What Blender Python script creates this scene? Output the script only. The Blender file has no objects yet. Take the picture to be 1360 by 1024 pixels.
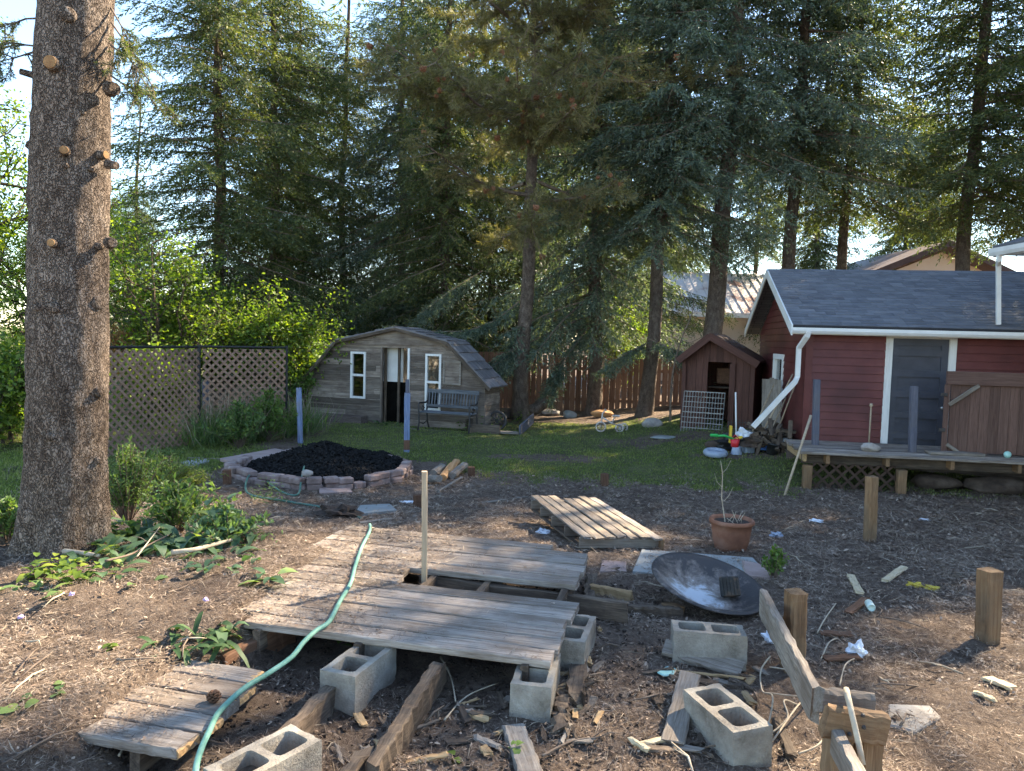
import bpy, bmesh, math, random
import numpy as np
from mathutils import Matrix, Vector
R = math.radians
rnd = random.Random(11)
RNG = np.random.default_rng(11)
scene = bpy.context.scene
COL = scene.collection
# ------------------------------------------------------------------ camera
F = 982.0
CAMZ = 1.75
PITCH, ROLL = R(3.7), R(1.55)
CM = (Matrix.Rotation(math.pi/2 - PITCH, 3, 'X') @ Matrix.Rotation(ROLL, 3, 'Z'))
cam_d = bpy.data.cameras.new('camera')
cam_d.sensor_width = 36; cam_d.lens = F/1360*36; cam_d.clip_end = 2000; cam_d.clip_start = .05
cam = bpy.data.objects.new('camera', cam_d); COL.objects.link(cam)
cam.matrix_world = Matrix.Translation((0, 0, CAMZ)) @ CM.to_4x4()
scene.camera = cam
def ray(px, py): return CM @ Vector(((px-680)/F, -(py-512)/F, -1))
def P(px, py, d):
    r = ray(px, py); return Vector((0, 0, CAMZ)) + r*(d/r.y)
def gp(px, py, z):
    r = ray(px, py); return Vector((0, 0, CAMZ)) + r*((z-CAMZ)/r.z)
# ------------------------------------------------------------------ terrain
def S(a, b, t):
    t = np.clip((t-a)/(b-a), 0, 1); return t*t*(3-2*t)
A0 = Vector((.215, 3.41)); AU = Vector((.972, -.236)); AV = Vector((.236, .972))
def uv(x, y):
    dx, dy = x-A0.x, y-A0.y
    return dx*AU.x+dy*AU.y, dx*AV.x+dy*AV.y
def xy(u, v): return Vector((A0.x+u*AU.x+v*AV.x, A0.y+u*AU.y+v*AV.y))
def wob(x, y):
    return (np.sin(1.7*x+.6*y+1)*np.sin(1.3*y-.8*x)+.5*np.sin(3.9*x-2.1*y+2)*np.sin(3.1*y+1.7*x)
            + .25*np.sin(8.3*x+5*y)*np.sin(7.1*y-6*x+1))
def gz(x, y):
    x = np.asarray(x, float); y = np.asarray(y, float)
    w = wob(x, y)
    z = -.35*S(4.2, 9.5, y) + .32*S(1.5, 5.2, x)*S(10.9, 12.5, y)
    u, v = uv(x, y)
    uu = u + .1*w
    hi = .245*S(-1.45, -1.8, uu)*S(3.6, 2.0, v)
    lo = .175*S(-1.5, -1.78, uu)
    k = S(-.3, .0, v)
    z = z + (hi*k + lo*(1-k))*S(7.5, 5.5, y)
    z = z + .018*w*S(40, 20, y) + .008*np.sin(17*x+9*y)*np.sin(15*y-8*x)
    # soil dug out below the walkway
    inside = S(-1.75, -1.5, u)*S(.25, .05, u)*S(-1.2, -1.0, v)*S(2.0, 1.8, v)
    z = z + (.018+.02*wob(x*3, y*3))*inside
    return z
def g1(x, y): return float(gz(x, y))
def g(px, py):
    r = ray(px, py); o = Vector((0, 0, CAMZ)); t = 1.5; last = t
    while t < 400:
        p = o + r*t
        if p.z < g1(p.x, p.y):
            a, b = last, t
            for _ in range(24):
                m = (a+b)/2; q = o+r*m
                if q.z < g1(q.x, q.y): b = m
                else: a = m
            q = o+r*b
            return Vector((q.x, q.y, g1(q.x, q.y)))
        last = t; t *= 1.01
    return o+r*t
# ------------------------------------------------------------------ mesh builder
class MB:
    def __init__(s): s.v = []; s.f = []; s.mi = []; s.m = 0
    def add(s, vs, fs):
        o = len(s.v); s.v += [tuple(v) for v in vs]
        for f in fs: s.f.append([i+o for i in f]); s.mi.append(s.m)
    def hexa(s, c):
        s.add(c, [(0,3,2,1),(4,5,6,7),(0,1,5,4),(1,2,6,5),(2,3,7,6),(3,0,4,7)])
    def box(s, c, sz, M=None):
        c = Vector(c); a, b, h = sz[0]/2, sz[1]/2, sz[2]/2
        vs = [Vector(q) for q in ((-a,-b,-h),(a,-b,-h),(a,b,-h),(-a,b,-h),(-a,-b,h),(a,-b,h),(a,b,h),(-a,b,h))]
        if M is not None: vs = [M @ v for v in vs]
        s.hexa([v+c for v in vs])
    def cbox(s, c, sz, M=None, ch=.01):
        """box with chamfered edges"""
        bm = bmesh.new(); bmesh.ops.create_cube(bm, size=1)
        for v in bm.verts: v.co = Vector((v.co.x*sz[0], v.co.y*sz[1], v.co.z*sz[2]))
        bmesh.ops.bevel(bm, geom=list(bm.edges), offset=ch, segments=1, affect='EDGES')
        bm.verts.index_update()
        c = Vector(c)
        s.add([((M @ v.co) if M is not None else v.co)+c for v in bm.verts], [[v.index for v in f.verts] for f in bm.faces])
        bm.free()
    def prism(s, poly, ax, ay, az, o, d0, d1, d0b=None):
        """poly 2-D (ax, ay), extruded along az from d0 to d1"""
        n = len(poly); o = Vector(o)
        vs = [o+ax*p[0]+ay*p[1]+az*d0 for p in poly]+[o+ax*p[0]+ay*p[1]+az*d1 for p in poly]
        s.add(vs, [list(range(n))[::-1], list(range(n, 2*n))]+[(i, (i+1) % n, n+(i+1) % n, n+i) for i in range(n)])
    def tube(s, pts, rad, n=6, cap=True):
        pts = [Vector(p) for p in pts]
        if not hasattr(rad, '__len__'): rad = [rad]*len(pts)
        up = None; rings = []
        for i, p in enumerate(pts):
            t = (pts[min(i+1, len(pts)-1)]-pts[max(i-1, 0)]).normalized()
            if up is None: up = t.orthogonal().normalized()
            up = (up-t*up.dot(t)).normalized(); sd = t.cross(up)
            rings.append([p+(up*math.cos(2*math.pi*k/n)+sd*math.sin(2*math.pi*k/n))*rad[i] for k in range(n)])
        fs = []
        for i in range(len(pts)-1):
            for k in range(n): fs.append((i*n+k, i*n+(k+1) % n, (i+1)*n+(k+1) % n, (i+1)*n+k))
        if cap: fs += [list(range(n))[::-1], [(len(pts)-1)*n+k for k in range(n)]]
        s.add([v for r in rings for v in r], fs)
    def lathe(s, c, prof, n=24, M=None, close=False):
        c = Vector(c); vs = []
        for r, z in prof:
            for k in range(n):
                v = Vector((r*math.cos(2*math.pi*k/n), r*math.sin(2*math.pi*k/n), z))
                vs.append((M @ v if M is not None else v)+c)
        m = len(prof); fs = []
        for i in range(m-1 if not close else m):
            j = (i+1) % m
            for k in range(n): fs.append((i*n+k, i*n+(k+1) % n, j*n+(k+1) % n, j*n+k))
        s.add(vs, fs)
    def quads(s, V):
        o = len(s.v); s.v += [tuple(q) for q in V]
        for i in range(0, len(V), 4): s.f.append([o+i, o+i+1, o+i+2, o+i+3]); s.mi.append(s.m)
    def build(s, name, mat, parent=None, frame=None, smooth=False):
        me = bpy.data.meshes.new(name)
        V = s.v
        if frame is not None:
            inv = frame.inverted(); V = [inv @ Vector(v) for v in V]
        me.from_pydata([tuple(v) for v in V], [], s.f)
        mats = mat if isinstance(mat, (list, tuple)) else [mat]
        for m in mats: me.materials.append(m)
        if len(mats) > 1: me.polygons.foreach_set('material_index', s.mi)
        if smooth: me.polygons.foreach_set('use_smooth', [True]*len(me.polygons))
        me.update()
        o = bpy.data.objects.new(name, me); COL.objects.link(o)
        if frame is not None: o.matrix_world = frame
        if parent is not None: adopt(o, parent)
        return o
RM = {}
def adopt(o, parent):
    o.parent = parent
    # parents are roots (or parts) with a known world matrix
    o.matrix_parent_inverse = RM.get(parent.name, Matrix.Identity(4)).inverted() if parent.name in RM else world_of(parent).inverted()
def world_of(o):
    M = o.matrix_basis.copy()
    if o.parent is not None: M = world_of(o.parent) @ o.matrix_parent_inverse @ M
    return M
def tag(o, label=None, cat=None, group=None, kind=None):
    if label: o['label'] = label
    if cat: o['category'] = cat
    if group: o['group'] = group
    if kind: o['kind'] = kind
    return o
def thing(name, label, cat, loc, group=None, rz=0):
    o = bpy.data.objects.new(name, None); COL.objects.link(o)
    o.empty_display_size = .1
    o.matrix_world = Matrix.Translation(Vector(loc)) @ Matrix.Rotation(rz, 4, 'Z')
    return tag(o, label, cat, group)
def copy_thing(r, M, label=None, group=None):
    """copy a thing with its parts and sub-parts, M = new world matrix of the root"""
    def cp(o, par):
        c = o.copy(); COL.objects.link(c)
        if par is not None: c.parent = par; c.matrix_parent_inverse = o.matrix_parent_inverse.copy()
        for ch in list(o.children): cp(ch, c)
        return c
    c = cp(r, None); c.matrix_basis = M
    if label: c['label'] = label
    if group: c['group'] = group
    return c
def np_mesh(name, V, nv, mats, parent=None, mi=None, smooth=False):
    """V (n*nv,3): every nv consecutive vertices are one polygon"""
    V = np.asarray(V, np.float32).reshape(-1, 3); n = len(V)//nv
    me = bpy.data.meshes.new(name)
    me.vertices.add(len(V)); me.vertices.foreach_set('co', V.ravel())
    me.loops.add(len(V)); me.loops.foreach_set('vertex_index', np.arange(len(V), dtype=np.int32))
    me.polygons.add(n)
    me.polygons.foreach_set('loop_start', np.arange(n, dtype=np.int32)*nv)
    try: me.polygons.foreach_set('loop_total', np.full(n, nv, np.int32))
    except Exception: pass
    for m in (mats if isinstance(mats, (list, tuple)) else [mats]): me.materials.append(m)
    if mi is not None: me.polygons.foreach_set('material_index', np.asarray(mi, np.int32))
    me.update(calc_edges=True); me.validate()
    o = bpy.data.objects.new(name, me); COL.objects.link(o)
    if parent is not None: adopt(o, parent)
    return o
def mb_quads(mb):
    """the quads of a tube builder as a flat vertex array"""
    V = np.array(mb.v, np.float32); F4 = np.array([f for f in mb.f if len(f) == 4], np.int32)
    return V[F4].reshape(-1, 3)
def unit(a): return a/np.maximum(np.linalg.norm(a, axis=-1, keepdims=True), 1e-9)
def blades(Pt, D, L, W, rng, mid=.45, curl=0.0):
    """rhombic leaves: base point Pt, direction D, length L, width W -> (n*4,3)"""
    n = len(Pt); D = unit(D)
    rv = rng.normal(size=(n, 3)); sd = unit(np.cross(D, rv)); up = np.cross(sd, D)
    L = np.broadcast_to(np.asarray(L, float).reshape(-1, 1), (n, 1)); W = np.broadcast_to(np.asarray(W, float).reshape(-1, 1), (n, 1))
    m = Pt+D*L*mid+up*L*curl
    return np.stack([Pt, m+sd*W/2, Pt+D*L, m-sd*W/2], 1).reshape(-1, 3)
def jit(a, s): return a+rnd.uniform(-s, s)
# timber: a worn plank/post with its length along local X
def timber(name, p0, p1, w, t, mat, parent=None, up=(0, 0, 1), wear=.003, seg=10, ch=.006, rot=0.0, rag=0.0, taper=1.0):
    p0, p1 = Vector(p0), Vector(p1); x = (p1-p0); L = x.length; x.normalize()
    up = Vector(up); y = up.cross(x).normalized(); z = x.cross(y)
    fr = Matrix(((x.x, y.x, z.x, p0.x), (x.y, y.y, z.y, p0.y), (x.z, y.z, z.z, p0.z), (0, 0, 0, 1)))
    if rot: fr = fr @ Matrix.Rotation(rot, 4, 'X')
    a, b = w/2, t/2; ch = min(ch, a*.6, b*.6)
    prof = [(-a+ch, -b), (a-ch, -b), (a, -b+ch), (a, b-ch), (a-ch, b), (-a+ch, b), (-a, b-ch), (-a, -b+ch)]
    vs = []; fs = []
    for i in range(seg+1):
        f = i/seg; k = 1+(taper-1)*f
        for (py, pz) in prof:
            dx = (rnd.uniform(-rag, rag) if i in (0, seg) else 0)
            vs.append((L*f+dx, py*k+rnd.uniform(-wear, wear), pz*k+rnd.uniform(-wear, wear)*.7))
    for i in range(seg):
        for k in range(8): fs.append((i*8+k, i*8+(k+1) % 8, (i+1)*8+(k+1) % 8, (i+1)*8+k))
    fs += [list(range(8))[::-1], [seg*8+k for k in range(8)]]
    me = bpy.data.meshes.new(name); me.from_pydata(vs, [], fs); me.materials.append(mat); me.update()
    o = bpy.data.objects.new(name, me); COL.objects.link(o); o.matrix_world = fr
    if parent is not None: adopt(o, parent)
    return o
class Frame:
    """wall frame: origin, u along, z up, n outwards"""
    def __init__(s, o, ang):
        s.o = Vector(o); s.u = Vector((math.cos(ang), math.sin(ang), 0)); s.n = Vector((s.u.y, -s.u.x, 0)); s.z = Vector((0, 0, 1)); s.ang = ang
    def p(s, u, z, n=0): return s.o+s.u*u+s.z*z+s.n*n
    def mat(s):
        return Matrix(((s.u.x, -s.n.x, 0, s.o.x), (s.u.y, -s.n.y, 0, s.o.y), (0, 0, 1, s.o.z), (0, 0, 0, 1)))
    def vmat(s):  # local X up
        return Matrix(((0, s.u.x, -s.n.x, s.o.x), (0, s.u.y, -s.n.y, s.o.y), (1, 0, 0, s.o.z), (0, 0, 0, 1)))
    def box(s, mb, u0, u1, z0, z1, n0, n1):
        mb.hexa([s.p(u0, z0, n1), s.p(u1, z0, n1), s.p(u1, z0, n0), s.p(u0, z0, n0), s.p(u0, z1, n1), s.p(u1, z1, n1), s.p(u1, z1, n0), s.p(u0, z1, n0)])
def clip(poly, hull):
    out = poly
    for i in range(len(hull)):
        a, b = hull[i], hull[(i+1) % len(hull)]
        def side(p): return (b[0]-a[0])*(p[1]-a[1])-(b[1]-a[1])*(p[0]-a[0])
        new = []
        for k in range(len(out)):
            p, q = out[k], out[(k+1) % len(out)]
            sp, sq = side(p), side(q)
            if sp >= 0: new.append(p)
            if sp*sq < 0:
                t = sp/(sp-sq); new.append((p[0]+(q[0]-p[0])*t, p[1]+(q[1]-p[1])*t))
        out = new
        if len(out) < 3: return []
    return out
def board_wall(mb, fr, hull, openings, row, thick, gap=.004, lap=0.0, vertical=False, n_off=0.0, jn=.003, butt=None):
    """boards filling a convex outline (u,z) but for rectangular openings (u0,u1,z0,z1)"""
    us = [p[0] for p in hull]; zs = [p[1] for p in hull]
    lo, hi = (min(us), max(us)) if vertical else (min(zs), max(zs))
    a0, a1 = (min(zs), max(zs)) if vertical else (min(us), max(us))
    k = lo
    while k < hi-1e-6:
        e = min(k+row, hi)
        cuts = sorted({k, e}|{c for o in openings for c in ((o[0], o[1]) if vertical else (o[2], o[3])) if k < c < e})
        dn = rnd.uniform(-jn, jn)
        spl = sorted([rnd.uniform(a0, a1) for _ in range(butt)]) if butt else []
        for c0, c1 in zip(cuts, cuts[1:]):
            m = (c0+c1)/2; spans = [(a0, a1)]
            for o in openings:
                ol, oh, b0, b1 = (o[0], o[1], o[2], o[3]) if vertical else (o[2], o[3], o[0], o[1])
                if ol <= m <= oh:
                    ns = []
                    for s0, s1 in spans:
                        if b0 > s0: ns.append((s0, min(s1, b0)))
                        if b1 < s1: ns.append((max(s0, b1), s1))
                    spans = [q for q in ns if q[1]-q[0] > 1e-4]
            for b in spl:
                spans = [q for s0, s1 in spans for q in ([(s0, b-.002), (b+.002, s1)] if s0+.05 < b < s1-.05 else [(s0, s1)])]
            for s0, s1 in spans:
                g0 = gap/2 if c0 == k else 0; g1_ = gap/2 if c1 == e else 0
                rect = [(s0, c0+g0), (s1, c0+g0), (s1, c1-g1_), (s0, c1-g1_)]
                if vertical: rect = [(c0+g0, s0), (c1-g1_, s0), (c1-g1_, s1), (c0+g0, s1)]
                poly = clip(rect, hull)
                if len(poly) < 3: continue
                n = len(poly); vs = []
                for q in poly: vs.append(fr.p(q[0], q[1], n_off-thick))
                for q in poly:
                    f = 0 if vertical else (e-q[1])/max(row, 1e-6)
                    vs.append(fr.p(q[0], q[1], n_off+dn+lap*f))
                mb.add(vs, [list(range(n)), list(range(n, 2*n))[::-1]]+[(n+i, n+(i+1) % n, (i+1) % n, i) for i in range(n)])
        k = e
def lattice(mb, fr, u0, u1, z0, z1, sp, w, t, n0=0.0):
    hull = [(u0, z0), (u1, z0), (u1, z1), (u0, z1)]
    for s, off in ((1, 0), (-1, t+.0015)):
        c = -(z1-z0)-sp
        while c < (u1-u0)+(z1-z0)+sp:
            ww = w*.7071
            if s > 0: poly = [(u0+c-ww-9, z0-9), (u0+c+ww-9, z0-9), (u0+c+ww+9, z0+9), (u0+c-ww+9, z0+9)]
            else: poly = [(u0+c-ww-9, z0+9), (u0+c-ww+9, z0-9), (u0+c+ww+9, z0-9), (u0+c+ww-9, z0+9)]
            poly = clip(poly, hull)
            if len(poly) > 2: mb.prism(poly, fr.u, fr.z, fr.n, fr.o, n0+off, n0+off+t)
            c += sp*1.4142
# ------------------------------------------------------------------ materials
def nt(name):
    m = bpy.data.materials.new(name); m.use_nodes = True
    t = m.node_tree; t.nodes.clear()
    out = t.nodes.new('ShaderNodeOutputMaterial')
    return m, t, out
def ramp(t, fac, cols):
    r = t.nodes.new('ShaderNodeValToRGB'); e = r.color_ramp.elements
    cols = [(c[0], c[1]) if len(c) == 2 and not isinstance(c[0], (int, float)) or (len(c) == 2) else c for c in cols]
    while len(e) < len(cols): e.new(.5)
    for i, (p, c) in enumerate(cols): e[i].position = p; e[i].color = (*c, 1)
    t.links.new(fac, r.inputs[0]); return r.outputs[0]
def noise_n(t, vec, scale, detail=6, rough=.6, dist=0.0):
    n = t.nodes.new('ShaderNodeTexNoise'); n.inputs['Scale'].default_value = scale; n.inputs['Detail'].default_value = detail
    n.inputs['Roughness'].default_value = rough; n.inputs['Distortion'].default_value = dist
    if vec is not None: t.links.new(vec, n.inputs['Vector'])
    return n.outputs['Fac']
def mixc(t, f, a, b, mode='MIX'):
    m = t.nodes.new('ShaderNodeMix'); m.data_type = 'RGBA'; m.blend_type = mode; m.clamp_factor = True
    for val, idx in ((f, 0), (a, 6), (b, 7)):
        if isinstance(val, (int, float)): m.inputs[idx].default_value = val
        elif isinstance(val, tuple): m.inputs[idx].default_value = (*val, 1)
        else: t.links.new(val, m.inputs[idx])
    return m.outputs[2]
def math_n(t, op, a, b=None, c=None):
    n = t.nodes.new('ShaderNodeMath'); n.operation = op
    for i, v in enumerate((a, b, c)):
        if v is None: continue
        if isinstance(v, (int, float)): n.inputs[i].default_value = v
        else: t.links.new(v, n.inputs[i])
    return n.outputs[0]
def coords(t, scale=(1, 1, 1), isl=False, obj=True):
    tc = t.nodes.new('ShaderNodeTexCoord'); v = tc.outputs['Object']
    def addrand(v, src):
        cx = t.nodes.new('ShaderNodeCombineXYZ')
        for i, k in enumerate((91.7, 37.3, 53.9)): t.links.new(math_n(t, 'MULTIPLY', src, k), cx.inputs[i])
        a = t.nodes.new('ShaderNodeVectorMath'); a.operation = 'ADD'; t.links.new(v, a.inputs[0]); t.links.new(cx.outputs[0], a.inputs[1])
        return a.outputs[0]
    if obj: v = addrand(v, t.nodes.new('ShaderNodeObjectInfo').outputs['Random'])
    if isl: v = addrand(v, t.nodes.new('ShaderNodeNewGeometry').outputs['Random Per Island'])
    mp = t.nodes.new('ShaderNodeMapping'); mp.inputs['Scale'].default_value = scale; t.links.new(v, mp.inputs['Vector'])
    return mp.outputs[0], v
def shade(t, out, col, rough, bumpf=None, bs=.4, bd=.01, spec=.3, metal=0.0):
    b = t.nodes.new('ShaderNodeBsdfPrincipled')
    b.inputs['Roughness'].default_value = rough if isinstance(rough, (int, float)) else .5
    b.inputs['Specular IOR Level'].default_value = spec; b.inputs['Metallic'].default_value = metal
    if isinstance(col, tuple): b.inputs['Base Color'].default_value = (*col, 1)
    else: t.links.new(col, b.inputs['Base Color'])
    if not isinstance(rough, (int, float)): t.links.new(rough, b.inputs['Roughness'])
    if bumpf is not None:
        bp = t.nodes.new('ShaderNodeBump'); bp.inputs['Strength'].default_value = bs; bp.inputs['Distance'].default_value = bd
        t.links.new(bumpf, bp.inputs['Height']); t.links.new(bp.outputs[0], b.inputs['Normal'])
    t.links.new(b.outputs[0], out.inputs[0]); return b
def wood(name, dark, mid, light, grain=10, isl=False, rough=.85, var=.35, bs=.5, spec=.2, stain=None, gs=1.6):
    """weathered wood, grain along local X"""
    m, t, out = nt(name)
    v, raw = coords(t, (gs*.55, gs*grain, gs*grain), isl)
    n1 = noise_n(t, v, 2.2, 9, .68, .6); n2 = noise_n(t, v, 9, 5, .6)
    big = noise_n(t, raw, 3.2, 5, .6)
    f = math_n(t, 'ADD', math_n(t, 'MULTIPLY', n1, .65), math_n(t, 'MULTIPLY', n2, .35))
    c = ramp(t, f, [(.3, dark), (.47, mid), (.68, light)])
    rs = t.nodes.new('ShaderNodeNewGeometry').outputs['Random Per Island'] if isl else t.nodes.new('ShaderNodeObjectInfo').outputs['Random']
    val = math_n(t, 'ADD', 1-var*.5, math_n(t, 'MULTIPLY', rs, var))
    cc = t.nodes.new('ShaderNodeCombineColor')
    for i in range(3): t.links.new(val, cc.inputs[i])
    c = mixc(t, 1.0, c, cc.outputs[0], 'MULTIPLY')
    if stain: c = mixc(t, math_n(t, 'MULTIPLY', ramp(t, big, [(.45, (0, 0, 0)), (.7, (1, 1, 1))]), .65), c, stain)
    shade(t, out, c, rough, f, bs, .006, spec); return m
def blot(name, cols, scale=6, detail=8, rough=.8, bs=.4, bd=.01, stretch=(1, 1, 1), isl=False, spec=.3, metal=0.0, bscale=None, nrough=.62, obj=True):
    m, t, out = nt(name)
    v, raw = coords(t, stretch, isl, obj)
    n = noise_n(t, v, scale, detail, nrough)
    k = len(cols); c = ramp(t, n, [(.3+.4*i/max(k-1, 1), q) for i, q in enumerate(cols)]) if k > 1 else cols[0]
    bf = noise_n(t, v, bscale or scale*4, 6, .65)
    shade(t, out, c, rough, bf, bs, bd, spec, metal); return m
def leaf(name, cols, trans=.35, tcol=None, rough=.55, big=1.2, spec=.35):
    """foliage: each leaf its own tint, clumps of older and younger growth"""
    m, t, out = nt(name)
    geo = t.nodes.new('ShaderNodeNewGeometry'); tc = t.nodes.new('ShaderNodeTexCoord')
    n = noise_n(t, tc.outputs['Object'], big, 3, .6)
    f = math_n(t, 'ADD', math_n(t, 'MULTIPLY', geo.outputs['Random Per Island'], .45), math_n(t, 'MULTIPLY', n, .6))
    k = len(cols); c = ramp(t, f, [(.22+.6*i/(k-1), q) for i, q in enumerate(cols)])
    b = t.nodes.new('ShaderNodeBsdfPrincipled'); b.inputs['Roughness'].default_value = rough; b.inputs['Specular IOR Level'].default_value = spec
    t.links.new(c, b.inputs['Base Color'])
    tr = t.nodes.new('ShaderNodeBsdfTranslucent')
    tc2 = mixc(t, 1.0, c, tcol or (1.5, 1.6, .6), 'MULTIPLY'); t.links.new(tc2, tr.inputs['Color'])
    mx = t.nodes.new('ShaderNodeMixShader'); mx.inputs[0].default_value = trans
    t.links.new(b.outputs[0], mx.inputs[1]); t.links.new(tr.outputs[0], mx.inputs[2]); t.links.new(mx.outputs[0], out.inputs[0])
    return m
def bark(name, dark, mid, light, sc=7, st=.35):
    m, t, out = nt(name)
    v, raw = coords(t, (1, 1, st), obj=False)
    vo = t.nodes.new('ShaderNodeTexVoronoi'); vo.inputs['Scale'].default_value = sc*2.6; vo.feature = 'DISTANCE_TO_EDGE'
    w = t.nodes.new('ShaderNodeVectorMath'); w.operation = 'ADD'
    nv = t.nodes.new('ShaderNodeTexNoise'); nv.inputs['Scale'].default_value = sc*1.4; t.links.new(v, nv.inputs['Vector'])
    sv = t.nodes.new('ShaderNodeVectorMath'); sv.operation = 'SCALE'; sv.inputs['Scale'].default_value = .14; t.links.new(nv.outputs['Color'], sv.inputs[0])
    t.links.new(v, w.inputs[0]); t.links.new(sv.outputs[0], w.inputs[1]); t.links.new(w.outputs[0], vo.inputs['Vector'])
    n = noise_n(t, v, sc*.9, 12, .68, .4); big = noise_n(t, raw, 2.2, 5, .65)
    e = ramp(t, vo.outputs['Distance'], [(0.0, (0, 0, 0)), (.16, (1, 1, 1))])
    f = math_n(t, 'ADD', math_n(t, 'MULTIPLY', n, .8), math_n(t, 'MULTIPLY', big, .3))
    c = ramp(t, f, [(.33, dark), (.52, mid), (.74, light)])
    c = mixc(t, math_n(t, 'MULTIPLY', math_n(t, 'SUBTRACT', 1.0, e), .55), c, dark)
    h = math_n(t, 'ADD', math_n(t, 'MULTIPLY', e, .7), math_n(t, 'MULTIPLY', n, .6))
    shade(t, out, c, .9, h, 1.0, .035, .12); return m
M = {}
M['deck'] = wood('weathered_deck_wood', (.055, .042, .034), (.225, .185, .155), (.42, .37, .325), 15, stain=(.12, .08, .055), bs=1.0, var=.75)
M['deckend'] = wood('fresh_or_sunlit_wood', (.18, .1, .05), (.36, .23, .12), (.52, .36, .2), 9)  # raw wood tone; also paints sunlight on the lower platform's ends
M['rot'] = wood('rotten_wood', (.025, .018, .014), (.085, .062, .047), (.21, .155, .11), 8, stain=(.05, .036, .028), bs=1.0)
M['greywood'] = wood('grey_board', (.07, .056, .045), (.2, .168, .14), (.34, .3, .26), 13, stain=(.11, .08, .06), bs=.9)
M['treated'] = wood('treated_post_wood', (.08, .042, .022), (.19, .108, .058), (.31, .195, .11), 10, stain=(.13, .1, .07), bs=.8)
M['stub'] = wood('dark_stub_wood', (.05, .026, .016), (.12, .06, .036), (.2, .11, .07), 8)
M['pallet'] = wood('pallet_wood', (.08, .058, .042), (.22, .175, .135), (.36, .3, .24), 12, stain=(.13, .1, .08), bs=.8)
M['bluepost'] = wood('blue_painted_wood', (.07, .095, .16), (.13, .18, .3), (.24, .3, .42), 9, rough=.7, bs=.6, stain=(.2, .17, .15))
M['slate'] = wood('slate_painted_wood', (.05, .052, .07), (.095, .098, .128), (.16, .16, .19), 9, rough=.75, bs=.6, var=.1, stain=(.12, .11, .11))
M['barn'] = wood('weathered_shed_boards', (.04, .03, .025), (.165, .128, .105), (.33, .275, .225), 12, isl=True, stain=(.085, .058, .045), var=1.0, gs=1.1, bs=.9)
M['fence'] = wood('brown_fence_boards', (.1, .048, .029), (.19, .096, .06), (.29, .16, .105), 8, isl=True, var=.5)
M['gate'] = wood('brown_gate_boards', (.06, .032, .026), (.115, .065, .052), (.17, .105, .085), 10, isl=True, var=.4)
M['hut'] = wood('dark_brown_stained_boards', (.038, .017, .013), (.075, .032, .024), (.12, .055, .042), 8, isl=True, var=.4, rough=.7)
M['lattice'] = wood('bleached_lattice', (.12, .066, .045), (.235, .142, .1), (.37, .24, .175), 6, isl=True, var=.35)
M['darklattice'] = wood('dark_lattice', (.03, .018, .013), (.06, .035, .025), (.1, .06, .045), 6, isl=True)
M['handle'] = wood('tool_handle_wood', (.2, .14, .09), (.34, .25, .17), (.46, .36, .26), 6)
M['bench'] = wood('dark_bench_slats', (.05, .055, .06), (.1, .105, .115), (.18, .19, .2), 8)
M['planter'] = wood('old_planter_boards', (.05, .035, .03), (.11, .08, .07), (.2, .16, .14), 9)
M['bark'] = bark('spruce_bark', (.055, .039, .03), (.18, .135, .107), (.36, .29, .24), 17, .5)
M['barkfar'] = bark('far_spruce_bark', (.06, .043, .034), (.17, .125, .098), (.3, .235, .185), 14, .5)
M['cutwood'] = blot('cut_branch_wood', [(.2, .1, .042), (.4, .225, .1)], 22, 4, .8)
M['twig'] = blot('dead_twig', [(.09, .06, .045), (.22, .165, .125)], 14, 4, .85)
M['pale_twig'] = blot('pale_twig', [(.3, .23, .16), (.5, .42, .32)], 14, 4, .85)
M['concrete'] = blot('concrete', [(.1, .082, .065), (.22, .19, .157), (.31, .278, .235), (.41, .375, .325)], 5, 14, .95, 1.0, .008, bscale=90, nrough=.72)
M['brick'] = blot('retaining_block', [(.13, .088, .076), (.25, .175, .155), (.35, .29, .27)], 5, 9, .95, .8, .006, bscale=90)
M['stone'] = blot('field_stone', [(.2, .17, .15), (.32, .28, .25), (.4, .36, .33)], 7, 8, .85, .5, .01)
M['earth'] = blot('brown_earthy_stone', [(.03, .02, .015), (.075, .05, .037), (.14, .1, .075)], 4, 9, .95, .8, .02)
M['paver'] = blot('pinkish_paving_slab', [(.27, .19, .17), (.36, .27, .245)], 6, 8, .9, .4, .005)
M['slab'] = blot('grey_slate_slab', [(.2, .21, .205), (.25, .262, .255), (.31, .315, .305)], 3, 8, .8, .3, .004)
M['mulch'] = blot('black_mulch', [(.005, .0048, .0048), (.014, .0135, .0135), (.035, .033, .032)], 30, 6, .95, .6, .01, isl=True, spec=.08)
M['terracotta'] = blot('terracotta', [(.15, .06, .036), (.225, .094, .056), (.3, .15, .1)], 5, 7, .75, .2, .004)
M['potsoil'] = blot('pot_soil', [(.025, .018, .014), (.07, .05, .04)], 30, 6, .95)
M['white'] = blot('white_paint', [(.62, .61, .59), (.78, .77, .75)], 3, 6, .45, .1, .003)
M['whitewood'] = wood('old_white_paint', (.5, .48, .46), (.68, .66, .63), (.76, .75, .73), 6, var=.1, bs=.2)
M['rustwhite'] = blot('chipped_white_paint', [(.2, .1, .06), (.5, .42, .38), (.66, .63, .6)], 12, 8, .6, .3, .004)
M['shadeblack'] = blot('painted_interior_shade', [(.004, .0035, .003), (.009, .008, .007)], 6, 5, 1.0, .3, spec=.0)  # near-black that paints the shade inside the shed doorway
M['soffit'] = blot('beige_soffit', [(.62, .5, .42), (.7, .58, .49)], 2, 3, .6, .1)
M['siding'] = blot('red_vinyl_siding', [(.075, .018, .017), (.12, .029, .027), (.165, .046, .041)], 1.6, 9, .48, .2, .004, spec=.3)
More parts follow.
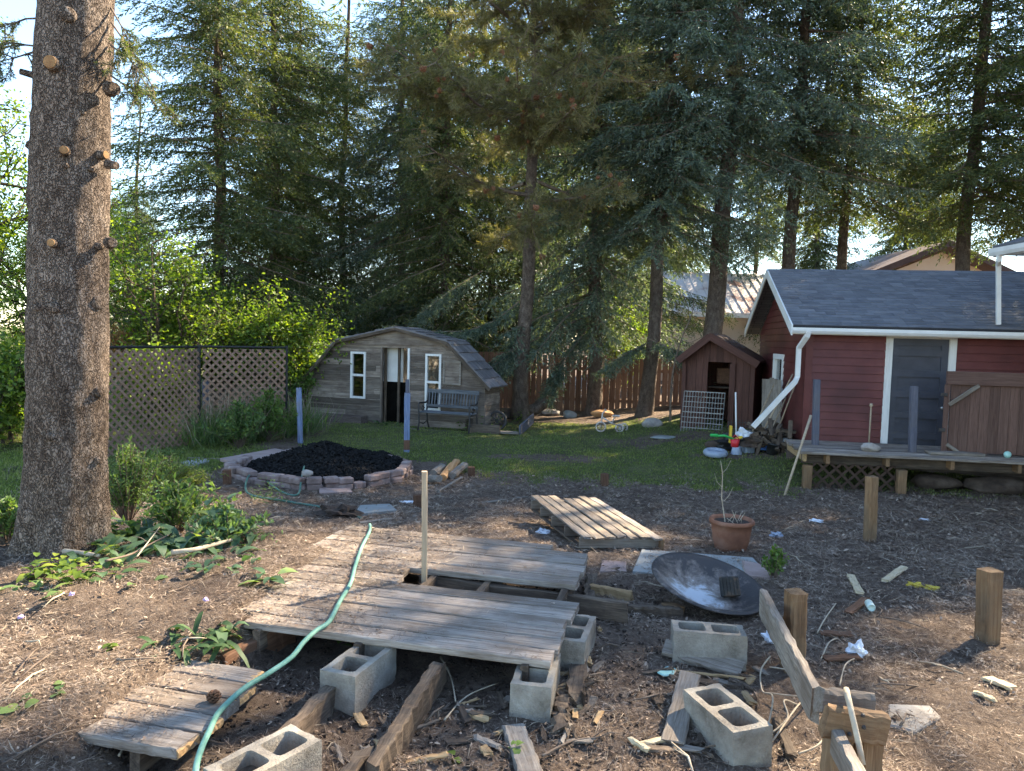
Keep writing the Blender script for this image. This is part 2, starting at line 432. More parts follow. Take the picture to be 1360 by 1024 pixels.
M['tansiding'] = blot('tan_siding', [(.6, .46, .35), (.68, .54, .43)], 1.5, 5, .7, .1)
M['browntrim'] = blot('dark_brown_trim', [(.05, .026, .024), (.08, .045, .04)], 4, 4, .6, .1)
M['doorpaint'] = blot('charcoal_door_paint', [(.045, .047, .06), (.068, .07, .088)], 4, 5, .45, .1, .002)
M['glass'] = None
M['metal'] = blot('galvanised_metal', [(.3, .3, .3), (.5, .5, .5)], 9, 5, .45, .1, metal=.9)
M['wire'] = blot('crate_wire', [(.2, .19, .18), (.36, .34, .32)], 14, 4, .5, .1, metal=.5)
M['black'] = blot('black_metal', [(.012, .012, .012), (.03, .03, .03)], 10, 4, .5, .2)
M['burnt'] = blot('burnt_black_plastic', [(.008, .008, .008), (.028, .026, .024), (.12, .07, .045)], 12, 6, .6, .4)
M['iron'] = blot('dark_iron', [(.03, .028, .028), (.07, .06, .055)], 12, 6, .6, .3)
M['hose'] = blot('green_hose', [(.07, .18, .14), (.13, .29, .23), (.21, .38, .31)], 8, 8, .6, .3)
M['hosedark'] = blot('old_green_hose', [(.05, .13, .1), (.09, .2, .16)], 14, 5, .5, .1)
M['cloth'] = blot('white_cloth', [(.62, .65, .72), (.78, .8, .84)], 14, 5, .9, .3)
M['plasticblue'] = blot('blue_plastic', [(.06, .16, .42), (.12, .26, .55)], 6, 4, .4, .1)
M['plasticgreen'] = blot('green_plastic', [(.01, .3, .06), (.02, .4, .1)], 6, 4, .35, .1)
M['plasticred'] = blot('red_plastic', [(.5, .02, .03), (.6, .05, .06)], 6, 4, .35, .1)
M['plasticyellow'] = blot('yellow_plastic', [(.6, .36, .03), (.7, .46, .06)], 6, 4, .4, .1)
M['plasticgrey'] = blot('grey_blue_plastic', [(.22, .26, .33), (.33, .38, .46)], 5, 5, .45, .15)
M['plasticteal'] = blot('pale_teal_plastic', [(.25, .5, .45), (.36, .6, .55)], 8, 4, .4, .1)
M['pink'] = blot('pink_plastic', [(.55, .2, .25), (.6, .28, .32)], 8, 4, .4, .1)
M['can'] = blot('pale_green_can', [(.55, .66, .58), (.7, .78, .7)], 12, 5, .4, .1)
M['paperchip'] = blot('pale_splintered_wood', [(.45, .34, .2), (.62, .5, .34)], 8, 5, .85, .3, stretch=(1, 6, 6))
M['yellowleaf'] = blot('yellowed_leaf', [(.4, .27, .03), (.5, .38, .06)], 8, 4, .6, .1)
M['ash_or_pale'] = blot('pale_beige', [(.2, .17, .145), (.38, .35, .31)], 9, 8, .95, .5)
M['purple'] = blot('purple_blossom', [(.4, .3, .55), (.55, .45, .7)], 20, 3, .6)
M['orangelog'] = wood('split_firewood', (.24, .1, .04), (.42, .22, .1), (.55, .36, .2), 8)
M['cone'] = blot('orange_pollen_cones', [(.15, .065, .035), (.26, .12, .065)], 40, 3, .8)
M['dry'] = leaf('dry_straw', [(.2, .15, .1), (.31, .24, .17), (.42, .345, .26)], .15, (1, 1, 1))
M['litter'] = leaf('needle_litter', [(.082, .055, .041), (.175, .124, .094), (.29, .22, .17), (.42, .345, .28)], .08, (1, 1, 1), .85, 2.5, .15)
M['chips'] = leaf('wood_chips', [(.12, .08, .06), (.27, .19, .14), (.45, .36, .28)], .0, (1, 1, 1), .85, 1.2, .15)
M['needle_green'] = leaf('spruce_needles_green', [(.028, .046, .022), (.058, .082, .038), (.1, .125, .053), (.21, .2, .075)], .36)
M['needle_blue'] = leaf('spruce_needles_blue', [(.035, .054, .042), (.075, .108, .084), (.125, .165, .128), (.21, .23, .145)], .32)
M['needle_pine'] = leaf('pine_needles', [(.07, .066, .033), (.12, .112, .052), (.18, .16, .075), (.25, .21, .1)], .32)
M['needle_dead'] = leaf('dead_hanging_twigs', [(.14, .1, .065), (.24, .175, .115), (.32, .25, .17)], .25, (1, 1, 1))
M['maple'] = leaf('bright_green_leaves', [(.03, .06, .014), (.075, .13, .025), (.15, .22, .04), (.27, .3, .06)], .48, (1.6, 1.7, .5), big=1.8)
M['orangetree'] = leaf('rusty_leaves', [(.2, .1, .04), (.32, .17, .06), (.4, .26, .1)], .4, (1.3, 1.1, .7))
M['grass'] = leaf('lawn_grass', [(.075, .105, .03), (.125, .175, .045), (.2, .24, .075), (.32, .31, .14)], .4, big=1.5)
M['weed'] = leaf('weed_leaves', [(.05, .1, .04), (.085, .15, .055), (.13, .2, .07), (.22, .28, .08)], .4, big=5)
M['burdock'] = leaf('broad_weed_leaves', [(.045, .095, .05), (.075, .14, .075), (.11, .18, .085), (.2, .26, .06)], .35, big=5)
M['bushleaf'] = leaf('small_bush_leaves', [(.05, .11, .03), (.1, .17, .04), (.17, .25, .06)], .35, big=8)
M['fernleaf'] = leaf('dark_fern_leaves', [(.02, .05, .018), (.045, .09, .03), (.08, .14, .05)], .3, big=6)
# glass that mirrors the yard and lets the dark inside through
m, t, out = nt('window_glass')
b = t.nodes.new('ShaderNodeBsdfPrincipled'); b.inputs['Base Color'].default_value = (.55, .6, .6, 1); b.inputs['Roughness'].default_value = .04
b.inputs['Transmission Weight'].default_value = .0; b.inputs['Specular IOR Level'].default_value = .6
tr = t.nodes.new('ShaderNodeBsdfTransparent'); tr.inputs[0].default_value = (.72, .76, .74, 1)
gl = t.nodes.new('ShaderNodeBsdfGlossy'); gl.inputs['Roughness'].default_value = .03
fz = t.nodes.new('ShaderNodeFresnel'); fz.inputs[0].default_value = 1.6
mx = t.nodes.new('ShaderNodeMixShader'); t.links.new(fz.outputs[0], mx.inputs[0]); t.links.new(tr.outputs[0], mx.inputs[1]); t.links.new(gl.outputs[0], mx.inputs[2])
t.links.new(mx.outputs[0], out.inputs[0]); M['glass'] = m
# frosted plastic panel in the rear of the shed
m, t, out = nt('milky_panel')
d = t.nodes.new('ShaderNodeBsdfDiffuse'); d.inputs[0].default_value = (.75, .68, .66, 1)
tr = t.nodes.new('ShaderNodeBsdfTranslucent'); tr.inputs[0].default_value = (.85, .78, .76, 1)
mx = t.nodes.new('ShaderNodeMixShader'); mx.inputs[0].default_value = .65
t.links.new(d.outputs[0], mx.inputs[1]); t.links.new(tr.outputs[0], mx.inputs[2]); t.links.new(mx.outputs[0], out.inputs[0]); M['milky'] = m
# asphalt shingles: courses and tabs from a brick pattern in the roof's own plane
def shingle(name, c1, c2, w, h):
    m, t, out = nt(name)
    tc = t.nodes.new('ShaderNodeTexCoord')
    br = t.nodes.new('ShaderNodeTexBrick'); br.inputs['Scale'].default_value = 1; br.inputs['Brick Width'].default_value = w; br.inputs['Row Height'].default_value = h
    br.inputs['Mortar Size'].default_value = .006; br.inputs['Color1'].default_value = (*c1, 1); br.inputs['Color2'].default_value = (*c2, 1)
    br.inputs['Mortar'].default_value = (c1[0]*.35, c1[1]*.35, c1[2]*.35, 1); br.offset = .37
    t.links.new(tc.outputs['Object'], br.inputs['Vector'])
    n = noise_n(t, tc.outputs['Object'], 40, 5, .7); n2 = noise_n(t, tc.outputs['Object'], 1.1, 5, .6)
    c = mixc(t, 1.0, br.outputs['Color'], ramp(t, math_n(t, 'ADD', math_n(t, 'MULTIPLY', n, .6), math_n(t, 'MULTIPLY', n2, .4)), [(.3, (.6, .6, .6)), (.7, (1.35, 1.32, 1.28))]), 'MULTIPLY')
    h_ = math_n(t, 'ADD', math_n(t, 'MULTIPLY', br.outputs['Fac'], -.8), math_n(t, 'MULTIPLY', n, .3))
    shade(t, out, c, .85, h_, .6, .012, .25); return m
M['shingle'] = shingle('grey_asphalt_shingles', (.115, .118, .135), (.16, .16, .178), .3, .125)
M['shake'] = shingle('old_wood_shakes', (.13, .115, .115), (.24, .21, .205), .28, .3)
# ribbed sheet metal with rust
m, t, out = nt('white_ribbed_metal')
v, raw = coords(t, (1, 1, 1), obj=False)
n = noise_n(t, v, .7, 6, .65); c = ramp(t, n, [(.42, (.72, .68, .66)), (.56, (.66, .58, .54)), (.64, (.4, .22, .17))])
shade(t, out, c, .4, None, spec=.5); M['metalroof'] = m
# burnt wok-like bowl
m, t, out = nt('sooty_fire_bowl')
v, raw = coords(t, (1, 1, 1), obj=False)
n = noise_n(t, v, 5, 9, .7, 1.2); n2 = noise_n(t, v, 19, 6, .7)
sx = t.nodes.new('ShaderNodeSeparateXYZ'); t.links.new(raw, sx.inputs[0])
rr = math_n(t, 'SQRT', math_n(t, 'ADD', math_n(t, 'POWER', math_n(t, 'ADD', sx.outputs[0], .07), 2.0), math_n(t, 'POWER', sx.outputs[1], 2.0)))
ash_or_pale = math_n(t, 'MULTIPLY', math_n(t, 'SUBTRACT', .2, rr), .9)        # ash lies in the hollow of the bowl
c = ramp(t, math_n(t, 'ADD', math_n(t, 'ADD', math_n(t, 'MULTIPLY', n, .7), math_n(t, 'MULTIPLY', n2, .3)), ash_or_pale), [(.36, (.035, .03, .03)), (.45, (.125, .1, .088)), (.54, (.24, .21, .19)), (.63, (.46, .49, .53))])
shade(t, out, c, .55, n2, .6, .006, .4, .1); M['bowl'] = m
# ground: needle mulch and lawn soil, zone weights in a vertex attribute
m, t, out = nt('ground_soil')
v, raw = coords(t, (1, 1, 1), obj=False)
at = t.nodes.new('ShaderNodeAttribute'); at.attribute_name = 'lawn'
n1 = noise_n(t, v, 1.3, 6, .6); n2 = noise_n(t, v, 12, 8, .72, .8); n3 = noise_n(t, v, 75, 6, .75, 1.5)
f = math_n(t, 'ADD', math_n(t, 'MULTIPLY', n2, .45), math_n(t, 'ADD', math_n(t, 'MULTIPLY', n3, .45), math_n(t, 'MULTIPLY', n1, .2)))
soil = ramp(t, f, [(.4, (.048, .034, .026)), (.52, (.14, .1, .078)), (.62, (.235, .178, .14)), (.74, (.41, .335, .27))])
lawn = ramp(t, f, [(.4, (.06, .065, .028)), (.55, (.12, .13, .055)), (.72, (.23, .2, .11))])
k = math_n(t, 'ADD', at.outputs['Fac'], math_n(t, 'MULTIPLY', math_n(t, 'SUBTRACT', n2, .5), .9))
c = mixc(t, ramp(t, k, [(.4, (0, 0, 0)), (.6, (1, 1, 1))]), soil, lawn)
shade(t, out, c, .95, math_n(t, 'ADD', n3, math_n(t, 'MULTIPLY', n2, 1.2)), 1.0, .03, .1); M['ground'] = m
# ------------------------------------------------------------------ world and sun
SUN_AZ, SUN_EL = R(52), R(38)
SKY_STRENGTH, SUN_STRENGTH, EXPOSURE = .115, 4.6, 2.42
w = bpy.data.worlds.new('World'); scene.world = w; w.use_nodes = True
wt = w.node_tree; sky = wt.nodes.new('ShaderNodeTexSky'); sky.sky_type = 'NISHITA'; sky.sun_disc = False
sky.sun_elevation = SUN_EL; sky.sun_rotation = SUN_AZ; sky.air_density = 1.0; sky.dust_density = .1; sky.ozone_density = 4.0
wt.links.new(sky.outputs[0], wt.nodes['Background'].inputs[0]); wt.nodes['Background'].inputs[1].default_value = SKY_STRENGTH
sl = bpy.data.lights.new('sun', 'SUN'); sl.energy = SUN_STRENGTH; sl.angle = R(.5); sl.color = (1, .9, .76)
so = bpy.data.objects.new('sun', sl); COL.objects.link(so)
sd = Vector((math.sin(SUN_AZ)*math.cos(SUN_EL), math.cos(SUN_AZ)*math.cos(SUN_EL), math.sin(SUN_EL)))
so.rotation_euler = sd.to_track_quat('Z', 'Y').to_euler(); so.location = sd*60
vs_ = scene.view_settings; vs_.view_transform = 'Standard'; vs_.look = 'None'; vs_.gamma = 1; vs_.use_curve_mapping = False; vs_.use_white_balance = True; vs_.white_balance_temperature = 7550; vs_.white_balance_tint = 8; vs_.exposure = EXPOSURE
try:
    scene.cycles.max_bounces = 7; scene.cycles.diffuse_bounces = 4; scene.cycles.transparent_max_bounces = 12
    scene.cycles.use_adaptive_sampling = True; scene.cycles.adaptive_threshold = .02; scene.cycles.use_denoising = True
except Exception: pass
# ------------------------------------------------------------------ ground
def poly_world(px): return [tuple(g(a, b)[:2]) for a, b in px]
LAWN = poly_world([(395, 596), (470, 606), (560, 613), (610, 622), (640, 634), (760, 641), (900, 648), (1062, 652)])
LAWN_X = np.array([p[0] for p in LAWN]); LAWN_Y = np.array([p[1] for p in LAWN])
DIRT = [(g(725, 607), 1.15, .45), (g(880, 583), 1.6, .7), (g(990, 600), .8, .5)]
def lawn_w(x, y):
    """1 on the lawn, 0 on the mulch"""
    x = np.asarray(x, float); y = np.asarray(y, float)
    edge = np.interp(x, LAWN_X, LAWN_Y, left=13.8, right=LAWN_Y[-1]+.2)
    a = S(-.5, .6, y-edge+.35*wob(x*2, y*2)+.15*wob(x*6, y*5))
    a = a*np.where(x < LAWN_X[0], S(-.6, .2, x-LAWN_X[0]+.0), 1)
    b = S(0, .7, -4.1-x+.25*wob(x*2, y*2))*S(7.2, 8.2, y)       # the grass left of the big trunk
    a = np.maximum(a, b)
    a = a*(1-S(17.6, 18.8, y+.4*wob(x, y))*S(-1.2, 0, x))       # bare needles under the spruces
    for c, rx, ry in DIRT:
        d = np.sqrt(((x-c.x)/rx)**2+((y-c.y)/ry)**2)+.25*wob(x*3, y*3)
        a = a*(.25+.75*S(.6, 1.2, d))
    a = a*(.62+.38*S(-.5, .3, wob(x*1.9+3, y*2.3)+.3*wob(x*5, y*5)))
    return a
def axis(lo, hi, step, far, k=1.18):
    a = list(np.arange(lo, hi+1e-6, step)); s = step; x = a[-1]
    while x < far: s *= k; x += s; a.append(x)
    s = step; x = a[0]; pre = []
    while x > -far: s *= k; x -= s; pre.append(x)
    return np.array(pre[::-1]+a)
gx = axis(-5.5, 7.5, .065, 400); gy = axis(1.8, 13.5, .065, 400)
XX, YY = np.meshgrid(gx, gy, indexing='xy'); ZZ = gz(XX, YY)
near = (np.abs(XX) < 8) & (YY < 12) & (YY > 0)
ZZ = ZZ + np.where(near, RNG.normal(size=ZZ.shape)*.006, 0)
nx, ny = len(gx), len(gy)
GV = np.stack([XX, YY, ZZ], -1).reshape(-1, 3)
idx = np.arange(nx*ny).reshape(ny, nx)
GF = np.stack([idx[:-1, :-1], idx[:-1, 1:], idx[1:, 1:], idx[1:, :-1]], -1).reshape(-1, 4)
me = bpy.data.meshes.new('ground'); me.from_pydata(GV.tolist(), [], GF.tolist()); me.materials.append(M['ground'])
at_ = me.attributes.new('lawn', 'FLOAT', 'POINT'); at_.data.foreach_set('value', lawn_w(XX, YY).ravel().astype(np.float32))
me.polygons.foreach_set('use_smooth', [True]*len(me.polygons)); me.update()
go = bpy.data.objects.new('ground', me); COL.objects.link(go); tag(go, kind='structure')

# ------------------------------------------------------------------ red garage
GD = 12.2
C = P(1069, 520, GD); base_z = -.05
ANG = R(-10)
fr = Frame((C.x, C.y, base_z), ANG)
eave_z = P(1076, 437, GD-.3).z-base_z; GL = 5.0; GW = 6.4
ridge_z = P(1022, 364, GD+2.45).z-base_z
gar = thing('red_garage', 'dark red vinyl sided garage with grey shingle roof and charcoal door', 'garage', C*1)
gar.location.z = base_z; RM[gar.name] = Matrix.Translation((C.x, C.y, base_z))
def ux(px, py, f, n=0):
    """u, z of a pixel on the plane of frame f"""
    r = ray(px, py); o = Vector((0, 0, CAMZ)); q = f.o+f.n*n
    t = (q-o).dot(f.n)/r.dot(f.n); h = o+r*t-q
    return h.dot(f.u), h.z
du0 = ux(1182, 520, fr)[0]; du1 = ux(1257, 520, fr)[0]; dz1 = ux(1222, 450, fr)[1]
tw = .105
mb = MB(); board_wall(mb, fr, [(.09, -.3), (GW, -.3), (GW, eave_z), (.09, eave_z)], [(du0-tw, du1+tw, -.4, dz1+tw)], .128, .02, gap=.004, lap=.02, jn=0)
mb.build('wall', M['siding'], gar, fr.mat())
mb = MB(); fr.box(mb, du0-.02, du1+.02, -.3, dz1+.02, -.07, -.045)
dr = mb.build('door', M['doorpaint'], gar, fr.mat())
mb = MB(); w_ = du1-du0
st = .1
for a, b in ((du0, du0+st), (du1-st, du1)): fr.box(mb, a, b, 0, dz1, -.0445, -.012)
zr = [0, .16, .46, .72, .98, 1.24, dz1]
for i, z in enumerate([.0, .3, .6, .9, 1.2, 1.5, dz1-.11]): fr.box(mb, du0+st, du1-st, z*dz1/1.75 if z < dz1-.11 else z, (z*dz1/1.75 if z < dz1-.11 else z)+.105, -.0445, -.013)
mb.build('door_panel', M['doorpaint'], dr, fr.mat())
mb = MB(); mb.lathe(fr.p(du1-.06, .86, -.02), [(0, .06), (.022, .055), (.03, .035), (.02, .015), (.012, 0)], 12, Matrix.Rotation(R(90), 3, 'X'))
mb.build('door_knob', M['metal'], dr, smooth=True)
mb = MB()
fr.box(mb, du0-tw, du0, -.3, dz1, -.06, .022); fr.box(mb, du1, du1+tw, -.3, dz1, -.06, .022); fr.box(mb, du0-tw, du1+tw, dz1, dz1+tw+.02, -.06, .024)
mb.build('door_frame', M['whitewood'], gar, fr.vmat())
mb = MB(); fr.box(mb, -.02, .09, -.3, eave_z, -.05, .02)
mb.build('corner_trim', M['siding'], gar, fr.mat())
# left gable wall
bk = Vector((C.x, C.y, base_z))-fr.n*GL
fg = Frame(bk, ANG-R(90))
hull = [(0, -.3), (GL-.03, -.3), (GL-.03, eave_z), (GL/2, ridge_z-.08), (0, eave_z)]
wu0 = ux(1027.5, 505, fg)[0]; wu1 = ux(1040.5, 505, fg)[0]; wz1 = ux(1034, 470, fg)[1]; wz0 = ux(1034, 545, fg)[1]
mb = MB(); board_wall(mb, fg, hull, [(wu0, wu1, wz0, wz1)], .128, .02, gap=.004, lap=.02, jn=.002)
mb.build('gable_wall', M['siding'], gar, fg.mat())
mb = MB()
for a, b, c_, d_ in ((wu0, wu0+.09, wz0, wz1), (wu1-.09, wu1, wz0, wz1), (wu0+.09, wu1-.09, wz1-.1, wz1), (wu0+.09, wu1-.09, wz0, wz0+.08)): fg.box(mb, a, b, c_, d_, -.06, .035)
wn = mb.build('window', M['whitewood'], gar, fg.vmat())
mb = MB(); fg.box(mb, wu0+.09, wu1-.09, wz0+.08, wz1-.1, -.04, -.03); mb.build('pane', M['glass'], wn)
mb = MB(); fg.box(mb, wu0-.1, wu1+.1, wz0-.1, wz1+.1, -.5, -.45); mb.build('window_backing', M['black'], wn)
# other walls (closed building)
mb = MB(); fr.box(mb, .1, GW, -.3, eave_z, -GL, -GL+.1); fr.box(mb, GW-.1, GW, -.3, eave_z, -GL+.1, -.05)
mb.build('rear_wall', M['siding'], gar, fr.mat())
# roof slabs
ov, rk = .32, .3
sl_ = (ridge_z-eave_z)/(GL/2)
def slab(n0, z0, n1, z1, u0, u1, th, mat, name, parent):
    a, b = fr.p(u0, z0, n0), fr.p(u1, z0, n0); c, d = fr.p(u1, z1, n1), fr.p(u0, z1, n1)
    x = fr.u; y = (d-a).normalized(); z = x.cross(y)
    f = Matrix(((x.x, y.x, z.x, a.x), (x.y, y.y, z.y, a.y), (x.z, y.z, z.z, a.z), (0, 0, 0, 1)))
    mb = MB(); dz = z*th
    mb.hexa([a, b, c, d, a+dz, b+dz, c+dz, d+dz]); return mb.build(name, mat, parent, f)
rz0 = eave_z-sl_*ov*.6
ro = slab(ov, rz0+.1, -GL/2, ridge_z+.06, -rk, GW+.3, .05, M['shingle'], 'roof', gar)
ro2 = slab(-GL-ov, rz0+.1, -GL/2, ridge_z+.06, GW+.3, -rk, .05, M['shingle'], 'roof', gar)
# shingle courses: thin raised butts
mb = MB(); a = fr.p(0, rz0+.1, ov); d = fr.p(0, ridge_z+.06, -GL/2); y = (d-a).normalized(); z = fr.u.cross(y); nrow = int((d-a).length/.125)
for i in range(nrow):
    s0 = i*.125; uu = -rk
    while uu < GW+.3:
        ln = rnd.choice((.3, .3, .15, .22, .3)); e = min(uu+ln, GW+.3); h0 = .0515+rnd.uniform(.004, .011)
        q = [a+fr.u*(uu+.002)+y*s0, a+fr.u*(e-.002)+y*s0, a+fr.u*(e-.002)+y*(s0+.126), a+fr.u*(uu+.002)+y*(s0+.126)]
        mb.hexa([q[0]+z*.0505, q[1]+z*.0505, q[2]+z*.0505, q[3]+z*.0505, q[0]+z*h0, q[1]+z*h0, q[2]+z*.0525, q[3]+z*.0525]); uu = e
M['shingletab'] = blot('shingle_granules', [(.08, .082, .094), (.125, .128, .143), (.18, .182, .198)], 1.3, 9, .9, .6, .004, isl=True, bscale=160)
fx = (Matrix(((fr.u.x, y.x, z.x, a.x), (fr.u.y, y.y, z.y, a.y), (fr.u.z, y.z, z.z, a.z), (0, 0, 0, 1))))
mb.build('shingle_course', M['shingletab'], ro, fx)
def rake(n0, z0, n1, z1, name):
    mb = MB(); a, b = fr.p(-rk-.025, z0, n0), fr.p(-rk-.025, z1, n1)
    y = Vector((0, 0, 1)); t = fr.u*.024
    mb.hexa([a-y*.12, a-y*.12+t, b-y*.12+t, b-y*.12, a+y*.05, a+y*.05+t, b+y*.05+t, b+y*.05]); return mb.build(name, M['white'], gar)
rake(ov+.01, rz0+.1, -GL/2, ridge_z+.06, 'rake_board'); rake(-GL-ov, rz0+.1, -GL/2, ridge_z+.06, 'rake_board')
mb = MB()
for n0, n1 in ((ov, -GL/2), (-GL-ov, -GL/2)):
    a, b = fr.p(-rk, rz0+.09, n0), fr.p(-rk, ridge_z+.05, n1)
    mb.hexa([a-Vector((0,0,.03)), a+fr.u*rk-Vector((0,0,.03)), b+fr.u*rk-Vector((0,0,.03)), b-Vector((0,0,.03)), a, a+fr.u*rk, b+fr.u*rk, b])
mb.build('soffit', M['soffit'], gar)
mb = MB(); fr.box(mb, -rk, GW+.3, rz0+.0, rz0+.11, ov-.03, ov-.005); mb.build('fascia', M['white'], gar)
mb = MB(); gp_ = [(0, 0), (.075, 0), (.1, .04), (.1, .09), (.085, .09), (.085, .05), (.068, .012), (.012, .012), (.012, .09), (0, .09)]
mb.prism(gp_, fr.n, fr.z, fr.u, fr.p(0, rz0+.015, ov-.003), -rk-.02, GW+.3); mb.build('gutter', M['white'], gar)
# downspout: elbow under the eave, down the corner, then a long loose leg to the ground
mb = MB()
dq = [P(1074, 440, GD-ov-.06), P(1072, 446, GD-ov-.04), P(1061, 462, GD-.14), P(1059, 500, GD-.08), P(1056, 507, GD-.12), P(1000, 567, GD-.0)]
mb.tube(dq, [.05, .05, .05, .05, .05, .052], 4); mb.build('downspout', M['white'], gar)

# ------------------------------------------------------------------ weathered gambrel shed
pl, pr = g(412, 557), g(648, 571)
pl = P(412, 557, 18.0); pr = P(643, 573, 16.5)
zb = min(g1(pl.x, pl.y), g1(pr.x, pr.y))-.02
sang = math.atan2(pr.y-pl.y, pr.x-pl.x); sf = Frame((pl.x, pl.y, zb), sang); SW = math.hypot(pr.x-pl.x, pr.y-pl.y)
shed = thing('garden_shed', 'weathered grey board shed with gambrel roof and tall narrow windows', 'shed', sf.o, rz=0)
q = [ux(414, 497, sf), ux(450, 453, sf), ux(528, 436, sf), ux(597, 455, sf), ux(639, 510, sf)]
hull = [(0, -.1), (SW, -.1), (SW, q[4][1]), q[3], q[2], q[1], (0, q[0][1])]
def rc(x0, x1, y0, y1, f=sf):
    a = ux((x0+x1)/2, y1, f)[1]; b = ux((x0+x1)/2, y0, f)[1]; return (ux(x0, (y0+y1)/2, f)[0], ux(x1, (y0+y1)/2, f)[0], a, b)
dop = rc(505, 544, 462, 575); dop = (dop[0], dop[1], -.2, dop[3])
w1 = rc(466, 486, 467, 529); w2 = rc(565, 586, 470, 545)
mb = MB(); board_wall(mb, sf, hull, [dop, w1, w2], .135, .025, gap=.003, lap=.004, jn=.005, butt=1)
mb.build('front_wall', M['barn'], shed, sf.mat())
mb = MB(); board_wall(mb, sf, [(q[1][0]-.25, q[1][1]-.11), (q[3][0]+.3, q[3][1]-.06), (q[3][0]+.02, q[3][1]), (q[2][0], q[2][1]), (q[1][0]-.02, q[1][1])], [], .5, .02, n_off=.032, jn=0)
mb.build('gable_board', M['barn'], shed, sf.mat())
for w_ in (w1, w2):
    mb = MB(); a, b, c_, d_ = w_; e = .05; m_ = c_+(d_-c_)*.5
    for r_ in ((a, a+e, c_, d_), (b-e, b, c_, d_), (a+e, b-e, d_-e, d_), (a+e, b-e, c_, c_+e), (a+e, b-e, m_-.025, m_+.025)): sf.box(mb, *r_, -.05, .03)
    wo = mb.build('window', M['whitewood'], shed, sf.vmat())
    mb = MB(); sf.box(mb, a+e, b-e, c_+e, d_-e, -.03, -.024); mb.build('pane', M['glass'], wo)
# door opening: jambs, a black sheet for the shade inside, a white board for the light, milky rear panel behind
mb = MB(); sf.box(mb, dop[1]-.05, dop[1], 0, dop[3], -.06, .034); mb.build('door_jamb', M['whitewood'], shed, sf.vmat())
mb = MB(); sf.box(mb, dop[0], dop[0]+.04, 0, dop[3], -.06, .01); mb.build('door_jamb', M['barn'], shed, sf.vmat())
u1_ = ux(512, 500, sf, -.2)[0]; u2_ = ux(530, 500, sf, -.2)[0]
for a in (u1_, u2_):
    timber('interior_post', sf.p(a, -.02, -.2), sf.p(a, dop[3]+.02, -.2), .06, .05, M['rot'], shed, up=sf.n)
sd_ = .95
zc = ux(520, 507, sf, -.25)[1]
mb = MB(); sf.box(mb, dop[0]-.1, u2_+.05, zc-.06, dop[3]+.06, -.33, -.3); mb.build('painted_light_board', M['white'], shed)  # white board painting the light that comes through the rear glazing
mb = MB(); sf.box(mb, dop[0]-.25, dop[1]+.02, -.02, zc, -.29, -.25); mb.build('shade_sheet', M['shadeblack'], shed, sf.mat())  # black sheet painting the shade of the open lower doorway
# rear wall: opening with milky panel; side walls, floor, roof
rop = (dop[0]-.2, dop[1]+.7, zc-.25, dop[3]+.1)
mb = MB(); fb = Frame(sf.p(0, 0, -sd_), sang); board_wall(mb, fb, hull, [rop], .135, .025, gap=0, jn=.003)
mb.build('rear_wall', M['barn'], shed, sf.mat())
mb = MB(); fb.box(mb, rop[0], rop[1], rop[2], rop[3], -.015, -.01); mb.build('rear_panel', M['milky'], shed)
mb = MB(); sf.box(mb, -.0, .03, -.1, q[0][1], -sd_+.03, -.03)
mb.build('side_wall', M['barn'], shed, sf.mat())
fs = Frame(sf.p(SW+.003, 0, 0), sang+R(90))
mb = MB(); board_wall(mb, fs, [(.03, -.1), (sd_-.03, -.1), (sd_-.03, q[4][1]), (.03, q[4][1])], [], .135, .025, gap=.004, jn=.006); mb.build('side_wall', M['barn'], shed, fs.mat())
prof = [(-.12, q[0][1]-.14), q[1], q[2], q[3], (SW+.16, q[4][1]-.1)]
for i in range(4):
    (u0, z0), (u1, z1) = prof[i], prof[i+1]
    if i >= 2: (u0, z0), (u1, z1) = (u1, z1), (u0, z0)
    p0 = sf.p(u0, z0+.01, .14); p1 = sf.p(u0, z0+.01, -sd_-.04)
    x = (p1-p0).normalized(); y = (sf.p(u1, z1+.01, .14)-p0); ln = y.length; y.normalize(); z = x.cross(y)
    if z.z < 0: z = -z; 
    o_ = p0 if x.cross(y).z > 0 else p1
    x = x if x.cross(y).z > 0 else -x
    fm = Matrix(((x.x, y.x, z.x, o_.x), (x.y, y.y, z.y, o_.y), (x.z, y.z, z.z, o_.z), (0, 0, 0, 1)))
    mb = MB(); L_ = (p1-p0).length
    mb.hexa([o_, o_+x*L_, o_+x*L_+y*ln, o_+y*ln, o_+z*.025, o_+x*L_+z*.025, o_+x*L_+y*ln+z*.025, o_+y*ln+z*.025])
    k = 0.0
    while k < ln-.05:
        a_ = 0.0; rh = min(.27, ln-k)
        while a_ < L_:
            ww = min(rnd.uniform(.12, .3), L_-a_); h0 = rnd.uniform(.045, .06)
            c0 = o_+x*(a_+.004)+y*(k+rnd.uniform(-.012, .01)); X = x*(ww-.008); Y = y*rh
            mb.hexa([c0+z*.0255, c0+X+z*.0255, c0+X+Y+z*.0255, c0+Y+z*.0255, c0+z*h0, c0+X+z*h0, c0+X+Y+z*.032, c0+Y+z*.032]); a_ += ww
        k += rh
    M.setdefault('shaketab', wood('split_wood_shakes', (.075, .066, .068), (.15, .138, .142), (.25, .235, .235), 6, isl=True, var=.5))
    mb.build('roof', M['shaketab'], shed, fm @ Matrix.Rotation(R(90), 4, 'Z'))
for (u0, z0), (u1, z1) in zip(prof, prof[1:]):
    timber('verge_board', sf.p(u0, z0-.02, .15), sf.p(u1, z1-.02, .15), .02, .07, M['rot'], shed, seg=3)
